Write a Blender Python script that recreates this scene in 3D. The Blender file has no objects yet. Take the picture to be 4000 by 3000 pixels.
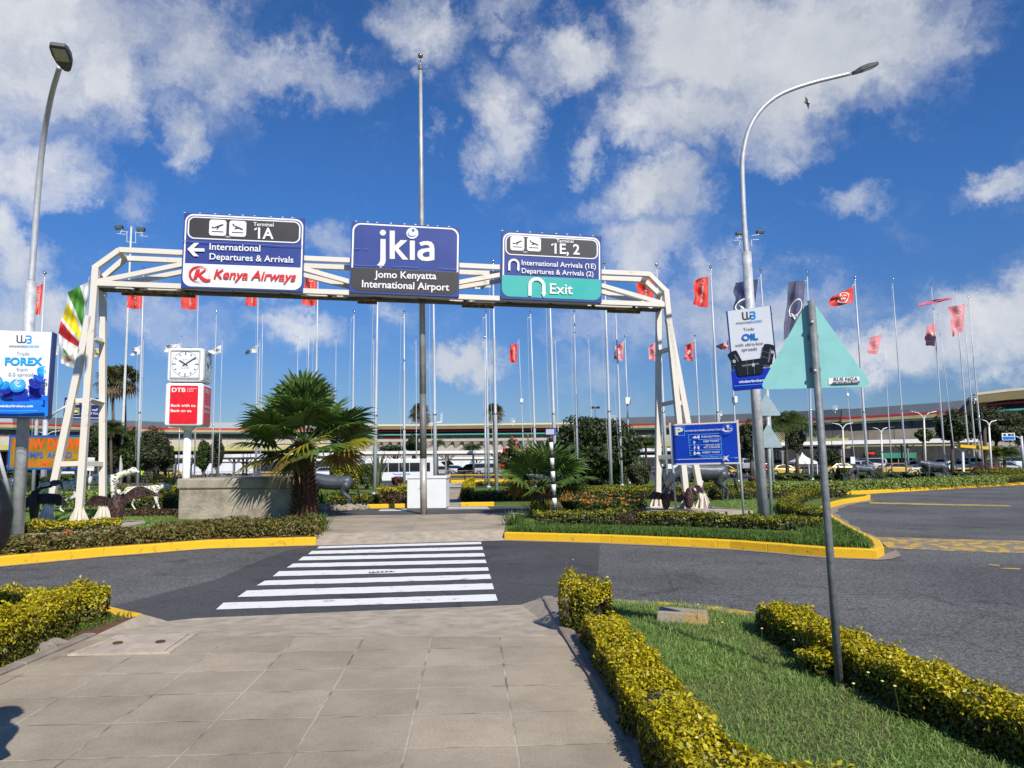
import bpy, bmesh, math, random
import numpy as np
from mathutils import Vector, Matrix
R = math.radians
rnd = random.Random(7)
nrs = np.random.RandomState(11)
SC = bpy.context.scene
COL = SC.collection
# ---------------------------------------------------------------- camera (pixel units of the 4000x3000 photograph)
FOC, PITCH, ROLL, CAMZ = 2900.0, math.atan(293/2900), R(0.5), 1.75
fw = Vector((0, math.cos(PITCH), math.sin(PITCH))); up0 = Vector((0, -math.sin(PITCH), math.cos(PITCH))); ex = Vector((1, 0, 0))
rt = ex*math.cos(ROLL) - up0*math.sin(ROLL)
upv = ex*math.sin(ROLL) + up0*math.cos(ROLL)
CAM = Vector((0, 0, CAMZ))
cd = bpy.data.cameras.new('camera'); co = bpy.data.objects.new('camera', cd); COL.objects.link(co)
cd.sensor_fit = 'HORIZONTAL'; cd.sensor_width = 36; cd.lens = 36*FOC/4000; cd.clip_start = .1; cd.clip_end = 3000
co.matrix_world = Matrix(((rt.x, upv.x, -fw.x, CAM.x), (rt.y, upv.y, -fw.y, CAM.y), (rt.z, upv.z, -fw.z, CAM.z), (0, 0, 0, 1)))
SC.camera = co
def ray(px, py): return rt*((px-2000)/FOC) + upv*((1500-py)/FOC) + fw
def G(px, py, z=0.15):
    d = ray(px, py); t = (z-CAMZ)/d.z; return CAM + d*t
def P(px, py, Y):
    d = ray(px, py); return CAM + d*(Y/d.y)
def PX(v):
    d = Vector(v)-CAM; w = d.dot(fw); return (2000+FOC*d.dot(rt)/w, 1500-FOC*d.dot(upv)/w)
def onplane(px, py, o, n):
    d = ray(px, py); return CAM + d*((o-CAM).dot(n)/d.dot(n))
# ---------------------------------------------------------------- view, sun, sky
SC.view_settings.view_transform = 'Standard'; SC.view_settings.look = 'None'; SC.view_settings.exposure = 0.35; SC.view_settings.gamma = 1
SUN_EL = R(41.5); sd = Vector((0.42, -0.90)).normalized()
sundir = Vector((sd.x*math.cos(SUN_EL), sd.y*math.cos(SUN_EL), math.sin(SUN_EL)))
sl = bpy.data.lights.new('sun', 'SUN'); sl.energy = 4.2; sl.angle = R(.53); sl.color = (1, .95, .87)
so = bpy.data.objects.new('sun', sl); COL.objects.link(so); so.location = (20, -30, 40)
so.rotation_euler = (-sundir).to_track_quat('-Z', 'Y').to_euler()
W = bpy.data.worlds.new('World'); SC.world = W; W.use_nodes = True
wn, wl = W.node_tree.nodes, W.node_tree.links
wn.clear()
def N(t, tree=wn, **k):
    n = tree.new(t)
    for a, b in k.items():
        if a.startswith('i_'): n.inputs[int(a[2:])].default_value = b
        else: setattr(n, a, b)
    return n
wo = N('ShaderNodeOutputWorld'); bg = N('ShaderNodeBackground')
sky = N('ShaderNodeTexSky', sky_type='NISHITA', sun_disc=False, sun_elevation=SUN_EL, altitude=1600, air_density=1.0, dust_density=.6, ozone_density=3.0)
sky.sun_rotation = math.atan2(sundir.x, sundir.y)
tc = N('ShaderNodeTexCoord')
def noise(sc, det, rough, src, dist=0):
    n = N('ShaderNodeTexNoise'); n.inputs['Scale'].default_value = sc; n.inputs['Detail'].default_value = det
    n.inputs['Roughness'].default_value = rough; n.inputs['Distortion'].default_value = dist; wl.new(src, n.inputs['Vector']); return n
def math_(op, a, b=None, clamp=False):
    n = N('ShaderNodeMath', operation=op, use_clamp=clamp)
    for i, x in enumerate((a, b)):
        if x is None: continue
        if isinstance(x, (int, float)): n.inputs[i].default_value = x
        else: wl.new(x, n.inputs[i])
    return n.outputs[0]
D = tc.outputs['Generated']
wn1 = noise(9.0, 9, .66, D); 
wsub = N('ShaderNodeVectorMath', operation='SUBTRACT'); wl.new(wn1.outputs['Color'], wsub.inputs[0]); wsub.inputs[1].default_value = (.5, .5, .5)
wsc = N('ShaderNodeVectorMath', operation='SCALE'); wl.new(wsub.outputs[0], wsc.inputs[0]); wsc.inputs['Scale'].default_value = .17
wad = N('ShaderNodeVectorMath', operation='ADD'); wl.new(D, wad.inputs[0]); wl.new(wsc.outputs[0], wad.inputs[1])
DW = wad.outputs[0]
# cloud masses: (x, y, half width, half height, strength) as seen from here, turned into directions of the sky
CL = [(110,70,230,150,1.0),(215,175,100,100,1.0),(70,170,170,130,.9),(50,365,150,80,.85),(130,420,60,60,.7),(420,120,110,140,.75),(640,175,210,60,.72),(400,290,70,80,.85),(500,190,90,120,.6),
 (265,420,55,85,.6),(910,50,120,70,.85),(925,110,40,70,.7),(945,290,30,60,.45),(1235,130,105,95,1.1),(1520,80,220,130,1.15),(1800,110,260,150,1.1),(1480,250,220,90,.95),(1090,250,90,130,.85),
 (1040,350,60,90,.75),(1700,270,150,70,.7),(1420,420,130,90,1.0),(1270,345,50,50,.75),(1400,540,130,70,.8),(1690,335,60,50,.75),(1830,440,75,42,.75),(2170,395,75,40,.75),
 (710,525,80,60,.75),(30,560,80,100,.9),(70,680,160,70,.85),(360,690,130,60,.6),(650,725,100,55,.8),(560,640,70,40,.5),(1010,790,110,55,.95),(830,660,100,30,.45),(1580,690,330,90,.75),(1880,760,320,75,.9),(2130,700,190,90,.95),
 (1560,600,120,60,.6),(2190,800,90,50,.7),(1280,800,90,60,.5),(1180,150,70,120,.5),(1100,30,80,60,.5),(2000,60,110,110,.8),(-120,100,200,300,.9),(2450,500,200,200,.7),(-200,600,200,200,.7)]
acc = None
KX = 4000/2212
for (x, y, a, b, s) in CL:
    c = ray(x*KX, y*KX).normalized(); px = .5*(a+b)
    sb = N('ShaderNodeVectorMath', operation='SUBTRACT'); wl.new(DW, sb.inputs[0]); sb.inputs[1].default_value = c
    mu = N('ShaderNodeVectorMath', operation='MULTIPLY'); wl.new(sb.outputs[0], mu.inputs[0])
    mu.inputs[1].default_value = (1/(a*KX*1.25/FOC), 1/(a*KX*1.25/FOC), 1/(b*KX*1.25/FOC))
    ln = N('ShaderNodeVectorMath', operation='LENGTH'); wl.new(mu.outputs[0], ln.inputs[0])
    mr = N('ShaderNodeMapRange', interpolation_type='SMOOTHSTEP'); wl.new(ln.outputs['Value'], mr.inputs[0])
    mr.inputs[1].default_value = 0.1; mr.inputs[2].default_value = 1.15; mr.inputs[3].default_value = s; mr.inputs[4].default_value = 0
    acc = mr.outputs[0] if acc is None else math_('SMOOTH_MAX', acc, mr.outputs[0])
    if acc.node.type == 'MATH': acc.node.inputs[2].default_value = .12
# everywhere out of frame a looser cloud field so the light is that of the same sky
n2 = noise(9.0, 10, .66, DW, .3); n3 = noise(3.2, 4, .6, D)
dens = math_('ADD', acc, math_('MULTIPLY', math_('SUBTRACT', n2.outputs[0], .5), 1.25))
dm = N('ShaderNodeMapRange', interpolation_type='SMOOTHSTEP'); wl.new(dens, dm.inputs[0]); dm.inputs[1].default_value = .10; dm.inputs[2].default_value = 1.12
fac = math_('MULTIPLY', dm.outputs[0], .93)
cr = N('ShaderNodeValToRGB'); wl.new(math_('ADD', math_('MULTIPLY', n3.outputs[0], .9), math_('MULTIPLY', n2.outputs[0], .35)), cr.inputs[0])
cr.color_ramp.elements[0].position = .35; cr.color_ramp.elements[0].color = (.33, .37, .43, 1)
cr.color_ramp.elements[1].position = .85; cr.color_ramp.elements[1].color = (.70, .70, .71, 1)
sx = N('ShaderNodeSeparateXYZ'); wl.new(D, sx.inputs[0])
hz = N('ShaderNodeMapRange', interpolation_type='SMOOTHSTEP'); wl.new(sx.outputs[2], hz.inputs[0]); hz.inputs[1].default_value = -.02; hz.inputs[2].default_value = .38
tn = N('ShaderNodeMix', data_type='RGBA'); wl.new(hz.outputs[0], tn.inputs['Factor']); tn.inputs[6].default_value = (.036, .042, .052, 1); tn.inputs[7].default_value = (.034, .066, .102, 1)
skm = N('ShaderNodeVectorMath', operation='MULTIPLY'); wl.new(sky.outputs[0], skm.inputs[0]); wl.new(tn.outputs[2], skm.inputs[1])
SKYMUL = skm
mx = N('ShaderNodeMix', data_type='RGBA'); wl.new(fac, mx.inputs['Factor']); wl.new(skm.outputs[0], mx.inputs[6]); wl.new(cr.outputs[0], mx.inputs[7])
wl.new(mx.outputs[2], bg.inputs[0]); bg.inputs[1].default_value = 1.0
wl.new(bg.outputs[0], wo.inputs[0])
# ---------------------------------------------------------------- materials
MATS = {}
def mat(name, col, rough=.6, metal=0, var=.12, sc=6, bump=0, bsc=40, spec=.5, coat=0, col2=None, thr=None, coord='Object', det=5):
    if name in MATS: return MATS[name]
    m = bpy.data.materials.new(name); m.use_nodes = True; t = m.node_tree; n, l = t.nodes, t.links
    b = n['Principled BSDF']; b.inputs['Roughness'].default_value = rough; b.inputs['Metallic'].default_value = metal
    b.inputs['Specular IOR Level'].default_value = spec; b.inputs['Coat Weight'].default_value = coat
    tcn = n.new('ShaderNodeTexCoord')
    nz = n.new('ShaderNodeTexNoise'); nz.inputs['Scale'].default_value = sc; nz.inputs['Detail'].default_value = det; nz.inputs['Roughness'].default_value = .6
    l.new(tcn.outputs[coord], nz.inputs['Vector'])
    rp = n.new('ShaderNodeValToRGB'); l.new(nz.outputs[0], rp.inputs[0])
    c2 = col2 if col2 else tuple(min(1, c*(1+var)) for c in col)
    c1 = col if col2 else tuple(c*(1-var) for c in col)
    p0, p1 = thr if thr else (.3, .7)
    rp.color_ramp.elements[0].position = p0; rp.color_ramp.elements[0].color = (*c1, 1)
    rp.color_ramp.elements[1].position = p1; rp.color_ramp.elements[1].color = (*c2, 1)
    l.new(rp.outputs[0], b.inputs['Base Color'])
    if bump:
        bn = n.new('ShaderNodeTexNoise'); bn.inputs['Scale'].default_value = bsc; bn.inputs['Detail'].default_value = 4; l.new(tcn.outputs[coord], bn.inputs['Vector'])
        bp = n.new('ShaderNodeBump'); bp.inputs['Strength'].default_value = bump; bp.inputs['Distance'].default_value = .02; l.new(bn.outputs[0], bp.inputs['Height']); l.new(bp.outputs[0], b.inputs['Normal'])
    MATS[name] = m; return m
def leafmat(name, cols, rough=.5, trans=.25, spec=.4):
    if name in MATS: return MATS[name]
    m = bpy.data.materials.new(name); m.use_nodes = True; t = m.node_tree; n, l = t.nodes, t.links
    b = n['Principled BSDF']; b.inputs['Roughness'].default_value = rough; b.inputs['Specular IOR Level'].default_value = spec
    g = n.new('ShaderNodeNewGeometry'); rp = n.new('ShaderNodeValToRGB'); l.new(g.outputs['Random Per Island'], rp.inputs[0])
    rp.color_ramp.elements[0].color = (*cols[0], 1); rp.color_ramp.elements[1].color = (*cols[-1], 1)
    for i, c in enumerate(cols[1:-1]):
        e = rp.color_ramp.elements.new((i+1)/(len(cols)-1)); e.color = (*c, 1)
    l.new(rp.outputs[0], b.inputs['Base Color'])
    if trans:
        tr = n.new('ShaderNodeBsdfTranslucent'); ad = n.new('ShaderNodeMixShader'); ad.inputs[0].default_value = trans
        l.new(rp.outputs[0], tr.inputs[0]); l.new(b.outputs[0], ad.inputs[1]); l.new(tr.outputs[0], ad.inputs[2]); l.new(ad.outputs[0], n['Material Output'].inputs[0])
    MATS[name] = m; return m
# ---------------------------------------------------------------- mesh builder
class MB:
    def __init__(s): s.v = []; s.f = []
    def add(s, vs, fs):
        o = len(s.v); s.v.extend(vs); s.f.extend([tuple(i+o for i in f) for f in fs]); return s
    def box(s, c, d, ax=None):
        c = Vector(c); X, Y, Z = ax if ax else (Vector((1,0,0)), Vector((0,1,0)), Vector((0,0,1)))
        vs = [c + X*(i*d[0]/2) + Y*(j*d[1]/2) + Z*(k*d[2]/2) for i in (-1,1) for j in (-1,1) for k in (-1,1)]
        return s.add(vs, [(0,1,3,2),(4,6,7,5),(0,4,5,1),(2,3,7,6),(0,2,6,4),(1,5,7,3)])
    def beam(s, p, q, w, h=None, upd=(0,0,1)):
        p, q = Vector(p), Vector(q); h = h or w; d = (q-p); L = d.length; d.normalize()
        u = Vector(upd); X = d.cross(u)
        if X.length < 1e-4: X = d.cross(Vector((0,1,0)))
        X.normalize(); Z = X.cross(d)
        return s.box((p+q)/2, (w, L, h), (X, d, Z))
    def tube(s, pts, rad, n=10, caps=True):
        pts = [Vector(p) for p in pts]; m = len(pts)
        if not hasattr(rad, '__len__'): rad = [rad]*m
        vs = []; fs = []; X = None
        for i, p in enumerate(pts):
            d = (pts[min(i+1, m-1)] - pts[max(i-1, 0)]).normalized()
            if X is None:
                X = d.cross(Vector((0, 1, 0.01)));
                if X.length < .05: X = d.cross(Vector((1,0,0)))
            else: X = X - d*X.dot(d)
            X.normalize(); Y = d.cross(X)
            for k in range(n):
                a = 2*math.pi*k/n; vs.append(p + (X*math.cos(a) + Y*math.sin(a))*rad[i])
        for i in range(m-1):
            for k in range(n): fs.append((i*n+k, i*n+(k+1)%n, (i+1)*n+(k+1)%n, (i+1)*n+k))
        if caps: fs.append(tuple(range(n-1, -1, -1))); fs.append(tuple((m-1)*n+k for k in range(n)))
        return s.add(vs, fs)
    def ball(s, c, r, n=12, m=8, scl=(1,1,1)):
        c = Vector(c); vs = [c+Vector((0,0,r*scl[2]))]; fs = []
        for i in range(1, m):
            for k in range(n):
                t, a = math.pi*i/m, 2*math.pi*k/n
                vs.append(c + Vector((r*scl[0]*math.sin(t)*math.cos(a), r*scl[1]*math.sin(t)*math.sin(a), r*scl[2]*math.cos(t))))
        vs.append(c-Vector((0,0,r*scl[2]))); e = len(vs)-1
        for k in range(n):
            fs.append((0, 1+k, 1+(k+1)%n)); fs.append((e, 1+(m-2)*n+(k+1)%n, 1+(m-2)*n+k))
            for i in range(m-2): fs.append((1+i*n+k, 1+(i+1)*n+k, 1+(i+1)*n+(k+1)%n, 1+i*n+(k+1)%n))
        return s.add(vs, fs)
    def prism(s, poly, z0, z1):
        n = len(poly); vs = [Vector((p[0], p[1], z0)) for p in poly] + [Vector((p[0], p[1], z1)) for p in poly]
        a = sum(poly[i][0]*poly[(i+1)%n][1]-poly[(i+1)%n][0]*poly[i][1] for i in range(n))
        idx = list(range(n))
        if a < 0: idx.reverse()
        fs = [tuple(idx[i]+n for i in range(n)), tuple(reversed(idx))] + [(idx[i], idx[(i+1)%n], idx[(i+1)%n]+n, idx[i]+n) for i in range(n)]
        return s.add(vs, fs)
    def poly2(s, pts, y=0):            # flat figure in a board's own plane (x right, z up, viewer on -y)
        n = len(pts); a = sum(pts[i][0]*pts[(i+1)%n][1]-pts[(i+1)%n][0]*pts[i][1] for i in range(n))
        pts = pts if a > 0 else pts[::-1]
        return s.add([Vector((p[0], y, p[1])) for p in pts], [tuple(range(n))])
    def ring2(s, o, i, y=0):
        n = len(o); return s.add([Vector((p[0], y, p[1])) for p in o+i], [(k, (k+1)%n, n+(k+1)%n, n+k) for k in range(n)])
    def plate2(s, pts, y0, y1):
        n = len(pts); a = sum(pts[i][0]*pts[(i+1)%n][1]-pts[(i+1)%n][0]*pts[i][1] for i in range(n))
        pts = pts if a > 0 else pts[::-1]
        return s.add([Vector((p[0], y0, p[1])) for p in pts]+[Vector((p[0], y1, p[1])) for p in pts],
            [tuple(range(n)), tuple(range(2*n-1, n-1, -1))]+[((k+1)%n, k, n+k, n+(k+1)%n) for k in range(n)])
    def xf(s, M): s.v = [M @ Vector(v) for v in s.v]; return s
    def build(s, name, m, parent=None, smooth=False, bev=0):
        me = bpy.data.meshes.new(name); me.from_pydata([tuple(v) for v in s.v], [], s.f); me.update()
        if smooth: me.polygons.foreach_set('use_smooth', [True]*len(me.polygons))
        me.materials.append(m)
        o = bpy.data.objects.new(name, me); COL.objects.link(o)
        if parent: o.parent = parent
        if bev:
            md = o.modifiers.new('edge', 'BEVEL'); md.width = bev; md.segments = 2; md.limit_method = 'ANGLE'
        return o
def tag(o, label=None, cat=None, group=None, kind=None):
    if label: o['label'] = label
    if cat: o['category'] = cat
    if group: o['group'] = group
    if kind: o['kind'] = kind
    return o
def thing(name, label, cat, loc=(0,0,0), group=None, rz=0, M=None):
    o = bpy.data.objects.new(name, None); COL.objects.link(o); o.empty_display_size = .2
    if M is not None: o.matrix_world = M
    else: o.location = loc; o.rotation_euler = (0, 0, rz)
    return tag(o, label, cat, group)
def copytree(o, parent=None):
    c = o.copy(); COL.objects.link(c)
    if parent: c.parent = parent
    for ch in list(o.children): copytree(ch, c)
    return c
def struct(mb, name, m, smooth=False): return tag(mb.build(name, m, None, smooth), kind='structure')
def rrect(x0, y0, x1, y1, r, n=6, corners=(1,1,1,1)):      # corners: bl, br, tr, tl
    pts = []
    for (cx, cy, a0, on, qx, qy) in ((x0+r, y0+r, 180, corners[0], x0, y0), (x1-r, y0+r, 270, corners[1], x1, y0), (x1-r, y1-r, 0, corners[2], x1, y1), (x0+r, y1-r, 90, corners[3], x0, y1)):
        for k in range(n+1):
            a = R(a0+90*k/n); pts.append((cx+r*math.cos(a), cy+r*math.sin(a)) if on else (qx, qy+(k-n/2)*1e-5*(1 if a0 in (270,0) else -1)) if 0 else ((cx+r*math.cos(a), cy+r*math.sin(a)) if on else (qx, qy)))
    out = []
    for p in pts:
        if not out or (abs(p[0]-out[-1][0])+abs(p[1]-out[-1][1])) > 1e-6: out.append(p)
    return out
def circ(cx, cy, r, n=28, ry=None): return [(cx+r*math.cos(2*math.pi*k/n), cy+(ry or r)*math.sin(2*math.pi*k/n)) for k in range(n)]
# ---------------------------------------------------------------- writing
TXT = {}
def textmesh(s, bold=0., shear=0., sp=1.0):
    k = (s, bold, shear, sp)
    if k in TXT: return TXT[k]
    c = bpy.data.curves.new('t', 'FONT'); c.body = s; c.size = 1; c.offset = bold; c.shear = shear; c.space_character = sp; c.resolution_u = 4; c.fill_mode = 'FRONT'
    o = bpy.data.objects.new('t', c); COL.objects.link(o)
    dg = bpy.context.evaluated_depsgraph_get(); dg.update()
    me = bpy.data.meshes.new_from_object(o.evaluated_get(dg))
    v = np.array([(x.co.x, x.co.y) for x in me.vertices]) if len(me.vertices) else np.zeros((1, 2))
    f = [tuple(p.vertices) for p in me.polygons]
    bpy.data.objects.remove(o); bpy.data.curves.remove(c); bpy.data.meshes.remove(me)
    if '1' in s and s != '1' and shear == 0:          # the built-in figure one is a bare bar: give it its flag
        for i, ch in enumerate(s):
            if ch == '1':
                xr = textmesh(s[:i]+'I', bold, 0, sp)[0][:,0].max(); n0 = len(v)
                v = np.vstack([v, [(xr-.09, .70), (xr-.09, .575), (xr-.25, .50), (xr-.25, .61)]]); f = f+[(n0, n0+3, n0+2, n0+1)]
    TXT[k] = (v, f); return TXT[k]
def text2(mb, s, L, Rr, y, cap=None, bold=.0, shear=0., sp=1.0, fn=None):
    """writes s with its baseline from L to Rr (2-D points), capital height cap (else by proportion)"""
    v, f = textmesh(s, bold, shear, sp); x0, x1 = v[:,0].min(), v[:,0].max()
    L, Rr = Vector(L), Vector(Rr); d = Rr-L; w = d.length; ux = d.normalized(); uy = Vector((-ux.y, ux.x))
    sx = w/(x1-x0); sy = cap/.70 if cap else sx
    pts = [L + ux*((p[0]-x0)*sx) + uy*(p[1]*sy) for p in v]
    if fn: vs = [fn(p.x, p.y) for p in pts]
    else: vs = [Vector((p.x, y, p.y)) for p in pts]
    mb.add(vs, f)
class Board:
    """a flat board set up in the scene from four corners at given distances"""
    def __init__(s, name, label, cat, TL, TR, BR, BL, Yl=None, Yr=None, plane=None, group=None, rectify=False):
        if plane: pts = [onplane(*p, *plane) for p in (TL, TR, BR, BL)]
        else: pts = [P(*TL, Yl), P(*TR, Yr), P(*BR, Yr), P(*BL, Yl)]
        a, b, c, d = pts
        X = ((b-a)+(c-d)); s.w = X.length/2; X.normalize()
        Z = ((a-d)+(b-c)); s.h = Z.length/2; Z = (Z - X*Z.dot(X)).normalized(); Y = Z.cross(X)
        cen = (a+b+c+d)/4; s.o = cen - X*s.w/2 - Z*s.h/2; s.X, s.Y, s.Z = X, Y, Z
        M = Matrix(((X.x,Y.x,Z.x,s.o.x),(X.y,Y.y,Z.y,s.o.y),(X.z,Y.z,Z.z,s.o.z),(0,0,0,1)))
        s.root = thing(name, label, cat, M=M, group=group); s.lay = 0
        s.parts = {}
    def uv(s, px, py):
        q = onplane(px, py, s.o, s.Y) - s.o; return (q.dot(s.X), q.dot(s.Z))
    def panel(s, m, t=.06, name='panel', pts=None):
        mb = MB(); mb.plate2(pts or [(0,0),(s.w,0),(s.w,s.h),(0,s.h)], 0, t); return mb.build(name, m, s.root)
    def y(s): s.lay += 1; return -.004*s.lay
    def flat(s, name, m, *polys):
        mb = MB(); y = s.y()
        for p in polys: mb.poly2(p, y)
        return mb.build(name, m, s.root)
    def ring(s, name, m, o, i):
        mb = MB(); mb.ring2(o, i, s.y()); return mb.build(name, m, s.root)
    def text(s, m, items, name='lettering'):
        y = s.y()
        for it in items:
            mb = MB(); text2(mb, it[0], s.uv(*it[1]), s.uv(*it[2]), y, **(it[3] if len(it) > 3 else {})); mb.build(name, m, s.root)
# ---------------------------------------------------------------- leaves, numpy built
def leafobj(name, Pn, Nn, size, m, parent=None, asp=.5, jit=.7, fold=.25, seed=0, up=0.0):
    """one small folded leaf per point"""
    rs = np.random.RandomState(seed+len(Pn)); n = len(Pn)
    if n == 0: return None
    Nn = np.asarray(Nn, float) + rs.normal(0, jit, (n, 3)); Nn[:,2] += up; Nn /= np.linalg.norm(Nn, axis=1)[:,None]+1e-9
    T = rs.normal(0, 1, (n, 3)); T -= Nn*(T*Nn).sum(1)[:,None]; T /= np.linalg.norm(T, axis=1)[:,None]+1e-9
    B = np.cross(Nn, T); s = (np.asarray(size)*rs.uniform(.65, 1.3, n))[:,None]; Pn = np.asarray(Pn, float)
    v = np.empty((n, 4, 3))
    v[:,0] = Pn - T*s*.5; v[:,2] = Pn + T*s*.5
    v[:,1] = Pn + B*s*asp*.5 + Nn*s*fold*.4; v[:,3] = Pn - B*s*asp*.5 + Nn*s*fold*.4
    return npmesh(name, v.reshape(-1, 3), np.arange(n*4).reshape(n, 4), m, parent)
def npmesh(name, v, f, m, parent=None, smooth=False):
    me = bpy.data.meshes.new(name); n, k = f.shape
    me.vertices.add(len(v)); me.vertices.foreach_set('co', np.ascontiguousarray(v, dtype=np.float32).ravel())
    me.loops.add(n*k); me.loops.foreach_set('vertex_index', np.ascontiguousarray(f, dtype=np.int32).ravel())
    me.polygons.add(n); me.polygons.foreach_set('loop_start', np.arange(0, n*k, k, dtype=np.int32)); me.polygons.foreach_set('loop_total', np.full(n, k, dtype=np.int32))
    me.update(calc_edges=True); me.validate(); me.materials.append(m)
    o = bpy.data.objects.new(name, me); COL.objects.link(o)
    if parent: o.parent = parent
    return o
def inpoly(x, y, poly):
    r = np.zeros(len(x), bool); n = len(poly)
    for i in range(n):
        x1, y1 = poly[i][:2]; x2, y2 = poly[(i+1)%n][:2]
        c = ((y1 > y) != (y2 > y)) & (x < (x2-x1)*(y-y1)/(y2-y1+1e-12)+x1); r ^= c
    return r
def polypts(poly, dens, seed=1):
    rs = np.random.RandomState(seed); a = np.array([p[:2] for p in poly]); lo, hi = a.min(0), a.max(0)
    n = int(dens*(hi-lo).prod()); q = rs.uniform(lo, hi, (n, 2)); return q[inpoly(q[:,0], q[:,1], poly)]
def blades(name, poly, dens, h, w, m, z=.15, seed=1, lean=.5, kind='stuff', keep=None):
    q = polypts(poly, dens, seed); rs = np.random.RandomState(seed+5)
    if keep is not None: q = q[keep(q)]
    n = len(q); a = rs.uniform(0, 6.28, n); H = h*rs.uniform(.5, 1.25, n); ln = rs.normal(0, lean, (n, 2))*H[:,None]
    dx = np.stack([np.cos(a), np.sin(a)], 1)*w*.5
    v = np.zeros((n, 5, 3)); b = np.c_[q, np.full(n, z-.01)]
    v[:,0] = b; v[:,0,:2] -= dx; v[:,1] = b; v[:,1,:2] += dx
    mid = b.copy(); mid[:,:2] += ln*.35; mid[:,2] += H*.6
    v[:,2] = mid; v[:,2,:2] += dx*.8; v[:,3] = mid; v[:,3,:2] -= dx*.8
    v[:,4] = b; v[:,4,:2] += ln; v[:,4,2] += H*np.clip(1-.25*np.abs(ln).sum(1)/H, .4, 1)
    v = v.reshape(-1, 3); k = np.arange(n)*5
    f = np.concatenate([np.stack([k, k+1, k+2, k+3], 1), np.stack([k+3, k+2, k+4, k+4], 1)])
    me = bpy.data.meshes.new(name); fs = [tuple(x) for x in np.stack([k, k+1, k+2, k+3], 1)] + [tuple(x) for x in np.stack([k+3, k+2, k+4], 1)]
    me.from_pydata(v.tolist(), [], fs); me.update(); me.materials.append(m)
    o = bpy.data.objects.new(name, me); COL.objects.link(o); return tag(o, kind=kind)
def resample(pts, step):
    out = [Vector(pts[0])]; 
    for a, b in zip(pts[:-1], pts[1:]):
        a, b = Vector(a), Vector(b); n = max(1, int((b-a).length/step+.5))
        for i in range(1, n+1): out.append(a.lerp(b, i/n))
    return out
def smoothline(pts, it=2):
    pts = [Vector(p) for p in pts]
    for _ in range(it):
        o = [pts[0]]
        for a, b in zip(pts[:-1], pts[1:]): o += [a*.75+b*.25, a*.25+b*.75]
        o.append(pts[-1]); pts = o
    return pts
LOWER = {}
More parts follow.
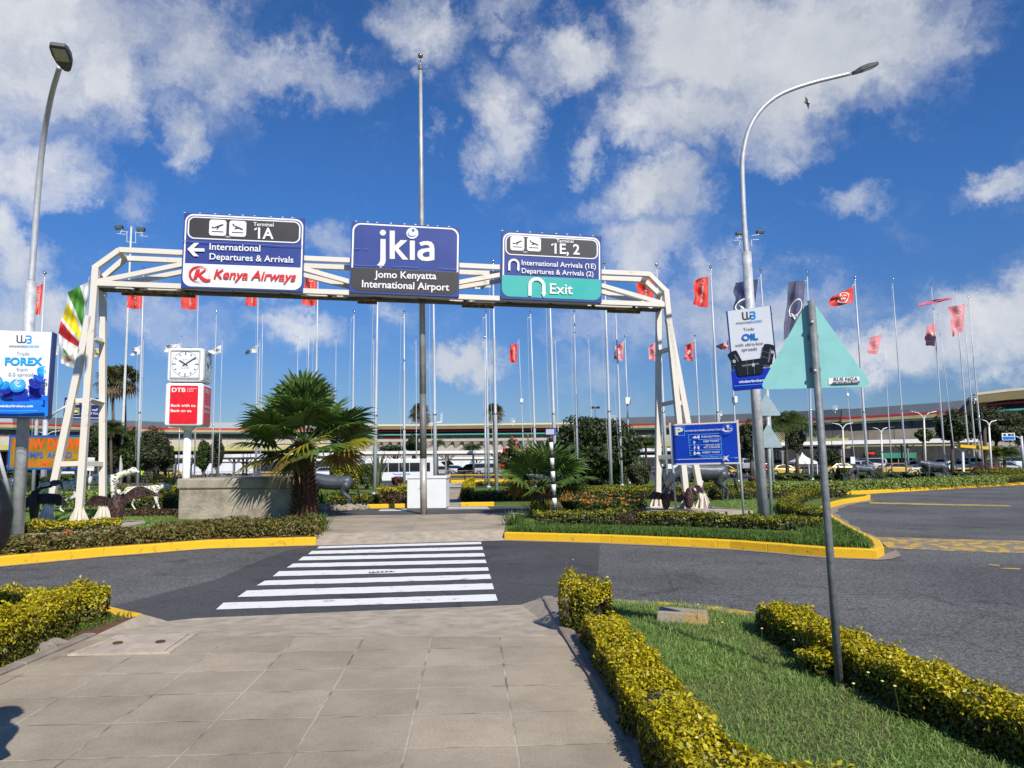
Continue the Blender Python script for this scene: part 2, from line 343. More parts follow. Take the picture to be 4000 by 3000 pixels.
def hedge(name, label, line, w, h, leaf, dens, m, cat='hedge', z=.15, group=None, seed=3, wild=.12, core=None, asp=.5, taper=True):
    """line: ground points; a clipped hedge of leaves over a dark core that paints the inner shade"""
    line = [Vector((p[0], p[1], 0)) for p in line]; rs = np.random.RandomState(seed)
    L = sum((b-a).length for a, b in zip(line[:-1], line[1:])); root = thing(name, label, cat, (line[0].x, line[0].y, z), group)
    cum = [0]
    for a, b in zip(line[:-1], line[1:]): cum.append(cum[-1]+(b-a).length)
    per = w+2*h; n = int(dens*(L+w)*per)
    t = rs.uniform(-w*.45, L+w*.45, n); q = rs.uniform(0, per, n)
    la = np.array([(p.x, p.y) for p in line]); tc_ = np.clip(t, 0, L)
    cx = np.interp(tc_, cum, la[:,0]); cy = np.interp(tc_, cum, la[:,1])
    e = .01; dx = np.interp(np.clip(tc_+.08, 0, L), cum, la[:,0])-np.interp(np.clip(tc_-.08, 0, L), cum, la[:,0]); dy = np.interp(np.clip(tc_+.08, 0, L), cum, la[:,1])-np.interp(np.clip(tc_-.08, 0, L), cum, la[:,1])
    dn = np.hypot(dx, dy)+1e-9; dx /= dn; dy /= dn
    ov = t-tc_; fr = np.sqrt(np.clip(1-(np.abs(ov)/(w*.5))**2, .02, 1))
    side = np.where(q < h, -1, np.where(q > h+w, 1, 0))
    off = np.where(side == 0, (q-h-w/2), side*w/2)*fr; zz = np.where(side == -1, q, np.where(side == 1, per-q, h))
    ph0 = rs.uniform(0, 6.28, 2)
    sh = np.clip((zz-h*.6)/(h*.4), 0, 1); off = np.where(side != 0, off*(1-.18*sh), off); zz = np.where(side == 0, zz-.12*h*(np.abs(off)/(w/2))**2+h*(.09*np.sin(t*4.3/w*.5+ph0[0])+.07*np.sin(t*9.7/w*.5+off*6/w+ph0[1])-.16*np.clip((np.abs(t-L/2)-L/2+w*.3)/(w*.7), 0, 1)), zz)
    ph = rs.uniform(0, 6.28, 6); bump = np.sin(t*7.1/w*.5+ph[0])*.4+np.sin(t*3.3/w*.6+ph[1]+off*5/w)*.35+np.sin(t*11/w*.4+zz*9+ph[2])*.25
    rr = 1+wild*bump+rs.normal(0, .05, n)
    inn = rs.uniform(0, 1, n) < .3; rr = np.where(inn, rr*rs.uniform(.75, .98, n), rr)
    x = cx+dx*ov-dy*off*rr; y = cy+dy*ov+dx*off*rr; z_ = zz*np.where(side == 0, rr, 1)+rs.normal(0, .03*h, n)
    z_ = np.clip(z_, .02, None)
    Nx = np.c_[-dy*side+dx*ov/w, dx*side+dy*ov/w, np.where(side == 0, 1., .35)]
    shoot = rs.uniform(0, 1, n) < .05; z_ = np.where(shoot & (side == 0), z_+rs.uniform(.02, .22, n)*h, z_)
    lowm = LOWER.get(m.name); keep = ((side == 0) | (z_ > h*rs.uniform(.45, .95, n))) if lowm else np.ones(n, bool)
    Q = np.c_[x-line[0].x, y-line[0].y, z_]
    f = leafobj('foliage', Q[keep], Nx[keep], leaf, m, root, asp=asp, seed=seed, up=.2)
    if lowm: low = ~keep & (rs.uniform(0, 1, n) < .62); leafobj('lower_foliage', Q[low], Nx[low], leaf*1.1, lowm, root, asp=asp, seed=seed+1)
    mb = MB(); pts = resample(line, w*.5); k = 8
    vs = []; fs = []
    for i, p in enumerate(pts):
        d = (pts[min(i+1, len(pts)-1)]-pts[max(i-1, 0)]); d = d.normalized() if d.length > 1e-6 else Vector((1,0,0)); nn = Vector((-d.y, d.x, 0))
        for (a, b) in ((-.36, 0), (-.40, .5), (-.34, .78), (-.15, .86), (.15, .86), (.34, .78), (.40, .5), (.36, 0)):
            vs.append(p-line[0]+nn*(a*w)+Vector((0,0,b*h*(1+.05*math.sin(i*1.7)))))
    for i in range(len(pts)-1):
        for j in range(7): fs.append((i*8+j, i*8+j+1, i*8+8+j+1, i*8+8+j))
    fs += [tuple(range(7, -1, -1)), tuple((len(pts)-1)*8+j for j in range(8))]
    mb.add(vs, fs); mb.build('stems_or_core', core or mat('hedge_core_shade', (.018, .022, .008), .9, var=.5, sc=20), root)  # dark solid core: shade inside the hedge put into its colour
    return root
def organic(name, m, parent, tubes, balls=(), vox=.03, sm=6, smoothf=.6):
    """one continuous sculpted surface from tapered limbs: [(points, radii)], [(centre, r, scale)]"""
    mb = MB()
    for pts, rad in tubes:
        mb.tube(pts, rad, 10)
        mb.ball(pts[0], rad[0] if hasattr(rad, '__len__') else rad, 10, 6); mb.ball(pts[-1], rad[-1] if hasattr(rad, '__len__') else rad, 10, 6)
    for b in balls: mb.ball(b[0], b[1], 14, 10, b[2] if len(b) > 2 else (1,1,1))
    o = mb.build(name, m, None)
    r = o.modifiers.new('r', 'REMESH'); r.mode = 'VOXEL'; r.voxel_size = vox; r.use_smooth_shade = True
    s = o.modifiers.new('s', 'SMOOTH'); s.factor = smoothf; s.iterations = sm
    dg = bpy.context.evaluated_depsgraph_get(); me = bpy.data.meshes.new_from_object(o.evaluated_get(dg)); me.name = name
    o.modifiers.clear(); old = o.data; o.data = me; bpy.data.meshes.remove(old)
    me.polygons.foreach_set('use_smooth', [True]*len(me.polygons))
    if not me.materials: me.materials.append(m)
    if parent: o.parent = parent
    return o
# ---------------------------------------------------------------- ground, roads, pavement
def asphalt(name, c1, c2, spk, bump=.5, patches=None):
    m = bpy.data.materials.new(name); m.use_nodes = True; t = m.node_tree; n, l = t.nodes, t.links; b = n['Principled BSDF']
    b.inputs['Roughness'].default_value = .85; b.inputs['Specular IOR Level'].default_value = .3
    tcn = n.new('ShaderNodeTexCoord'); co_ = tcn.outputs['Object']
    def nz(s, d=4):
        x = n.new('ShaderNodeTexNoise'); x.inputs['Scale'].default_value = s; x.inputs['Detail'].default_value = d; l.new(co_, x.inputs['Vector']); return x.outputs[0]
    big = n.new('ShaderNodeValToRGB'); l.new(nz(.35, 6), big.inputs[0]); big.color_ramp.elements[0].position = .38; big.color_ramp.elements[1].position = .62
    big.color_ramp.elements[0].color = (*c1, 1); big.color_ramp.elements[1].color = (*c2, 1)
    vo = n.new('ShaderNodeTexVoronoi'); vo.inputs['Scale'].default_value = 48; l.new(co_, vo.inputs['Vector'])
    sp = n.new('ShaderNodeMix'); sp.data_type = 'RGBA'; sp.blend_type = 'OVERLAY'; sp.inputs[0].default_value = spk
    l.new(big.outputs[0], sp.inputs[6]); 
    bw = n.new('ShaderNodeRGBToBW'); l.new(vo.outputs['Color'], bw.inputs[0]); l.new(bw.outputs[0], sp.inputs[7])
    cv = n.new('ShaderNodeTexVoronoi'); cv.feature = 'DISTANCE_TO_EDGE'; cv.inputs['Scale'].default_value = .42; wm = n.new('ShaderNodeMix'); wm.data_type = 'RGBA'; wm.inputs[0].default_value = .12; wz = n.new('ShaderNodeTexNoise'); wz.inputs['Scale'].default_value = 2.4; wz.inputs['Detail'].default_value = 6; l.new(co_, wz.inputs['Vector']); l.new(co_, wm.inputs[6]); l.new(wz.outputs['Color'], wm.inputs[7]); l.new(wm.outputs[2], cv.inputs['Vector'])
    ck = n.new('ShaderNodeMapRange'); l.new(cv.outputs['Distance'], ck.inputs[0]); ck.inputs[1].default_value = .004; ck.inputs[2].default_value = .012; ck.inputs[3].default_value = .80; ck.inputs[4].default_value = 1
    mk = n.new('ShaderNodeMapRange'); l.new(nz(.22, 2), mk.inputs[0]); mk.inputs[1].default_value = .50; mk.inputs[2].default_value = .56
    cm = n.new('ShaderNodeMath'); cm.operation = 'MAXIMUM'; l.new(ck.outputs[0], cm.inputs[0]); l.new(mk.outputs[0], cm.inputs[1])
    os_ = n.new('ShaderNodeMapRange'); l.new(nz(1.3, 3), os_.inputs[0]); os_.inputs[1].default_value = .30; os_.inputs[2].default_value = .42; os_.inputs[3].default_value = .68; os_.inputs[4].default_value = 1
    c2_ = n.new('ShaderNodeMath'); c2_.operation = 'MULTIPLY'; l.new(cm.outputs[0], c2_.inputs[0]); l.new(os_.outputs[0], c2_.inputs[1])
    fm = n.new('ShaderNodeVectorMath'); fm.operation = 'SCALE'; l.new(sp.outputs[2], fm.inputs[0]); l.new(c2_.outputs[0], fm.inputs['Scale']); l.new(fm.outputs[0], b.inputs['Base Color'])
    bp = n.new('ShaderNodeBump'); bp.inputs['Strength'].default_value = bump; bp.inputs['Distance'].default_value = .008; l.new(vo.outputs['Distance'], bp.inputs['Height']); l.new(bp.outputs[0], b.inputs['Normal'])
    return m
M_road = asphalt('asphalt', (.088,.087,.085), (.130,.128,.123), .65)
M_patch = asphalt('new_asphalt', (.058,.058,.060), (.078,.077,.078), .35, .25)
M_road2 = asphalt('smooth_asphalt', (.075,.072,.068), (.088,.085,.08), .3, .2)
def slabs(name, ang, off, w, d, cols, mortar):
    m = bpy.data.materials.new(name); m.use_nodes = True; t = m.node_tree; n, l = t.nodes, t.links; b = n['Principled BSDF']
    b.inputs['Roughness'].default_value = .88; b.inputs['Specular IOR Level'].default_value = .25
    tcn = n.new('ShaderNodeTexCoord'); mp = n.new('ShaderNodeMapping'); l.new(tcn.outputs['Object'], mp.inputs[0])
    mp.inputs['Rotation'].default_value = (0, 0, ang); mp.inputs['Location'].default_value = (off[0], off[1], 0)
    nz = n.new('ShaderNodeTexNoise'); nz.inputs['Scale'].default_value = 3.2; nz.inputs['Detail'].default_value = 5; l.new(tcn.outputs['Object'], nz.inputs['Vector'])
    sb = n.new('ShaderNodeVectorMath'); sb.operation = 'SUBTRACT'; l.new(nz.outputs['Color'], sb.inputs[0]); sb.inputs[1].default_value = (.5,.5,.5)
    sc = n.new('ShaderNodeVectorMath'); sc.operation = 'SCALE'; l.new(sb.outputs[0], sc.inputs[0]); sc.inputs['Scale'].default_value = .035
    ad = n.new('ShaderNodeVectorMath'); ad.operation = 'ADD'; l.new(mp.outputs[0], ad.inputs[0]); l.new(sc.outputs[0], ad.inputs[1])
    br = n.new('ShaderNodeTexBrick'); br.offset = .0; br.squash = 1; l.new(ad.outputs[0], br.inputs['Vector'])
    br.inputs['Scale'].default_value = 1; br.inputs['Brick Width'].default_value = w; br.inputs['Row Height'].default_value = d
    br.inputs['Mortar Size'].default_value = .009; br.inputs['Mortar Smooth'].default_value = .35; br.inputs['Bias'].default_value = 0
    br.inputs['Color1'].default_value = (*cols[0], 1); br.inputs['Color2'].default_value = (*cols[1], 1)
    # joints: pale cement with dark cracked edges
    mo = n.new('ShaderNodeTexNoise'); mo.inputs['Scale'].default_value = 4; mo.inputs['Detail'].default_value = 6; l.new(tcn.outputs['Object'], mo.inputs['Vector'])
    mr = n.new('ShaderNodeValToRGB'); l.new(mo.outputs[0], mr.inputs[0]); mr.color_ramp.elements[0].position = .36; mr.color_ramp.elements[0].color = (*mortar[0], 1); mr.color_ramp.elements[1].position = .54; mr.color_ramp.elements[1].color = (*mortar[1], 1)
    l.new(mr.outputs[0], br.inputs['Mortar'])
    st = n.new('ShaderNodeTexNoise'); st.inputs['Scale'].default_value = 1.1; st.inputs['Detail'].default_value = 8; st.inputs['Roughness'].default_value = .7; l.new(tcn.outputs['Object'], st.inputs['Vector'])
    sr = n.new('ShaderNodeValToRGB'); l.new(st.outputs[0], sr.inputs[0]); sr.color_ramp.elements[0].position = .3; sr.color_ramp.elements[0].color = (.70,.69,.68,1); sr.color_ramp.elements[1].position = .60; sr.color_ramp.elements[1].color = (1.08,1.07,1.03,1)
    mu = n.new('ShaderNodeMix'); mu.data_type = 'RGBA'; mu.blend_type = 'MULTIPLY'; mu.inputs[0].default_value = 1; l.new(br.outputs[0], mu.inputs[6]); l.new(sr.outputs[0], mu.inputs[7])
    g = n.new('ShaderNodeTexNoise'); g.inputs['Scale'].default_value = 60; g.inputs['Detail'].default_value = 6; g.inputs['Roughness'].default_value = .75; l.new(tcn.outputs['Object'], g.inputs['Vector'])
    gr = n.new('ShaderNodeValToRGB'); l.new(g.outputs[0], gr.inputs[0]); gr.color_ramp.elements[0].position = .30; gr.color_ramp.elements[0].color = (.74,.74,.74,1); gr.color_ramp.elements[1].position = .62; gr.color_ramp.elements[1].color = (1.06,1.06,1.06,1)
    m2 = n.new('ShaderNodeMix'); m2.data_type = 'RGBA'; m2.blend_type = 'MULTIPLY'; m2.inputs[0].default_value = 1; l.new(mu.outputs[2], m2.inputs[6]); l.new(gr.outputs[0], m2.inputs[7])
    l.new(m2.outputs[2], b.inputs['Base Color'])
    hm = n.new('ShaderNodeMath'); hm.operation = 'MULTIPLY_ADD'; l.new(br.outputs['Fac'], hm.inputs[0]); hm.inputs[1].default_value = -1.0; l.new(g.outputs[0], hm.inputs[2])
    bp = n.new('ShaderNodeBump'); bp.inputs['Strength'].default_value = .55; bp.inputs['Distance'].default_value = .006; l.new(hm.outputs[0], bp.inputs['Height']); l.new(bp.outputs[0], b.inputs['Normal'])
    return m
PA = math.atan2(160, 2900)
j0 = G(2028, 2987); j1 = G(1936, 2421)
def prot(v): return (v.x*math.cos(-PA) - v.y*math.sin(-PA), v.x*math.sin(-PA)+v.y*math.cos(-PA))
q0 = prot(j0); rowY = prot(G(1800, 2788))[1]
M_slab = slabs('paving_slabs', -PA, (-(q0[0] % .612), -(rowY % .552)), .612, .552, ((.425,.358,.268), (.345,.292,.222)), ((.19,.16,.125), (.47,.405,.315)))
M_slab2 = slabs('far_paving', -PA, (.2, .1), 1.2, 1.1, ((.43,.36,.27), (.37,.31,.24)), ((.18,.15,.12), (.40,.34,.27)))
M_conc = mat('concrete', (.40,.335,.25), .9, var=.25, sc=5, bump=.3, bsc=60)
M_kerbc = mat('kerb_concrete', (.30,.25,.20), .9, col2=(.20,.165,.13), sc=9, bump=.4, bsc=50)
M_yel = mat('yellow_paint', (.42,.25,.03), .6, col2=(.76,.45,.018), thr=(.27,.42), sc=8, det=8, bump=.35, bsc=30, spec=.3)
M_yelw = mat('worn_yellow_paint', (.22,.185,.15), .8, col2=(.52,.34,.05), thr=(.49,.55), sc=4.5, spec=.2, det=11)
M_white = mat('road_paint', (.34,.33,.31), .7, col2=(.78,.77,.74), thr=(.30,.40), sc=5, spec=.3, det=9)
M_soil = mat('soil', (.10,.042,.022), .95, col2=(.17,.08,.045), sc=9, bump=.6, bsc=30)
M_lawn = mat('lawn', (.075,.115,.022), .95, col2=(.15,.20,.045), sc=3.2, bump=.9, bsc=60, spec=.1, det=9)
M_lawn2 = mat('dark_lawn', (.055,.085,.018), .95, col2=(.12,.15,.035), sc=2.6, bump=.9, bsc=50, spec=.1, det=9)
M_grd = mat('dry_ground', (.17,.13,.08), .95, col2=(.10,.12,.045), sc=.4, spec=.1)
g_ = MB(); g_.box((0, 250, -1.0), (2600, 2600, .1)); struct(g_, 'ground', M_grd)
def dense(poly, z, step=None):
    return [Vector((p[0], p[1], z)) for p in poly]
def sheet(name, poly, z, m):
    mb = MB(); pl = [(p[0], p[1]) for p in poly]; a = sum(pl[i][0]*pl[(i+1)%len(pl)][1]-pl[(i+1)%len(pl)][0]*pl[i][1] for i in range(len(pl)))
    if a < 0: pl = pl[::-1]
    mb.add([Vector((x, y, z)) for x, y in pl], [tuple(range(len(pl)))]); return struct(mb, name, m)
sheet('road', [(-70,-14),(70,-14),(70,52),(-70,52)], 0, M_road)
# darker resurfaced strip round the crossing
sheet('road_patch', [G(*p, 0) for p in ((655,2425),(300,2400),(420,2375),(850,2262),(980,2205),(1120,2150),(1234,2131),(1971,2110),(2344,2121),(2338,2210),(2330,2332),(2113,2330),(2034,2362))], .004, M_patch)
fk_l = smoothline([(-30,-4),(-22,4),(-13.5,9.8)], 1)[:-1] + [G(0,2212,0), G(405,2174,0), G(816,2142,0), G(1234,2130,0)]
fk_l = [(p[0], p[1]) for p in fk_l]
fk_r = [G(1971,2109,0), G(2344,2120,0), G(2700,2136,0), G(2853,2144,0), G(3050,2160,0), G(3233,2176,0), G(3423,2184,0), G(3452,2170,0)]
fk_r2 = [G(3436,2141,0), G(3330,2085,0), G(3253,2034,0), G(3221,2004,0), G(3240,1985,0), G(3300,1968,0), G(3396,1954,0)]
nose = [(G(3396,1954,0)), G(3400,1947,0), G(3300,1944,0)]
uk = [G(3294,1935,0), G(3420,1927,0), G(3640,1914,0), G(4000,1893,0), Vector((52, 56, 0)), Vector((75, 72, 0))]
def xy(l): return [(p[0], p[1]) for p in l]
isl = xy(fk_l) + xy([G(1234,2084,.15), G(1971,2068,.15)]) + xy(fk_r) + xy(fk_r2) + xy(nose[1:]) + xy(uk[:4]) + [(44, 52), (-90, 52), (-90, -4)]
mb = MB(); mb.prism(isl, -.3, .15); struct(mb, 'island_lawn', M_lawn)
mb = MB(); mb.add([Vector(v) for v in ((-120,52,.15),(44,52,.15),(95,52,.15),(120,78,-.8),(-120,78,-.8))], [(0,1,2,3,4)]); struct(mb, 'slope_lawn', M_lawn2)
sheet('car_park', [(-130,78),(130,78),(130,260),(-130,260)], -.8, M_road2)
# far lane with the taxis and its verges
def strip(name, pxs, z, m): return sheet(name, [G(x, y, z) for x, y in pxs], z, m)
# near platform: left bed, path, right bed
pl, pr = -3.9, None
pathL = [(-3.95,-2),(-3.9,5.6),(-3.9,7.1)]
pathR = [(.455,6.86),(.60,5.08),(.755,3.83),(.95,2.2),(1.5,-2)]
nk_l = [(-30,1.5),(-16,5.4),(-9.5,7.1), tuple(G(0,2428,0))[:2], tuple(G(330,2404,0))[:2], (-3.92,8.02)]
nk_r = [(.34,8.75),(.62,8.72),(1.06,8.62),(1.83,8.32),(2.2,8.12),(2.6,7.65),(2.95,6.9),(3.1,6.0),(3.15,5.0),(3.3,4.0),(3.6,3.0),(4.3,1.6),(6.5,-2)]
mb = MB(); mb.prism([(-30,-6)]+nk_l+[(-3.9,7.1),(-3.9,-6)], -.3, .146); struct(mb, 'verge', M_soil)
mb = MB(); mb.prism([(.46,6.86)]+nk_r+[(6.5,-6),(1.5,-6)]+pathR[::-1][:-1], -.3, .146); struct(mb, 'verge', M_soil)
mb = MB(); mb.prism(pathL+[(.455,6.86)]+pathR[1:]+[(1.5,-6),(-3.95,-6)], -.3, .15); struct(mb, 'path', M_slab)
# dropped kerb: ramp with flared wings
mb = MB(); V = Vector
r = [V((-3.9,7.1,.151)), V((.455,6.86,.151)), G(2034,2362,.012), G(1400,2387,.012), G(760,2415,.012), G(655,2426,.012), V((-3.92,8.02,.16)), V((.34,8.75,.16))]
mb.add(r, [(0,1,2,3,4,5), (0,5,6), (1,7,2)]); struct(mb, 'path_ramp', M_conc)
def kerb(name, line, m, w=.15, h=.165, side=1, joint=.95, z=0, c=.02):
    """kerb of cast blocks along line; body lies on side (+1: to the left of travel)"""
    line = [Vector((p[0], p[1], 0)) for p in line]; mb = MB(); vs = []; fs = []; cum = 0; prof = [(-.012, -.02), (-.012, h-c), (c, h), (w-c, h), (w, h-c), (w, -.02)]
    pts = resample(line, .24); rings = []; jc = 0
    for i, p in enumerate(pts):
        d = (pts[min(i+1, len(pts)-1)]-pts[max(i-1, 0)]).normalized(); nn = Vector((-d.y, d.x, 0))*side
        if i: jc += (p-pts[i-1]).length
        wob = .004*math.sin(i*2.3)
        if jc > joint and i < len(pts)-1:
            jc = 0
            for (s, ins) in ((-.012, 0), (-.006, .009), (.006, .009), (.012, 0)): rings.append((p+d*s, nn, ins))
        else: rings.append((p, nn, wob*.5))
    for (p, nn, ins) in rings:
        for (a, b) in prof: vs.append(p + nn*(a+ins if a < w/2 else a-ins) + Vector((0, 0, z+(b-ins if b > h/2 else b))))
    k = len(prof)
    for i in range(len(rings)-1):
        for j in range(k-1):
            q = (i*k+j, (i+1)*k+j, (i+1)*k+j+1, i*k+j+1); fs.append(q if side > 0 else q[::-1])
    fs.append(tuple(range(k))); fs.append(tuple((len(rings)-1)*k+j for j in reversed(range(k))))
    mb.add(vs, fs); return struct(mb, name, m)
kerb('kerb', fk_l, M_yel, side=1); kerb('kerb', fk_r, M_yel, side=1); kerb('kerb', [fk_r[-1]]+fk_r2+nose[1:2], M_yel, side=1); kerb('kerb', uk, M_yel, side=1, w=.2)
kerb('kerb', nk_l, M_yel, side=-1, h=.17); kerb('kerb', nk_r, M_yelw, side=-1, w=.13, h=.17)
kerb('path_edging', [(.455,6.86),(.60,5.08),(.755,3.83),(.95,2.2),(1.5,-2)], M_kerbc, w=.11, h=.03, side=1, z=.15, joint=.9, c=.008)
kerb('path_edging', [(-3.9,7.1),(-3.9,5.6),(-3.95,-2)], M_kerbc, w=.10, h=.025, side=-1, z=.15, joint=.9, c=.008)
kerb('path_edging', [(.34,8.75),(.455,6.86)], M_kerbc, w=.11, h=.03, side=1, z=.15, joint=.9, c=.008)
# concrete channel at the foot of the kerbs
def channel(line, w, z, side):
    line = resample([Vector((p[0], p[1], 0)) for p in line], .4); mb = MB(); vs = []
    for i, p in enumerate(line):
        d = (line[min(i+1, len(line)-1)]-line[max(i-1, 0)]).normalized(); nn = Vector((-d.y, d.x, 0))*side
        vs += [p+nn*.01+V((0,0,z)), p-nn*(w*(1+.15*math.sin(i*1.3)))+V((0,0,z))]
    fs = [(2*i, 2*i+1, 2*i+3, 2*i+2) if side > 0 else (2*i, 2*i+2, 2*i+3, 2*i+1) for i in range(len(line)-1)]
    mb.add(vs, fs); struct(mb, 'road_channel', mat('channel_concrete', (.25,.205,.165), .9, var=.2, sc=8))
channel(fk_l, .16, .008, 1); channel(fk_r[:-1], .18, .008, 1); channel(fk_r2, .32, .008, 1)
sheet('road_channel', [G(*p, 0) for p in ((3400,2185),(3456,2166),(3500,2150),(3522,2172),(3480,2186),(3420,2190))], .009, MATS['channel_concrete'])
# zebra crossings
ZB = [((845,2380),(873,2354),(1936,2321),(1944,2346)),((927,2332),(965,2306),(1923,2278),(1930,2301)),((1002,2287),(1035,2268),(1913,2243),(1919,2261)),((1066,2251),(1090,2231),(1906,2216),(1909,2229)),
 ((1120,2217),(1146,2201),(1896,2186),(1901,2199)),((1165,2189),(1184,2174),(1890,2160),(1895,2173)),((1203,2165),(1218,2152),(1884,2135),(1887,2147)),((1237,2142),(1248,2134),(1879,2116),(1881,2125))]
for q in ZB:
    a, b, c, d = [G(x, y, .008) for x, y in q]; mb = MB(); top = []; bot = []; n = 26
    for i in range(n+1):
        t = i/n; w1, w2 = (rnd.uniform(-.012, .012) for _ in '12')
        top.append(b.lerp(c, t)+V((0, w1, 0))); bot.append(a.lerp(d, t)+V((0, w2, 0)))
    mb.add(bot+top, [(i, i+1, n+2+i, n+1+i) for i in range(n)]); struct(mb, 'crossing_stripe', M_white)
# second lane behind the tall pole, its crossing and kerbs
pav = [G(1234,2084,.155), G(1276,2062,.155), G(1258,2013,.155), G(1700,2008,.155), G(2000,2001,.155), G(2075,2000,.155), G(1985,2030,.155), G(1972,2060,.155), G(1975,2066,.155)]
sheet('path', pav[:-1]+[G(1971,2068,.155)], .155, M_slab2)
mb = MB(); a = [G(1234,2131,.006), G(1971,2110,.006), G(1971,2068,.157), G(1234,2084,.157)]; a += [p-V((0,0,.3)) for p in a]; mb.add(a, [(0,1,2,3),(0,4,5,1),(1,5,6,2),(3,7,4,0)]); struct(mb, 'path_ramp', M_conc)
strip('road', ((1130,2016),(1700,2009),(2300,1994),(2260,1974),(1750,1981),(1130,1991)), .158, M_road2)
for (x0, x1, y0, y1) in ((1480,1588,1996,1993),(1486,1588,1991,1989),(1745,1912,1989,1987),(1750,1908,1985,1983),(1752,1904,1982,1980.5)):
    strip('crossing_stripe', ((x0,y0),(x1,y0-1.5),(x1,y1-1.5),(x0,y1)), .162, M_white)
kerb('kerb', [G(1434,1987,.15), G(1589,1984,.15)], M_yel, z=.15, h=.14, side=1); kerb('kerb', [G(1800,1979,.15), G(1930,1977,.15)], M_yel, z=.15, h=.14, side=1)
strip('path', ((1745,1979),(1795,1979),(1806,1950),(1814,1906),(1744,1906)), .157, M_slab2)
# third crossing and the taxi lane
def slope_z(y): return .15 if y < 52 else (.15-.95*(y-52)/26 if y < 78 else -.8)
def GS(px, py):
    z = .15
    for _ in range(40): z = .5*z+.5*slope_z(G(px, py, z).y)
    return G(px, py, z)
def sstrip(name, pxs, m, dz=.006):
    mb = MB(); mb.add([GS(*p)+V((0,0,dz)) for p in pxs], [tuple(range(len(pxs)))]); return struct(mb, name, m)
sstrip('road', ((1500,1908),(1900,1906),(1900,1888),(1500,1891)), M_road2, .02)
for y in (1904, 1900, 1896, 1892): sstrip('crossing_stripe', ((1742,y),(1826,y-.8),(1826,y-2.6),(1742,y-1.8)), M_white, .03)
kerb('kerb', [GS(1742,1887)-V((0,0,0)), GS(1880,1885), GS(2080,1883)], M_yel, z=slope_z(GS(1880,1885).y), h=.2, w=.3, side=1)
# speed hump across the side road and the yellow lines
hp = [G(*p, 0) for p in ((3375,2097),(4000,2113),(4500,2126),(4560,2180),(4000,2163),(3470,2143))]
mb = MB(); a, b, c, d, e, f = hp; vs = []; n = 8
for i in range(n+1):
    t = i/n; h = .004+.07*math.sin(math.pi*t)
    for (p, q) in ((f, a), (e.lerp(d, .0), b), (d, c)): vs.append(p.lerp(q, t)+V((0,0,h)))
mb.add(vs, [(i*3+j, i*3+j+1, i*3+3+j+1, i*3+3+j) for i in range(n) for j in range(2)]); struct(mb, 'speed_hump', M_yelw, True)
strip('road_marking', ((3396,1961),(3600,1966),(3950,1974),(3950,1978),(3600,1972),(3396,1967)), .005, mat('worn_line', (.12,.11,.09), .8, col2=(.50,.33,.06), thr=(.38,.5), sc=3, det=8))
strip('road_marking', ((3866,2203),(3905,2207),(3903,2211),(3862,2206)), .005, MATS['worn_line']); strip('road_marking', ((3910,2217),(3985,2220),(3985,2224),(3910,2221)), .005, MATS['worn_line'])
# drain in the crossing
t = thing('drain_grate', 'small slotted iron drain in a white stripe of the zebra crossing', 'drain', G(1490,2233,.01))
a, d = G(1441,2236,.012)-G(1490,2233,.01), G(1541,2232,.012)-G(1490,2233,.01)
mb = MB(); mb.beam(a, d, .07, .012); mb.build('frame', mat('dark_iron', (.02,.02,.02), .6), t)
for i in range(6):
    p = a.lerp(d, .05+i*.17); q = a.lerp(d, .13+i*.17); mb = MB(); mb.beam(p+V((0,0,.008)), q+V((0,0,.008)), .06, .006); mb.build('bar', M_white, t)
# cover slab in the path
cc = [G(*p, .15) for p in ((263,2562),(663,2553),(773,2476),(455,2487))]
cen = sum(cc, V())/4; t = thing('manhole_cover', 'concrete inspection cover with two rusty lifting rings set in the paving', 'manhole cover', cen)
def quadring(mb, o, i, z0, z1):
    k = 4; mb.add([p+V((0,0,z1)) for p in o]+[p+V((0,0,z1)) for p in i]+[p+V((0,0,z0)) for p in o], [(a, (a+1)%k, k+(a+1)%k, k+a) for a in range(k)]+[(2*k+a, 2*k+(a+1)%k, (a+1)%k, a) for a in range(k)])
o_ = [p-cen for p in cc]; i1 = [p*.86 for p in o_]; i2 = [p*.835 for p in o_]
mb = MB(); quadring(mb, o_, i1, -.02, .012); mb.build('frame', mat('pale_concrete', (.46,.385,.30), .9, var=.2, sc=7, bump=.4), t)
mb = MB(); mb.add([p+V((0,0,.014)) for p in i2]+[p+V((0,0,-.02)) for p in i2], [(0,1,2,3)]+[(4+a, 4+(a+1)%4, (a+1)%4, a) for a in range(4)]); mb.build('slab', mat('pale_concrete2', (.43,.36,.28), .9, var=.22, sc=4, bump=.4), t)
for f_ in (.22, .78):
    p = (i2[0].lerp(i2[3], .5)).lerp(i2[1].lerp(i2[2], .5), f_); mb = MB()
    mb.tube([p+V((.035*math.cos(k*math.pi/6), .035*math.sin(k*math.pi/6), .02)) for k in range(13)], .008, 6); mb.build('lifting_ring', mat('rust', (.09,.04,.02), .8, var=.5, sc=30), t)
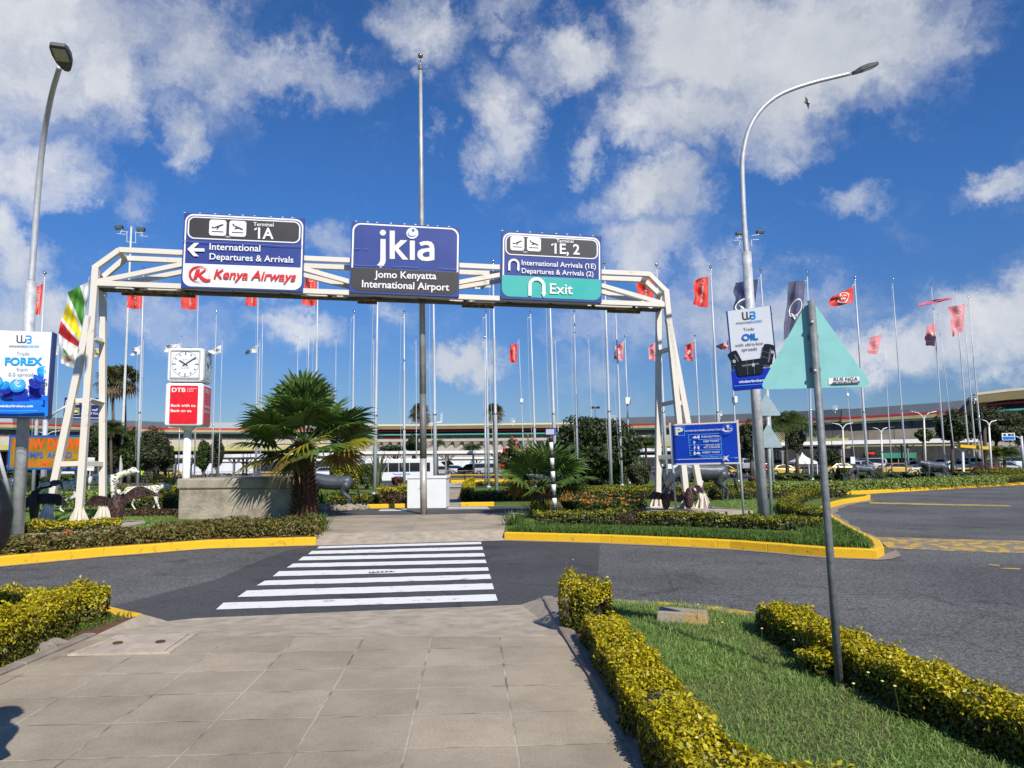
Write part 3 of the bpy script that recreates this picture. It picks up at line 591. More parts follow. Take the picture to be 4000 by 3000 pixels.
# ---------------------------------------------------------------- steel gantry and its three signs
M_cream = mat('cream_steel', (.42,.33,.24), .5, col2=(.69,.64,.555), thr=(.24,.36), sc=2.6, bump=.06, bsc=20, det=9)
M_rust = mat('rusty_tray', (.10,.065,.04), .8, col2=(.34,.25,.15), thr=(.4,.6), sc=8, det=3)
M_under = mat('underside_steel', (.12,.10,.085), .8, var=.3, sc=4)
M_blue = mat('sign_blue', (.028,.048,.225), .38, col2=(.042,.068,.265), sc=1.1, spec=.4)
M_black = mat('sign_black', (.035,.032,.032), .45, var=.1, sc=2)
M_sw = mat('sign_white', (.78,.78,.75), .45, var=.03, sc=3)
M_sw2 = mat('sign_cream_white', (.74,.72,.65), .45, var=.03, sc=3)
M_teal = mat('sign_teal', (.075,.43,.385), .38, col2=(.022,.40,.345), sc=.7, thr=(.3,.7))
M_red = mat('sign_red', (.66,.018,.018), .4, var=.06)
M_steel = mat('galvanised', (.46,.47,.48), .42, .25, col2=(.60,.61,.62), sc=9, thr=(.3,.7))
M_steel2 = mat('weathered_galvanised', (.36,.37,.38), .55, .15, col2=(.58,.59,.60), sc=5, thr=(.35,.65), det=8)
GA, GB = G(307,2040,.2), G(2685,1991,.2)
gd = (GB-GA); gd.z = 0; gd.normalize(); gn = Vector((-gd.y, gd.x, 0))      # gn points away from the camera
def F(px, py): return onplane(px, py, GA, gn)
def Bk(px, py): return onplane(px, py, GA+gn*.78, gn)
gy = thing('sign_gantry', 'cream welded steel gantry spanning the walkway and carrying three road signs', 'gantry', GA)
def gm(name, segs, w=.142, m=M_cream):
    mb = MB()
    for p, q in segs: mb.beam(p-GA, q-GA, w, w, upd=gn)
    return mb.build(name, m, gy, bev=.006)
gm('top_chord', [(F(372,1046), F(467,978)), (F(465,977), F(2537,1072)), (F(2535,1071), F(2601,1138))])
gm('top_chord', [(Bk(402,1085), Bk(490,1010)), (Bk(488,1010), Bk(2515,1094)), (Bk(2513,1093), Bk(2574,1150))])
gm('bottom_chord', [(F(372,1107), F(2594,1191))]); gm('bottom_chord', [(Bk(404,1128), Bk(2570,1206))])
for (fn, q) in ((F, ((378,1102),(950,985),(1540,1150),(2110,1046),(2588,1186))), (Bk, ((410,1122),(955,1016),(1540,1165),(2105,1072),(2565,1200)))):
    for a, b in zip(q[:-1], q[1:]): gm('diagonal', [(fn(*a), fn(*b))], .13)
gm('leg', [(F(376,1040), F(307,2042))], .168); gm('leg', [(F(350,1235), F(179,2048))], .168); gm('leg', [(Bk(402,1080), Bk(402,2036))], .16)
gm('leg', [(F(2600,1132), F(2685,1990))], .168); gm('leg', [(F(2609,1245), F(2748,1984))], .168); gm('leg', [(Bk(2573,1146), Bk(2570,1977))], .16)
for a, b in ((F(298,1566), F(340,1564)), (F(232,1813), F(318,1810)), (F(345,1562), Bk(402,1578)), (F(324,1811), Bk(402,1812)), (F(360,1322), Bk(401,1335)), (Bk(2572,1378), F(2620,1362)), (Bk(2572,1583), F(2640,1569)),
    (Bk(2571,1786), F(2662,1783)), (F(2640,1574), F(2668,1574)), (F(374,1060), Bk(402,1098)), (F(372,1108), Bk(402,1130)), (F(466,980), Bk(490,1012)), (F(2536,1072), Bk(2514,1094)), (F(2601,1140), Bk(2573,1150)), (F(2594,1192), Bk(2571,1206))):
    gm('strut', [(a, b)], .13)
for i in range(12):
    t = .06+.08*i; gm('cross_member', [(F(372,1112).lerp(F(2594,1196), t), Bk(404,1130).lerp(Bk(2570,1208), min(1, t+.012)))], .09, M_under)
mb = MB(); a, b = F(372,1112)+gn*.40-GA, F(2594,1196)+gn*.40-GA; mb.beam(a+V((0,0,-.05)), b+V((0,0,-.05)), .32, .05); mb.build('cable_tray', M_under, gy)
for (t0, t1) in ((.03,.15),(.43,.465),(.62,.68),(.90,.965)):
    for k in (.2, .6):
        a, b = F(372,1112)+gn*k-GA, F(2594,1196)+gn*k-GA; mb = MB(); mb.beam(a.lerp(b, t0)+V((0,0,-.10)), a.lerp(b, t1)+V((0,0,-.10)), .10, .06); mb.build('light_fitting', M_rust, gy)
for (x, y, fn) in ((307,2042,F),(179,2048,F),(402,2036,Bk),(2685,1990,F),(2748,1984,F),(2570,1977,Bk)):
    p = fn(x, y)-GA; mb = MB(); mb.box(p+V((0,0,-.01)), (.55,.55,.035))
    for k in range(8):
        an = k*math.pi/4+.2; d = V((math.cos(an), math.sin(an), 0)); s = V((-d.y, d.x, 0))*.012
        q = [p+d*.26, p+d*.06, p+d*.06+V((0,0,.48)), p+d*.24+V((0,0,.08))]
        mb.add([v+s for v in q]+[v-s for v in q], [(0,1,2,3),(7,6,5,4),(0,4,5,1),(1,5,6,2),(2,6,7,3),(3,7,4,0)])
    mb.build('base_plate', mat('cream_dirty', (.60,.53,.43), .6, col2=(.70,.66,.58), sc=6), gy)
for pts, z, lab in (([(60,2078),(150,2052),(560,2031),(570,2040),(450,2068),(80,2100)], .21, 'thin worn concrete plinth under the gantry legs beside the bird sculptures'), ([(2507,1981),(2726,1975),(2800,1981),(2941,1994),(2880,1998),(2660,2001),(2514,2004)], .25, 'worn concrete plinth with a yellow paint streak under the gantry legs by the parking board')):
    q = [G(x, y, z) for x, y in pts]; c = sum(q, V())/len(q); c.z = .15; mb = MB(); mb.prism([(p.x-c.x, p.y-c.y) for p in q], -.02, z-.15); o = mb.build('plinth', M_conc); o.location = c; tag(o, lab, 'plinth')
# small helpers for sign drawing, everything on the board's own plane
def stroke2(mb, pts, w, y, cap=True):
    for i, (a, b) in enumerate(zip(pts[:-1], pts[1:])):
        a, b = Vector(a), Vector(b); d = (b-a).normalized(); n = Vector((-d.y, d.x))*w/2; e = d*(w*.18)
        mb.poly2([tuple(a-n-e), tuple(b-n+e), tuple(b+n+e), tuple(a+n-e)], y - i*1e-5)
PLANE = [(-1,.06),(-.93,.30),(-.82,.30),(-.66,.07),(-.25,.10),(-.05,.10),(.55,.12),(.8,.09),(.97,-.02),(1,-.07),(.9,-.12),(.5,-.15),(.22,-.16),(-.30,-.52),(-.44,-.52),(-.16,-.14),(-.6,-.10)]
def pictos(b, c, sz, offs, cc):
    """white tiles with a climbing and a landing aircraft"""
    wh = []; bl = []
    for k, (x, y) in enumerate(offs):
        u, v = b.uv(*cc(x, y)); s = sz; wh.append(rrect(u-s/2, v-s/2, u+s/2, v+s/2, s*.17))
        an = R(24) if k == 0 else R(-22); pl_ = PLANE
        q = [(p[0]*s*.36, p[1]*s*.36) for p in pl_]; bl.append([(u+a*math.cos(an)-c_*math.sin(an), v+s*.08+a*math.sin(an)+c_*math.cos(an)) for a, c_ in q])
        bl.append([(u-s*.34, v-s*.27), (u+s*.34, v-s*.27), (u+s*.34, v-s*.225), (u-s*.34, v-s*.225)])
    b.flat('pictogram_tile', M_sw, wh[0]); b.flat('pictogram_tile', M_sw, wh[1]); b.flat('aircraft_symbol', M_black, *bl[:2]); b.flat('aircraft_symbol', M_black, *bl[2:])
def clips(b, n):
    for i in range(n): mb = MB(); mb.box((b.w*(i+.02+.4*rnd.random())/n, .03, b.h+.004), (.05, .05, .02+.02*rnd.random())); mb.build('lacing_eyelet', M_sw, b.root)
gplane = (GA-gn*.16, gn)
def uturn(b, cc, xl, xr, yb, yt, w, tip, hw, name='u_turn_arrow'):
    L, Rr = b.uv(*cc(xl, yb)), b.uv(*cc(xr, yb)); T = b.uv(*cc((xl+xr)/2, yt)); r = (Rr[0]-L[0])/2; tp = b.uv(*cc(*tip)); ww = r*w
    top = T[1]-r-ww/2; mb = MB(); y = b.y()
    o = [(L[0]-ww/2, L[1]), (L[0]-ww/2, top)] + [(L[0]+r+(r+ww/2)*math.cos(R(180-a)), top+(r+ww/2)*math.sin(R(180-a))) for a in range(10, 180, 10)] + [(L[0]+2*r+ww/2, top), (L[0]+2*r+ww/2, tp[1]+hw*1.8*r)]
    i = [(L[0]+ww/2, L[1]), (L[0]+ww/2, top)] + [(L[0]+r+(r-ww/2)*math.cos(R(180-a)), top+(r-ww/2)*math.sin(R(180-a))) for a in range(10, 180, 10)] + [(L[0]+2*r-ww/2, top), (L[0]+2*r-ww/2, tp[1]+hw*1.8*r)]
    n = len(o); mb.add([Vector((p[0], y, p[1])) for p in o+i], [(n+k, n+k+1, k+1, k) for k in range(n-1)])
    x = L[0]+2*r; mb.poly2([(x-hw*r*1.05, tp[1]+hw*1.9*r), (x, tp[1]), (x+hw*r*1.05, tp[1]+hw*1.9*r)], y); mb.build(name, M_sw, b.root)
# --- departures sign
b = Board('terminal_sign', 'blue overhead sign for Terminal 1A with a white arrow and a red airline logo', 'road sign', (714,830), (1187,854), (1187,1140), (712,1124), plane=gplane)
w, h = b.w, b.h; b.panel(M_blue, .1)
c1 = lambda x, y: (700+x*.226, 810+y*.226)
b.ring('border', M_sw, rrect(.011*w,.02*h,.989*w,.988*h,.07*w), rrect(.0235*w,.035*h,.9765*w,.966*h,.06*w))
b.flat('airline_panel', mat('panel_white', (.74,.77,.74), .4, var=.03), rrect(.011*w,.022*h,.989*w,.325*h,.07*w,corners=(1,1,0,0)))
b.ring('panel_border', M_sw, rrect(.034*w,.655*h,.966*w,.954*h,.056*w), rrect(.046*w,.672*h,.954*w,.938*h,.046*w)); b.flat('black_panel', M_black, rrect(.046*w,.672*h,.954*w,.938*h,.046*w))
pictos(b, None, .215*h, ((670,355),(1015,372)), c1)
b.text(M_sw, [('Terminal', c1(1285,326), c1(1635,338), dict(bold=.012)), ('1A', c1(1300,541), c1(1635,551), dict(bold=.02, cap=.148*h)), ('NBO', c1(800,525), c1(890,530)), ('International', c1(527,735), c1(1405,768), dict(bold=.012)), ('Departures & Arrivals', c1(527,903), c1(1975,962), dict(bold=.012))])
U = lambda l: [b.uv(*c1(*p)) for p in l]
b.flat('arrow', M_sw, U([(145,727),(262,622),(352,622),(255,712),(442,716),(442,770),(255,768),(345,852),(256,850)]))
mb = MB(); y = b.y(); cxy = b.uv(*c1(350,1157)); r1 = (b.uv(*c1(528,1157))[0]-cxy[0]); ry = .108*h
mb.ring2(circ(*cxy, r1, 36, ry), circ(cxy[0]+.01*w, cxy[1]-.004*h, r1*.90, 36, ry*.90), y)
mb.poly2(U([(300,1078),(372,1072),(345,1150),(465,1063),(470,1095),(395,1150),(372,1162),(440,1225),(500,1250),(553,1240),(545,1278),(490,1293),(430,1284),(375,1235),(335,1180),(312,1235),(250,1237)]), y-.002); mb.build('airline_logo', M_red, b.root)
b.text(M_red, [('Kenya Airways', c1(600,1228), c1(2025,1280), dict(bold=.022, shear=.25))], 'airline_lettering'); clips(b, 9)
M_seam = mat('seam_blue', (.10,.14,.36), .4)
mb = MB(); y = b.y(); stroke2(mb, [b.uv(*c1(*p)) for p in ((70,583),(350,603),(800,618),(1400,645),(1750,672),(2140,678))], .018, y); mb.build('banner_seam', M_seam, b.root)
# --- name sign
b = Board('airport_sign', 'blue overhead sign reading jkia with a black name strip, middle of the gantry', 'road sign', (1371,863), (1794,889), (1796,1159), (1368,1144), plane=gplane)
w, h = b.w, b.h; b.panel(M_blue, .1); c1 = lambda x, y: (1350+x*.226, 840+y*.226)
b.ring('border', M_sw, rrect(.01*w,.35*h,.99*w,.982*h,.075*w,corners=(0,0,1,1)), rrect(.025*w,.351*h,.975*w,.962*h,.065*w,corners=(0,0,1,1)))
b.flat('name_strip', M_black, rrect(.01*w,.03*h,.99*w,.35*h,.075*w,corners=(1,1,0,0)))
mb = MB(); y = b.y()
mb.poly2([b.uv(*c1(645+53*math.cos(t*.26), 307+50*math.sin(t*.26))) for t in range(24)], y)
for l in ([(603,415),(692,418),(692,790),(682,835),(655,878),(605,915),(545,862),(580,830),(600,780)], [(762,270),(850,273),(850,530),(955,433),(1068,440),(915,577),(1085,773),(985,770),(850,605),(850,762),(762,758)], [(1110,442),(1196,445),(1196,778),(1110,775)],
    [(1272,480),(1340,456),(1420,450),(1485,468),(1522,515),(1535,580),(1535,776),(1465,791),(1400,797),(1310,785),(1255,742),(1238,680),(1255,622),(1310,588),(1450,568),(1450,545),(1425,522),(1370,518),(1300,537)]): mb.poly2(U(l), y)
mb.build('jkia_letters', M_sw2, b.root)
b.flat('letter_counter', M_blue, U([(1450,632),(1380,640),(1337,665),(1330,695),(1350,720),(1400,727),(1450,718)]))
b.flat('logo_disc', M_sw, [b.uv(*c1(1153+103*math.cos(t*.2094), 317+97*math.sin(t*.2094))) for t in range(30)])
b.flat('logo_swoosh', mat('logo_blue', (.02,.14,.42), .4), U([(1105,292),(1075,312),(1068,340),(1095,372),(1150,385),(1205,370),(1235,343),(1200,358),(1150,365),(1105,352),(1085,328)]), [b.uv(*c1(1168+27*math.cos(t*.4189), 268+26*math.sin(t*.4189))) for t in range(15)])
b.text(M_sw, [('Jomo Kenyatta', c1(500,1083), c1(1568,1113), dict(bold=.016)), ('International Airport', c1(282,1248), c1(1788,1310), dict(bold=.016))]); clips(b, 9)
for l in (((130,862),(350,880),(500,878),(700,886)), ((800,888),(900,900),(1000,895),(1250,912)), ((1620,922),(1780,938),(1925,943)), ((140,583),(250,586)), ((330,592),(395,594))): mb = MB(); stroke2(mb, U(l), .014, b.y()); mb.build('banner_crease', M_seam, b.root)
# --- exit sign
b = Board('exit_sign', 'blue and teal overhead sign for Terminal 1E, 2 and Exit with U-turn arrows', 'road sign', (1957,901), (2347,923), (2353,1183), (1959,1166), plane=gplane)
w, h = b.w, b.h; b.panel(M_blue, .1); c1 = lambda x, y: (1940+x*.226, 880+y*.226)
b.ring('border', M_sw, rrect(.014*w,.345*h,.986*w,.975*h,.075*w,corners=(0,0,1,1)), rrect(.028*w,.346*h,.972*w,.952*h,.066*w,corners=(0,0,1,1)))
b.flat('exit_panel', M_teal, rrect(.008*w,.035*h,.992*w,.345*h,.075*w,corners=(1,1,0,0)))
b.ring('panel_border', M_sw, rrect(.038*w,.647*h,.962*w,.942*h,.058*w), rrect(.05*w,.663*h,.95*w,.925*h,.048*w)); b.flat('black_panel', M_black, rrect(.05*w,.663*h,.95*w,.925*h,.048*w))
pictos(b, None, .205*h, ((356,318),(643,333)), c1)
b.text(M_sw, [('Terminal', c1(1030,300), c1(1322,310), dict(bold=.012)), ('1E, 2', c1(940,487), c1(1430,510), dict(bold=.022, cap=.15*h)), ('NBO', c1(457,478), c1(530,482)), ('International Arrivals (1E)', c1(428,690), c1(1710,756), dict(bold=.010)), ('Departures & Arrivals (2)', c1(430,828), c1(1668,886), dict(bold=.010)), ('Exit', c1(915,1182), c1(1312,1195), dict(bold=.014, cap=.15*h))])
uturn(b, c1, 215, 372, 785, 583, .46, (372,806), .36); uturn(b, c1, 570, 810, 1222, 903, .47, (810,1250), .36); clips(b, 8)
# ---------------------------------------------------------------- flagpoles and flags
M_pole = mat('painted_silver', (.50,.52,.56), .42, .12, var=.06, sc=4)
M_chrome = mat('chrome', (.75,.75,.76), .12, 1.0, var=.02)
M_rope = mat('rope', (.6,.6,.56), .8)
def flagpole(bx, by, tx, ty, label, r=.095, box=False, group='flagpoles', rope=True):
    b = GS(bx, by); t = P(tx, ty, b.y); o = thing('flagpole', label, 'flagpole', b, group); A = t-b; L = A.length
    at = lambda f: A*f
    mb = MB(); s = r
    mb.tube([at(0), at(.325), at(.33), at(.335), at(.655), at(.66), at(.665), at(.975)], [s, s*.94, s*.94, s*.74, s*.70, s*.70, s*.52, s*.40], 12)
    mb.build('shaft', M_pole, o, True)
    mb = MB(); mb.tube([at(.327), at(.335)], [s*1.0, s*1.0], 12); mb.build('sleeve', M_chrome, o, True)
    mb = MB(); mb.ball(at(1)-V((0,0,s*.8)), s*.95, 12, 8); mb.tube([at(.97), at(.985)], s*.2, 6); mb.build('finial', M_chrome, o, True)
    mb = MB(); mb.box(at(.955)+V((-.10,0,0)), (.2,.05,.05)); mb.tube([at(.952)+V((-.18,0,-.04)), at(.948)+V((-.18,0,-.1))], .03, 6); mb.build('truck', M_steel2, o)
    if rope: mb = MB(); mb.tube([at(.95)+V((-.18,-.02,0)), at(.5)+V((-.24,-.05,0)), at(.12)+V((-.11,-.1,0))], .008, 4, False); mb.build('halyard', M_rope, o)
    mb = MB(); mb.tube([V((0,0,-.02)), V((0,0,.04)), V((0,0,.10))], [s*1.7, s*1.6, s*1.02], 12); mb.build('base_collar', M_pole, o, True)
    if box: mb = MB(); mb.box(at(.55)+V((.02,-.12,0)), (.34,.2,.42)); mb.build('light_box', M_sw, o, bev=.03)
    return o, b
FP = {}
for k, row in dict(
 a1=(128,1933,176,1060,'silver flagpole rising behind the FOREX billboard with a red flag'), a2=(326,1903,359,1046,'silver flagpole at the gantry leg flying the big green, yellow and red flag'),
 a3=(537,1904,562,1039,'silver flagpole with a red airline flag between the light mast and the clock'), a4=(759,1880,777,1033,'silver flagpole rising straight behind the clock tower with a red flag'),
 a5=(998,1885,1010,1025,'silver flagpole with a red flag behind the big fan palm, clock side'), a6=(1228,1900,1243,1030,'silver flagpole with a red flag directly behind the crown of the big fan palm'),
 a7=(1463,1931,1477,1020,'bare silver flagpole standing on the lawn between the big palm and the white box'), a8=(1701,1925,1692,1020,'bare silver flagpole straight behind the white box monument'),
 a9=(1940,1924,1925,1013,'silver flagpole with a white flag in the gap between the jkia and Exit signs'), b1=(2172,1922,2143,1017,'bare silver flagpole behind the black and white post'),
 b2=(2388,1906,2360,1021,'bare silver flagpole in front of the round tree crown'), b3=(2606,1904,2564,1029,'silver flagpole with a red flag close behind the gantry leg beside the parking board'),
 b4=(2818,1900,2775,1036,'silver flagpole with a red flag between the gantry and the OIL billboard'), b5=(3021,1886,2970,1050,'silver flagpole with a dark blue flag beside the lamp post that carries the OIL billboard'),
 b6=(3173,1874,3153,1061,'silver flagpole with a long grey-blue flag directly behind the turquoise triangle'), b7=(3392,1879,3338,1078,'silver flagpole with a bright red flag at the corner of the turquoise triangle'),
 b8=(3542,1866,3485,1089,'tall bare silver flagpole behind the spotted cat statue on the long hedge side'), b9=(3696,1863,3638,1105,'tall silver flagpole behind the wildebeest under attack, no flag of its own'),
 c1=(3793,1863,3731,1127,'silver flagpole with a dark pink flag blown out level'), c2=(3845,1865,3782,1157,'outermost silver flagpole of the curve, its pink flag hanging in tatters')).items():
    FP[k] = flagpole(*row)
for k, row in dict(
 d1=(827,1885,846,1212,'bare thin flagpole between the clock tower and the big palm'), d2=(1015,1885,1027,1210,'bare thin flagpole in the cluster left open behind the big palm fronds'), d3=(1195,1890,1208,1210,'bare thin flagpole rising out of the middle of the big palm crown'),
 d4=(1375,1900,1383,1212,'bare thin flagpole at the outer frond tips of the big palm'), d5=(1579,1913,1579,1210,'bare thin flagpole next to the white box on the palm side'), d6=(1909,1904,1898,1210,'bare thin flagpole paired with another close beside it under the jkia sign edge'),
 d7=(2095,1902,2072,1210,'bare thin flagpole behind the small fan palm'), d8=(2259,1899,2243,1210,'bare thin flagpole at the near edge of the round tree crown'), d9=(2430,1897,2405,1208,'bare thin flagpole at the far edge of the round tree crown'), e1=(3819,1863,3763,1188,'thin flagpole between the two outermost tall poles of the curve')).items():
    FP[k] = flagpole(*row, r=.08)
for k, row in dict(
 s1=(98,1888,45,1320,'short far flagpole mostly hidden by the FOREX billboard'), s2=(210,1885,230,1315,'short far flagpole with a white flag beside the FOREX billboard'), s3=(381,1893,412,1313,'short far flagpole seen just beside the gantry leg with a yellow flag'),
 s4=(545,1885,561,1315,'short far flagpole hidden behind a taller one, flying a white flag'), s5=(696,1880,711,1313,'short far flagpole with a white flag on the light mast side of the clock'), s6=(853,1880,869,1315,'short far flagpole with a white flag on the palm side of the clock'),
 s7=(1001,1880,1016,1314,'short far flagpole with a white flag behind the big palm'), s8=(1157,1880,1164,1314,'short bare far flagpole above the big palm, clock side of the crown'), s9=(1308,1880,1313,1313,'short bare far flagpole above the big palm near the gantry middle'),
 t1=(1458,1885,1460,1312,'short bare far flagpole touching the tall pole beside the white box'), t2=(1627,1880,1625,1312,'short bare far flagpole beside the thick weathered pole'), t3=(1897,1897,1894,1312,'short bare far flagpole just behind the paired thin pole'),
 t4=(2050,1882,2026,1311,'short far flagpole with a red flag under the Exit sign edge',.07,True), t5=(2186,1880,2169,1310,'short bare far flagpole sinking behind the round tree by the striped post'), t6=(2318,1880,2299,1309,'short bare far flagpole sinking behind the middle of the round tree'),
 t7=(2461,1888,2441,1309,'short far flagpole with a faded pink flag by the round tree',.07,True), t8=(2598,1884,2572,1311,'short far flagpole with a faded pink flag behind the gantry leg'), t9=(2742,1884,2714,1307,'short far flagpole with a purple and pink flag above the parking board'),
 u1=(2884,1881,2852,1306,'short far flagpole under the OIL billboard with a pink flag',.07,True), u2=(3345,1850,3281,1294,'short far flagpole behind the turquoise triangle with a white light box',.07,True), u3=(3486,1868,3449,1276,'short far flagpole with a pink flag above the grazing statue'), u4=(3739,1863,3663,1225,'short far flagpole with a pink flag between the outermost tall poles')).items():
    r_ = list(row); box = len(r_) > 6; FP[k] = flagpole(*r_[:5], r=.07, box=box, rope=False)
M_fred = mat('red_cloth', (.62,.035,.025), .7, col2=(.72,.07,.05), sc=1.5); M_fpink = mat('faded_pink_cloth', (.62,.18,.20), .75, col2=(.72,.30,.32), sc=1.2)
M_fnavy = mat('navy_cloth', (.022,.035,.105), .7, var=.2, sc=2); M_fgrey = mat('grey_blue_cloth', (.075,.075,.14), .75, col2=(.12,.12,.20), sc=2); M_fwhite = mat('white_cloth', (.72,.72,.70), .75, col2=(.60,.60,.60), sc=2)
M_fmag = mat('dark_pink_cloth', (.30,.012,.05), .7, col2=(.60,.22,.28), sc=2.5); M_fyel = mat('straw_cloth', (.58,.48,.22), .75); M_fpur = mat('purple_pink_cloth', (.20,.06,.13), .75, col2=(.66,.10,.10), thr=(.42,.6), sc=.9)
M_green = mat('flag_green', (.06,.24,.03), .7, var=.15, sc=3); M_yelc = mat('flag_yellow', (.75,.60,.02), .7, var=.1, sc=3); M_redc = mat('flag_red', (.60,.02,.03), .7, var=.1, sc=3)
def flag(pole, ht, hb, fb, ft, m, label, amp=.11, marks=None, mm=None, seed=0, nu=14, nv=16, curl=.0):
    """cloth from the four corners seen in the photo (hoist top, hoist bottom, fly bottom, fly top), rippling in depth"""
    Y = FP[pole][1].y; c = [P(*p, Y) for p in (ht, hb, fb, ft)]; rs = random.Random(seed+ht[0]); p1, p2, p3 = (rs.uniform(0, 6) for _ in '123')
    o0 = c[0].copy(); wd = (c[3]-c[0]).length
    def f(u, v, off=0):
        q = (c[0]*(1-v)+c[1]*v)*(1-u) + (c[3]*(1-v)+c[2]*v)*u
        a = amp*min(1, u*2.2); w = a*(math.sin(u*7+v*4+p1)+.5*math.sin(u*15-v*7+p2)+.35*math.sin(v*13+p3+u*5)); e = .035*wd*u*math.sin(v*11+p2)+.03*wd*math.sin(u*6+p1)*(v-.2)
        return q - o0 + Vector((e, w-off, .02*wd*math.sin(u*8+p3)*(.5-v) + .06*wd*u*math.sin(v*5+p1)*.5))
    vs = [f(i/nu, j/nv) for j in range(nv+1) for i in range(nu+1)]; k = nu+1
    mb = MB(); mb.add(vs, [(j*k+i, j*k+i+1, (j+1)*k+i+1, (j+1)*k+i) for j in range(nv) for i in range(nu)])
    t = thing('flag', label, 'flag', o0, 'flags on the poles'); mb.build('cloth', m, t, True)
    if marks:
        for mk in marks:
            mb = MB()
            if mk[0] == 't':          # text running down the cloth
                _, s, u, v0, v1, cap = mk; vt, ft_ = textmesh(s, .01); x0, x1 = vt[:,0].min(), vt[:,0].max()
                mb.add([f(u+cap*(p[1]/.7), v0+(v1-v0)*(p[0]-x0)/(x1-x0), .03) for p in vt], ft_)
            elif mk[0] == 'h':
                _, s, u0, u1, v, cap = mk; vt, ft_ = textmesh(s, .01); x0, x1 = vt[:,0].min(), vt[:,0].max()
                mb.add([f(u0+(u1-u0)*(p[0]-x0)/(x1-x0), v-cap*(p[1]/.7), .03) for p in vt], ft_)
            elif mk[0] == 'ring':
                _, u, v, ru, rv = mk; n = 24
                mb.add([f(u+ru*math.cos(6.283*i/n), v+rv*math.sin(6.283*i/n), .03) for i in range(n)]+[f(u+ru*.84*math.cos(6.283*i/n), v+rv*.84*math.sin(6.283*i/n), .03) for i in range(n)], [(i, (i+1)%n, n+(i+1)%n, n+i) for i in range(n)])
            else: mb.add([f(u, v, .032) for u, v in mk[1]], [tuple(range(len(mk[1])))])
            mb.build('emblem' if mk[0] in ('ring', 'p') else 'lettering', mm or M_sw, t)
    return t
KA = [('t', 'Kenya Airways', .38, .30, .86, .16), ('ring', .42, .16, .14, .07)]
crane = ('p', [(.30,.62),(.44,.66),(.50,.60),(.62,.57),(.52,.66),(.44,.72),(.36,.70),(.28,.68)])
flag('a1', (170,1106), (158,1230), (130,1225), (134,1122), M_fred, 'red airline flag hanging beside the FOREX billboard pole', marks=KA)
flag('a3', (558,1105), (553,1209), (496,1200), (500,1110), M_fred, 'red airline flag under the truss between the light mast and the clock', marks=KA)
flag('a4', (773,1100), (769,1210), (706,1205), (714,1105), M_fred, 'red airline flag below the Terminal 1A sign, over the clock', marks=KA)
flag('a5', (1006,1100), (1003,1197), (958,1194), (966,1105), M_fred, 'red airline flag below the far corner of the Terminal 1A sign', marks=KA)
flag('a6', (1238,1075), (1235,1194), (1184,1190), (1190,1080), M_fred, 'red airline flag seen through the truss between the first two signs', marks=KA)
flag('b3', (2556,1072), (2550,1178), (2485,1165), (2490,1085), M_fred, 'red airline flag behind the bent corner of the gantry', marks=KA)
flag('b4', (2769,1078), (2765,1203), (2708,1190), (2712,1095), M_fred, 'red airline flag in the clear between gantry and OIL billboard', marks=KA)
flag('t4', (2021,1340), (2019,1420), (1990,1412), (1993,1348), M_fred, 'small red flag on a short far pole under the Exit sign', marks=[('t','Airlines',.35,.15,.9,.2)])
flag('b5', (2962,1090), (2944,1215), (2863,1210), (2872,1105), M_fnavy, 'dark blue flag with a white crane in a ring above the OIL billboard', marks=[('ring', .48, .88, .42, .30), ('p', [(.25,.86),(.42,.90),(.52,.84),(.72,.80),(.55,.95),(.40,.98)])])
flag('b6', (3146,1097), (3128,1290), (3054,1330), (3085,1100), M_fgrey, 'long grey-blue flag with a white crane in a ring above the turquoise triangle', marks=[('ring', .42, .50, .36, .16), crane], amp=.16)
flag('b7', (3335,1117), (3335,1182), (3241,1196), (3244,1160), M_fred, 'bright red flag with a white ringed emblem at the triangle corner', marks=[('ring', .45, .5, .24, .42), ('p', [(.34,.40),(.44,.30),(.48,.62),(.40,.70)]), ('p', [(.50,.35),(.58,.30),(.56,.62),(.50,.68)])])
flag('c1', (3716,1160), (3716,1172), (3590,1200), (3587,1186), M_fmag, 'dark pink flag streaming level in the wind', amp=.10)
flag('c2', (3770,1190), (3760,1294), (3716,1316), (3708,1200), M_fpink, 'torn pink flag drooping from the outermost pole', marks=[('ring', .45, .25, .25, .12), ('h', 'Qatar', .2, .8, .82, .06)], amp=.16)
flag('s2', (229,1350), (226,1385), (206,1392), (207,1360), M_fwhite, 'white flag with a red mark beside the FOREX billboard', marks=[('t','JAL',.4,.2,.8,.3)], mm=M_red)
flag('s4', (549,1346), (547,1383), (513,1388), (517,1365), M_fwhite, 'white flag half hidden behind a tall pole next to the light mast', amp=.2)
flag('s5', (707,1341), (703,1367), (644,1377), (645,1352), M_fwhite, 'white flag with a red mark on the light mast side of the clock', marks=[('t','JAL',.22,.25,.85,.1)], mm=M_red, amp=.2)
flag('s6', (865,1346), (862,1379), (812,1388), (816,1372), M_fwhite, 'white flag with a red mark on the palm side of the clock', marks=[('t','JAL',.3,.2,.8,.1)], mm=M_red, amp=.2)
flag('s7', (1010,1345), (1006,1375), (955,1386), (962,1372), M_fwhite, 'white flag behind the big palm, next to the red one', amp=.2)
flag('a9', (1918,1063), (1916,1122), (1850,1130), (1862,1098), M_fwhite, 'white flag caught behind the truss beside the Exit sign', amp=.2)
flag('s3', (408,1354), (404,1385), (366,1394), (368,1362), M_fyel, 'yellow and brown flag seen through the gantry leg', marks=[('p', [(.1,.1),(.9,.2),(.9,.4),(.1,.3)])], mm=mat('brown_cloth', (.16,.10,.05), .8))
flag('t7', (2437,1336), (2433,1411), (2398,1402), (2403,1352), M_fpink, 'faded pink flag beside the round tree with a pale emblem', marks=[('p', [(.4,.45),(.6,.45),(.68,.6),(.5,.72),(.32,.6)])])
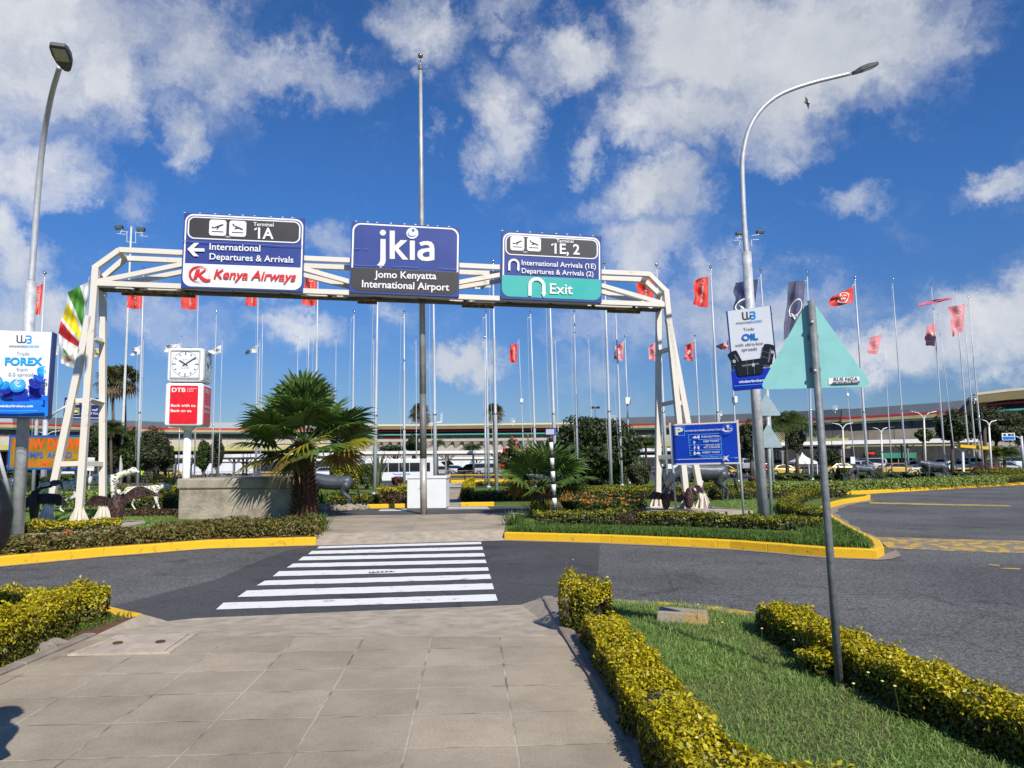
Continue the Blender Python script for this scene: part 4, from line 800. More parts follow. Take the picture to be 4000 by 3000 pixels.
flag('t8', (2565,1335), (2560,1411), (2530,1400), (2537,1352), M_fpink, 'faded pink flag half behind the gantry leg', marks=[('p', [(.4,.45),(.6,.45),(.68,.6),(.5,.72),(.32,.6)])])
flag('t9', (2711,1334), (2707,1411), (2671,1404), (2679,1350), M_fpur, 'purple and pink flag with a pale pear-shaped emblem above the parking board', marks=[('p', [(.45,.40),(.55,.40),(.68,.55),(.5,.66),(.32,.55)]), ('h', 'AIRLINES', .08, .92, .78, .07)])
flag('u1', (2845,1333), (2845,1368), (2812,1366), (2795,1352), M_fpink, 'pink flag sticking out from behind the OIL billboard', marks=[('h','airlines',.1,.8,.6,.3)])
flag('u2', (3279,1322), (3278,1340), (3266,1332), (3268,1326), M_fmag, 'scrap of a dark pink flag behind the edge of the turquoise triangle')
flag('u3', (3445,1304), (3426,1386), (3385,1376), (3400,1320), M_fpink, 'pink flag with two pale lines above the grazing statue', marks=[('h','Qatar',.15,.85,.5,.07), ('h','Airways',.15,.85,.82,.07)])
flag('u4', (3655,1262), (3652,1353), (3613,1348), (3620,1275), M_fpink, 'pink flag with two pale lines behind the tall pole near the end of the curve', marks=[('h','Qatar',.15,.85,.45,.07), ('h','Airways',.15,.85,.82,.07)])
# the large striped flag, band by band
Y = FP['a2'][1].y; o0 = P(352,1097,Y); t = thing('flag', 'large white flag with green, yellow and red diagonal bands beside the gantry leg', 'flag', o0, 'flags on the poles')
LN = [[(352,1097),(346,1150),(333,1226)], [(313,1116),(331,1180),(328,1230)], [(263,1143),(294,1212),(321,1278)], [(262,1178),(293,1237),(318,1302)], [(244,1242),(280,1287),(312,1328)], [(238,1251),(275,1300),(311,1338)], [(228,1302),(265,1332),(310,1358)], [(233,1350),(262,1375),(306,1392)], [(238,1418),(268,1432),(300,1440)]]
def wv(x, y): return Y + .20*math.sin(x*.13+y*.021)+.13*math.sin(x*.05-y*.07)
def lrow(l, n=14):
    l = [Vector(p) for p in l]; out = []
    for i in range(n+1):
        s = i/n*2; a = int(min(1, s)); out.append(l[a].lerp(l[a+1], s-a))
    return out
for a, b, m, nm in zip(LN[:-1], LN[1:], (M_fwhite, M_green, M_fwhite, M_yelc, M_fwhite, M_redc, M_fwhite, M_fwhite), ('white_cloth','green_band','white_cloth','yellow_band','white_cloth','red_band','white_cloth','white_cloth')):
    A, B = lrow(a), lrow(b); vs = []; K = 7
    for j in range(K+1):
        for p, q in zip(A, B): r_ = p.lerp(q, j/K); vs.append(P(r_.x, r_.y, wv(r_.x, r_.y))-o0)
    mb = MB(); n = len(A); mb.add(vs, [(j*n+i, j*n+i+1, (j+1)*n+i+1, (j+1)*n+i) for j in range(K) for i in range(n-1)]); mb.build(nm, m, t, True)
def onflag(l): return [P(x, y, wv(x, y)-.06)-o0 for x, y in l]
mb = MB(); mb.add(onflag([(241,1341),(252,1365),(268,1388),(280,1395),(262,1392),(248,1374)]), [(0,1,2,3,4,5)]); mb.build('emblem', M_green, t)
mb = MB(); mb.add(onflag([(248,1370),(262,1384),(281,1396),(262,1393)]), [(0,1,2,3)]); mb.build('emblem', M_yelc, t)
mb = MB(); mb.add(onflag([(256,1386),(264,1391),(283,1395),(268,1396)]), [(0,1,2,3)]); mb.build('emblem', M_redc, t)
vt, ft_ = textmesh('Ethiopian', .01); mb = MB(); xw = vt[:,0].max(); mb.add([P(298-p[0]/xw*44, 1412-p[0]/xw*6-p[1]*12, wv(298-p[0]/xw*44, 1408)-.07)-o0 for p in vt], [f[::-1] for f in ft_]); mb.build('lettering', M_redc, t)
# ---------------------------------------------------------------- thick weathered pole on the walkway
b = G(1655,2009,.155); tp = P(1642,218,b.y); A = tp-b
o = thing('tall_pole', 'thick weathered steel pole with a ball top standing on the walkway by the white box', 'flagpole', b)
M_old = mat('old_steel', (.36,.34,.30), .42, .3, col2=(.54,.52,.47), thr=(.35,.7), sc=3.5, det=8); M_olddark = mat('old_steel_dark', (.13,.13,.13), .6, .3, col2=(.20,.20,.20), sc=6)
mb = MB(); mb.tube([A*0, A*.115], [.102, .101], 18); mb.build('shaft', M_old, o, True)
mb = MB(); mb.tube([A*.115, A*.25], [.1015, .098], 18); mb.build('painted_sleeve', M_olddark, o, True)
mb = MB(); mb.tube([A*.25, A*.5, A*.75, A*.972], [.0975, .085, .066, .05], 18); mb.build('shaft', M_old, o, True)
mb = MB(); mb.ball(A*1.0, .082, 16, 10); mb.tube([A*.97, A*.99], .02, 8); mb.build('finial', mat('dull_ball', (.30,.25,.20), .35, .8), o, True)
mb = MB(); mb.tube([A*.968, A*.976], [.075, .075], 14); mb.build('cap', M_olddark, o)
# ---------------------------------------------------------------- light masts with floodlights
def mast(bx, by, tx, ty, label, m, r, lamps, ring):
    b = GS(bx, by); A = P(tx, ty, b.y)-b; o = thing('light_mast', label, 'light mast', b); k = b.y/FOC
    mb = MB(); mb.tube([A*0, A*.12, A*.122, A*.55, A*1.0], [r*1.25, r*1.2, r, r*.8, r*.6], 14); mb.build('pole', m, o, True)
    mb = MB(); mb.box(A*.06+V((0,-r*1.1,0)), (r*1.2,.08,A.length*.05)); mb.build('service_door', m, o)
    q = lambda x, y: P(x, y, b.y)-b
    mb = MB(); ys = ring
    for (p1, p2) in ys: mb.beam(q(*p1), q(*p2), .05, .05)
    mb.build('bracket', M_sw, o)
    for (cx_, cy_, ww, hh) in lamps:
        c = q(cx_, cy_); mb = MB(); ax = (V((1,0,0)), V((0,.8,.6)), V((0,-.6,.8))); mb.box(c, (ww*k, .22, hh*k), ax); h = mb.build('floodlight', mat('lamp_housing', (.03,.03,.03), .5), o, bev=.01)
        mb = MB(); mb.box(c+V((0,-.17,-.02))*.8, (ww*k*.82, .1, hh*k*.7), ax); mb.build('lens', mat('lamp_glass', (.30,.30,.26), .2), h)
    return o
mast(471,1888,513,886,'pale concrete light mast with two square floodlights near the gantry', mat('pale_mast', (.56,.56,.52), .7, var=.12, sc=3), .17, ((465,889,32,15),(551,897,32,15)),
  (((470,903),(500,906)),((526,907),(560,910)),((496,903),(496,946)),((530,905),(530,950)),((493,944),(532,948)),((458,912),(492,916)),((545,920),(577,924)),((478,895),(470,912)),((551,903),(556,922))))
mast(2950,1870,2918,899,'pale light mast with two square floodlights hidden behind the curved lamp post', MATS['pale_mast'], .14, ((2888,912,30,12),(2969,906,30,13)),
  (((2872,930),(2905,926)),((2936,920),(2965,916)),((2880,935),(2892,918)),((2962,915),(2969,908)),((2936,935),(2936,960)),((2866,939),(2890,938)),((2940,936),(2965,935)),((2892,940),(2888,958))))
# ---------------------------------------------------------------- street lamps with advertising boards
def streetlamp(label, base, pts, lampc, lampax, sz, r=.105):
    b = base; Y = b.y
    o = thing('street_lamp', label, 'street lamp', b)
    pp = [(p if isinstance(p, Vector) else P(*p, Y))-b for p in pts]
    mb = MB(); mb.tube([V((0,0,-.02)), pp[0], pp[0]+(pp[1]-pp[0])*.02], [r*1.08, r*.98, r*.62], 16); mb.build('pole', M_steel2, o, True)
    sm = smoothline(pp, 2); mb = MB(); n = len(sm); mb.tube(sm, [r*.60-(r*.18)*i/(n-1) for i in range(n)], 14); mb.build('arm', M_steel, o, True)
    c = lampc-b; X, Yv, Z = lampax; mb = MB(); L, Wd, H = sz
    prof = [(-.5,-.10),(-.42,-.24),(-.2,-.42),(.1,-.5),(.4,-.48),(.5,-.36),(.5,.36),(.4,.48),(.1,.5),(-.2,.42),(-.42,.24),(-.5,.10)]
    top = [c+X*(a*L)+Yv*(d*Wd)+Z*(H*(.5 if -.3 < a < .3 else .2)) for a, d in prof]; bot = [c+X*(a*L)+Yv*(d*Wd)-Z*(H*.4) for a, d in prof]; k = len(prof)
    mb.add(top+bot, [tuple(range(k)), tuple(range(2*k-1, k-1, -1))]+[((i+1)%k, i, k+i, k+(i+1)%k) for i in range(k)])
    h = mb.build('lamp_head', mat('grey_housing', (.075,.078,.08), .45), o)
    mb = MB(); q = [c+X*(a*L)+Yv*(d*Wd)-Z*(H*.42) for a, d in ((-.08,-.36),(.40,-.36),(.40,.36),(-.08,.36))]; mb.add(q+[v-Z*.012 for v in q], [(7,6,5,4)]+[(i, (i+1)%4, 4+(i+1)%4, 4+i) for i in range(4)]); mb.build('lens', mat('lens_pane', (.42,.40,.33), .25), h)
    return o
bl = G(66,2103,.15)
# the arm bows toward the walkway and the camera
def PB(x, y, dy): return P(x, y, bl.y+dy)
c = PB(245,222,-2.1)
streetlamp('street lamp with a bowed arm carrying the FOREX billboard', bl, [P(122,1100,bl.y), P(133,950,bl.y), PB(152,700,-.1), PB(172,520,-.4), PB(200,370,-1.0), PB(233,262,-1.75)], c, (V((.28,-.92,.22)).normalized(), V((.95,.28,0)).normalized(), V((-.06,.21,.97)).normalized()), (.72,.34,.13), .118)
br_ = G(2985,2056,.15)
c = P(3375,268,br_.y)
streetlamp('street lamp with a long curved arm carrying the OIL billboard', br_, [P(2916,985,br_.y), P(2908,900,br_.y), P(2899,700,br_.y), P(2899,600,br_.y), P(2930,480,br_.y), P(3010,385,br_.y), P(3130,333,br_.y), P(3322,287,br_.y)], c, ((P(3425,250,br_.y)-P(3320,288,br_.y)).normalized(), V((0,1,.12)).normalized(), V((-.33,-.1,.93)).normalized()), (.66,.30,.11), .112)
M_bw = mat('banner_white', (.76,.78,.80), .45, var=.03, sc=2); M_bg = mat('banner_grey', (.70,.73,.76), .45, var=.03, sc=2)
M_b1 = mat('banner_blue', (.004,.10,.55), .4, col2=(.008,.20,.72), sc=1.5, thr=(.3,.7)); M_b2 = mat('banner_cyan', (.005,.33,.75), .4); M_b3 = mat('banner_deep', (.012,.02,.30), .4); M_b4 = mat('banner_royal', (.004,.018,.36), .4, col2=(.006,.03,.50), sc=1.2)
M_ink = mat('banner_ink', (.06,.065,.09), .5); M_grey = mat('banner_text_grey', (.22,.23,.26), .5); M_frame = mat('frame_blue', (.015,.05,.20), .5); M_skyb = mat('banner_sky', (.05,.42,.80), .4)
M_bk = mat('barrel_black', (.012,.012,.014), .3); M_bk2 = mat('barrel_sheen', (.16,.17,.18), .3)
def wblogo(b, cc, W_, B_):
    mb = MB(); y = b.y(); 
    sc = abs(b.uv(*cc(100, 0))[0]-b.uv(*cc(0, 0))[0])/100
    stroke2(mb, [b.uv(*cc(*p)) for p in W_[0]], 26*sc, y); stroke2(mb, [b.uv(*cc(*p)) for p in W_[1]], 26*sc, y); mb.build('logo', M_ink, b.root)
    mb = MB(); y = b.y(); stroke2(mb, [b.uv(*cc(*p)) for p in B_], 26*sc, y); mb.build('logo', M_b2, b.root)
b = Board('billboard', 'white and blue FOREX billboard with painted coins on a lamp post', 'billboard', (-16,1290), (200,1297), (194,1634), (-16,1630), Yl=15.35, Yr=15.6)
w, h = b.w, b.h; b.panel(M_frame, .24, 'frame'); c1 = lambda x, y: (x*.226, 1270+y*.226); U = lambda l: [b.uv(*c1(*p)) for p in l]
b.flat('banner', M_bw, [(0.002,.012),(w-.03,.012),(w-.03,h-.002),(0.002,h-.002)])
wblogo(b, c1, ([(300,178),(300,280),(325,302),(370,302)], [(375,178),(375,285),(395,302),(425,302),(450,285),(450,240)]), [(450,190),(520,190),(538,205),(538,235),(520,248),(480,248),(520,250),(540,265),(538,295),(520,308),(470,310)])
b.text(M_ink, [('WINDSOR', c1(152,384), c1(420,386), dict(bold=.01))]); b.text(M_b2, [('BROKERS', c1(422,386), c1(680,388), dict(bold=.01)), ('FOREX', c1(88,690), c1(738,692), dict(bold=.04, cap=.048*h*1.75))])
b.text(M_grey, [('Trade', c1(290,520), c1(515,520)), ('from', c1(290,795), c1(482,795)), ('0.0 spreads', c1(152,882), c1(612,882))])
b.flat('blue_field', M_b1, U([(-70,1215),(100,1225),(400,1232),(650,1225),(835,1218),(835,1578),(-70,1582)]))
def coin(x, y, rx, ry, tilt, th, m1, m2, sym=None):
    ca, sa = math.cos(R(tilt)), math.sin(R(tilt)); e = lambda dx, dy, s=1: [(x+dx+rx*s*math.cos(t*.2618)*ca-ry*s*math.sin(t*.2618)*sa, y+dy+rx*s*math.cos(t*.2618)*sa+ry*s*math.sin(t*.2618)*ca) for t in range(24)]
    cl = lambda l: [(min(max(p[0], -66), 838), p[1]) for p in l]
    b.flat('coin', m2, U(cl(e(th*.15, th)))); b.flat('coin', m1, U(cl(e(0, 0)))); b.ring('coin_rim', m2, U(cl(e(0,0,.86))), U(cl(e(0,0,.82))))
    if sym: mb = MB(); text2(mb, sym, b.uv(*c1(x-rx*.42, y+ry*.42)), b.uv(*c1(x+rx*.42, y+ry*.40)), b.y(), cap=None); mb.build('coin_symbol', M_skyb if m1 is not M_skyb else M_bw, b.root)
for i in range(5): coin(612+(i%2)*12, 1235-i*42, 105, 26, 0, 30, M_b3, M_b4)
for i in range(3): coin(170, 1228-i*38, 92, 24, 0, 28, M_b4, M_b3)
for i in range(4): coin(395+(i%2)*10, 1265-i*44, 138, 32, 2, 34, M_b1, M_b4)
coin(150,1120,105,55,-8,30,M_b3,M_b4); coin(140,1050,95,55,-22,26,M_b2,M_b1,'¥'); coin(30,985,90,82,-10,26,M_skyb,M_b1,'$'); coin(375,1045,142,98,-12,34,M_skyb,M_b1,'€'); coin(670,1010,105,62,20,40,M_b3,M_b4,'*'); coin(745,945,105,40,30,34,M_b1,M_b3); coin(830,835,118,80,22,34,M_b2,M_b1,'$'); coin(820,1160,60,48,15,30,M_b3,M_b4)
b.flat('blue_field', M_b1, U([(-70,1330),(200,1340),(400,1342),(835,1322),(835,1400),(-70,1400)]))
b.text(M_bw, [('windsorbrokers.com', c1(85,1437), c1(660,1437), dict(bold=.03))]); mb = MB(); y = b.y(); stroke2(mb, U([(-40,1500),(735,1498)]), .012, y); mb.build('small_print', M_skyb, b.root)
# mounting bars behind
mb = MB(); mb.box((w*.5,.20,h*.08), (w*.9,.08,.06)); mb.box((w*.5,.20,h*.95), (w*.9,.08,.06)); mb.build('mounting_bar', M_steel2, b.root)
b = Board('billboard', 'white and blue OIL billboard with black barrels on the curved lamp post', 'billboard', (2835,1213), (3019,1195), (3034,1507), (2866,1528), Yl=16.35, Yr=16.0)
w, h = b.w, b.h; b.panel(M_frame, .22, 'frame'); c1 = lambda x, y: (2600+x*.226, 1180+y*.226); U = lambda l: [b.uv(*c1(*p)) for p in l]
b.flat('banner', M_bg, [(.035,.03),(w-.02,.03),(w-.02,h-.004),(.035,h-.004)])
wblogo(b, c1, ([(1330,178),(1338,280),(1360,300),(1400,298)], [(1405,172),(1410,280),(1425,292),(1450,285),(1470,265),(1466,225)]), [(1458,180),(1520,170),(1540,185),(1542,212),(1525,228),(1490,232),(1528,232),(1545,248),(1545,275),(1525,288),(1480,292)])
b.text(M_ink, [('WINDSOR', c1(1215,386), c1(1440,366), dict(bold=.012)), ('Trade', c1(1345,500), c1(1535,486)), ('with ultra-low', c1(1205,778), c1(1692,735)), ('spreads', c1(1318,852), c1(1588,832))]); b.text(mat('banner_oil', (.003,.16,.58), .4), [('BROKERS', c1(1445,366), c1(1670,342), dict(bold=.012)), ('OIL', c1(1322,668), c1(1605,644), dict(bold=.035, cap=.078*h))])
b.flat('blue_field', M_b4, U([(1132,1200),(1400,1168),(1760,1140),(1925,1128),(1960,1480),(1165,1522)])); b.flat('blue_band', mat('banner_mid', (.004,.05,.45), .4), U([(1180,1308),(1400,1290),(1700,1268),(1935,1262),(1937,1300),(1500,1330),(1250,1345)]))
def barrel(x, y, L, Rr, ang, hub):
    ca, sa = math.cos(R(ang)), math.sin(R(ang)); T = lambda a, c_: (x+a*ca-c_*sa, y+a*sa+c_*ca); mb = MB(); yy = b.y()
    out = [T(-L+Rr*.32*math.cos(R(t)), Rr*math.sin(R(t))) for t in range(90, 271, 18)]+[T(L+Rr*.3*math.cos(R(t)), Rr*math.sin(R(t))) for t in range(-90, 91, 18)]
    mb.poly2(U(out), yy); mb.build('barrel', M_bk, b.root)
    mb = MB(); yy = b.y()
    for a in (-.3, .32): mb.poly2(U([T(L*a, -Rr), T(L*a+7, -Rr), T(L*a+16, 0), T(L*a+7, Rr), T(L*a, Rr), T(L*a+9, 0)]), yy)
    mb.poly2(U([T(-L*.7, -Rr*.45), T(L*.85, -Rr*.45), T(L*.85, -Rr*.2), T(-L*.7, -Rr*.2)]), yy); mb.build('barrel_sheen', M_bk2, b.root)
    b.ring('barrel_cap', M_bg, U([(hub[0]+24*math.cos(t*.35), hub[1]+27*math.sin(t*.35)) for t in range(18)]), U([(hub[0]+11*math.cos(t*.35), hub[1]+13*math.sin(t*.35)) for t in range(18)]))
barrel(1222,1020,150,90,62,(1190,1028)); barrel(1770,910,150,100,100,(1850,868)); barrel(1462,1130,190,128,-8,(1520,1090))
b.text(M_bw, [('windsorbrokers.com', c1(1270,1405), c1(1850,1362), dict(bold=.03))]); mb = MB(); y = b.y(); stroke2(mb, U([(1195,1452),(1800,1408)]), .012, y); mb.build('small_print', M_skyb, b.root)
mb = MB(); mb.box((w*.62,.20,h*.1), (w*.8,.08,.06)); mb.box((w*.62,.20,h*.93), (w*.8,.08,.06)); mb.build('mounting_bar', M_steel2, b.root)
# ---------------------------------------------------------------- back of the warning triangle
tb = G(3252,2650,.15); M_tq = mat('turquoise', (.20,.475,.455), .38, col2=(.25,.555,.53), sc=6, thr=(.25,.55), spec=.5, det=9)
b = Board('triangular_sign', 'back of a triangular road sign painted turquoise on a grey steel pipe by the verge', 'road sign', (2965,1203), (3395,1193), (3395,1505), (2965,1527), Yl=5.50, Yr=5.36)
w, h = b.w, b.h
def tri(x0, x1, xa, y0, y1, r):
    pts = []
    V3 = [Vector((x0, y0)), Vector((x1, y0)), Vector((xa, y1))]
    for i in range(3):
        p, a, c = V3[i], V3[i-1], V3[(i+1)%3]; d1, d2 = (a-p).normalized(), (c-p).normalized(); ca = d1.dot(d2); tl = r/math.tan(math.acos(ca)/2)
        s, e = p+d1*tl, p+d2*tl
        for k in range(7): t = k/6; pts.append(tuple((s*(1-t)**2+p*2*t*(1-t)+e*t*t)))
    return pts
apex = b.uv(3163,1160)
b.panel(M_tq, .006, 'plate', tri(-.015, w+.01, apex[0], .0, apex[1], .045))
u0, u1 = b.uv(3237,1503), b.uv(3357,1497); v1 = b.uv(3357,1471)
c1 = lambda x, y: (3000+x*.452, 1400+y*.452)
b.flat('sticker', M_sw, [b.uv(*c1(522,172)), b.uv(*c1(788,158)), b.uv(*c1(790,216)), b.uv(*c1(522,225))])
b.text(M_ink, [('RUS NGA', c1(568,198), c1(776,192), dict(bold=.01, cap=.026))])
b.flat('sticker_strip', M_ink, [b.uv(*c1(565,205)), b.uv(*c1(788,196)), b.uv(*c1(788,215)), b.uv(*c1(540,224))]); b.text(M_sw, [('0718 358 959', c1(582,219), c1(772,212), dict(cap=.015))])
tt = P(3152,1192,tb.y-.02)
mb = MB(); A0 = Matrix(b.root.matrix_world).inverted(); pts = [A0@tb, A0@tt]; pts = [V((p.x, -.045, p.z)) for p in (pts[0], (pts[0]+pts[1])/2, pts[1])]; mb.tube(pts, [.0285,.0275,.0265], 12); mb.build('post', mat('grey_pipe', (.145,.16,.165), .6, .25, col2=(.24,.25,.25), sc=14, thr=(.35,.7), bump=.2, bsc=25), b.root, True)
for (x, y) in ((3157,1272),(3168,1457)):
    mb = MB(); q = A0@P(x, y, tb.y-.06); q.y = -.072; mb.ball(q, .013, 10, 6); mb.tube([q, q+V((0,.07,0))], .006, 6); mb.build('bolt', M_steel, b.root)
q = G(3290,2665,.15); c = V((tb.x+.05, tb.y-.02, .15)); mb = MB(); mb.prism([(.14*math.cos(k*.7)*(1+.25*math.sin(k*2.1))+.04, .09*math.sin(k*.7)*(1+.2*math.cos(k*1.7))) for k in range(9)], -.02, .035); o = mb.build('footing', M_conc, b.root); o.matrix_parent_inverse = Matrix(b.root.matrix_world).inverted(); o.location = c
for zz in (.22, .62):
    q0_ = A0@P(3160, 1500, tb.y); mb = MB(); mb.box(V((A0@tt).to_tuple())*0+V(((pts[0].x+(pts[2].x-pts[0].x)*((zz*h-pts[0].z)/(pts[2].z-pts[0].z))), -.012, zz*h)), (.075,.02,.03)); mb.build('bracket', MATS['grey_pipe'], b.root)
# two further triangular plates seen from behind, on one post
M_tg = mat('grey_plate', (.33,.42,.44), .4, .2)
pb = G(3013,2017,.15); Y = pb.y
o = thing('warning_sign_post', 'slim post with two grey-backed triangular plates, behind the curved lamp post', 'road sign', pb)
mb = MB(); mb.tube([V((0,0,0)), P(2996,1515,Y)-pb], .045, 10); mb.build('post', M_steel2, o, True)
for (xl, xr, yb, xa, ya) in ((2945,3054,1624,2992,1535),(2948,3061,1749,3000,1652)):
    q = [P(xl, yb, Y-.07), P(xr, yb-2, Y-.07), P(xa, ya, Y-.07)]; mb = MB(); pts = tri(q[0].x, q[1].x, q[2].x, q[0].z, q[2].z, .05); mb.plate2([(x-pb.x, z-pb.z) for x, z in pts], -.07, -.06); mb.build('plate', M_tg, o)
# ---------------------------------------------------------------- parking instruction board
b = Board('information_board', 'blue parking instruction board in a steel frame on two posts', 'sign board', (2621,1661), (2880,1650), (2887,1807), (2633,1813), Yl=20.4, Yr=19.6)
w, h = b.w, b.h; M_pb = mat('board_blue', (.003,.035,.42), .4, col2=(.004,.06,.52), sc=.8); M_lb = mat('board_light_blue', (.12,.42,.85), .4)
b.panel(M_pb, .05); c1 = lambda x, y: (2580+x*.1808, 1620+y*.1808); U = lambda l: [b.uv(*c1(*p)) for p in l]
b.ring('frame', M_sw2, [(-.03,-.03),(w+.03,-.03),(w+.03,h+.03),(-.03,h+.03)], [(.012,.012),(w-.012,.012),(w-.012,h-.012),(.012,h-.012)])
def box2(l, wd, m=M_lb, nm='rule'):
    mb = MB(); y = b.y(); stroke2(mb, U(l), wd, y); mb.build(nm, m, b.root)
box2([(290,268),(515,258),(522,445),(300,452),(290,268)], .016); box2([(602,436),(1302,402),(1330,862),(638,886),(602,436)], .014)
for k, (yl, yr) in enumerate(((548,516),(662,632),(778,748))): box2([(610+k*8,yl),(1310+k*6,yr)], .014)
b.text(mat('board_cream', (.72,.70,.60), .5), [('P', c1(318,438), c1(502,430), dict(bold=.05, cap=.185*h))])
b.text(M_sw, [('AUTOMATED PARKING INSTRUCTIONS', c1(535,368), c1(1328,332), dict(bold=.02)), ('PUSH BUTTON', c1(892,498), c1(1278,482), dict(bold=.015)), ('KEEP TICKET', c1(935,598), c1(1280,580), dict(bold=.015)), ('PAY AT THE', c1(985,684), c1(1288,672)), ('PAY STATION', c1(945,728), c1(1294,716), dict(bold=.012)), ('INSERT TICKET', c1(912,836), c1(1296,822), dict(bold=.015)), ('KAA', c1(1450,318), c1(1555,310), dict(bold=.02))])
b.text(M_lb, [('1.', c1(625,505), c1(655,503)), ('2.', c1(632,620), c1(665,618)), ('3.', c1(638,732), c1(670,730)), ('4.', c1(645,850), c1(680,848)), ('Parking Managed by', c1(898,930), c1(1345,912), dict(bold=.01)), ('KAPS LTD', c1(1490,935), c1(1610,930))])
box2([(315,968),(1375,938)], .012, M_sw); box2([(1615,930),(1680,926)], .012, M_sw)
def car2(x, y, s): return [(x-s,y+s*.35),(x-s,y-.1*s),(x-.6*s,y-.15*s),(x-.35*s,y-.6*s),(x+.35*s,y-.62*s),(x+.62*s,y-.15*s),(x+s,y-.12*s),(x+s,y+.33*s)]
b.flat('pictogram', M_sw, U(car2(755,492,48))); b.flat('pictogram', M_sw, U([(808,452),(852,448),(855,512),(812,514)])); b.flat('pictogram', M_sw, U(car2(828,832,48))); b.flat('pictogram', M_sw, U([(728,800),(768,797),(772,862),(733,862)]))
for (x, y) in ((742,600),(750,712)): b.flat('pictogram', M_sw, U([(x-12,y+38),(x-14,y-5),(x-10,y-35),(x+6,y-38),(x+8,y-18),(x+30,y-15),(x+30,y-5),(x+10,y),(x+10,y+38)]))
b.flat('pictogram', M_sw, U([(812,680),(850,678),(855,742),(818,744)])); b.ring('logo_ring', M_lb, U([(1462+112*math.cos(t*.2),302+98*math.sin(t*.2)) for t in range(32)]), U([(1462+106*math.cos(t*.2),302+92*math.sin(t*.2)) for t in range(32)]))
b.flat('logo_dot', M_sw, U([(1468+32*math.cos(t*.4),252+28*math.sin(t*.4)) for t in range(16)])); b.flat('logo_swoosh', M_sw, U([(1400,278),(1350,310),(1350,340),(1400,368),(1480,372),(1560,340),(1585,318),(1500,345),(1420,340),(1385,318)]))
b.flat('star_logo', M_sw2, U([(1375,882),(1420,905),(1500,872),(1455,930),(1505,1005),(1425,968),(1362,1005),(1398,935)]))
for (x, y, xt, yt) in ((2642,2008,2616,1653),(2905,2019,2879,1640)):
    q = G(x, y, .15); A0 = Matrix(b.root.matrix_world).inverted(); mb = MB(); mb.tube([A0@q+V((0,.0,0)), A0@P(xt, yt, q.y)], .033, 10); mb.build('post', M_pole, b.root, True)
# ---------------------------------------------------------------- roadside boards on the other side
b = Board('warning_board', 'gold SLOW DOWN bumps ahead board with a blue border behind the gantry legs', 'sign board', (36,1700), (341,1700), (334,1834), (28,1836), Yl=23, Yr=23.2)
w, h = b.w, b.h; b.panel(mat('board_border', (.006,.085,.42), .45), .08, 'border'); c1 = lambda x, y: (x*.226, 1600+y*.226); U = lambda l: [b.uv(*c1(*p)) for p in l]
b.flat('gold_panel', mat('gold_sheet', (.28,.15,.015), .35, .3, col2=(.50,.30,.025), sc=1.6, thr=(.35,.65)), U([(192,482),(1460,478),(1440,1000),(165,1012)]))
b.text(mat('board_orange', (.80,.085,.005), .5), [('SLOW DOWN', c1(235,685), c1(1440,680), dict(bold=.03, cap=.30*h)), ('SPEED LIMIT 30 KM/H', c1(235,980), c1(1420,975), dict(bold=.02, cap=.15*h))]); b.text(mat('board_royal', (.02,.09,.42), .5), [('BUMPS  AHEAD', c1(360,838), c1(1245,835), dict(bold=.02, cap=.17*h))])
for (x, y) in ((50,2006),(318,2004)):
    q = G(x, y, .15); A0 = Matrix(b.root.matrix_world).inverted(); p = A0@q; mb = MB(); mb.tube([p+V((0,.12,0)), V((p.x, .12, h*.5))], .055, 10); mb.build('post', M_pole, b.root, True)
b = Board('direction_sign', 'dark blue taxi and staff drop-off sign hung from a cantilever post', 'road sign', (251,1553), (420,1555), (415,1640), (248,1637), Yl=43, Yr=43)
w, h = b.w, b.h; b.panel(mat('sign_navy', (.012,.025,.14), .4), .1); c1 = lambda x, y: (x*.226, 1270+y*.226); U = lambda l: [b.uv(*c1(*p)) for p in l]
b.ring('border', M_sw, rrect(.03*w,.06*h,.97*w,.94*h,.08*w), rrect(.045*w,.085*h,.955*w,.915*h,.07*w))
b.text(M_sw, [('Uber Taxi', c1(1410,1378), c1(1645,1380), dict(bold=.012)), ('Airport staff', c1(1408,1480), c1(1690,1482), dict(bold=.012)), ('Drop off/ Pick up', c1(1405,1545), c1(1760,1545), dict(bold=.012))])
mb = MB(); y = b.y(); stroke2(mb, U([(1165,1450),(1165,1360),(1200,1330),(1250,1330)]), .11, y); mb.build('arrow', M_sw, b.root)
M_ty = mat('taxi_symbol_yellow', (.70,.58,.15), .5)
b.flat('taxi_symbol', M_ty, U([(1290,1340),(1370,1340),(1370,1375),(1290,1375)])); b.ring('symbol_border', M_ty, U([(1250,1432),(1372,1432),(1372,1550),(1250,1550)]), U([(1260,1442),(1362,1442),(1362,1540),(1260,1540)])); b.flat('taxi_symbol', M_ty, U([(1268,1510),(1268,1470),(1300,1462),(1345,1462),(1355,1510)]))
A0 = Matrix(b.root.matrix_world).inverted(); q = G(167,1915,.15); tp = P(178,1640,43)
mb = MB(); mb.tube([A0@P(167,1905,43)-V((0,0,.3)), A0@tp], .14, 12); mb.build('post', M_pole, b.root, True); mb = MB(); mb.tube([A0@P(178,1648,43), A0@P(215,1612,43), A0@P(262,1585,43)], .07, 8); mb.build('arm', M_pole, b.root, True)
b = Board('notice_board', 'small white notice board beside the SLOW DOWN board', 'notice board', (339,1787), (369,1787), (366,1839), (336,1838), Yl=44, Yr=44)
b.panel(M_sw, .06); mb = MB(); y = b.y(); [stroke2(mb, [(b.w*.1, b.h*v), (b.w*.9, b.h*v)], .02, y) for v in (.25,.45,.62,.8)]; mb.build('printed_lines', M_grey, b.root)
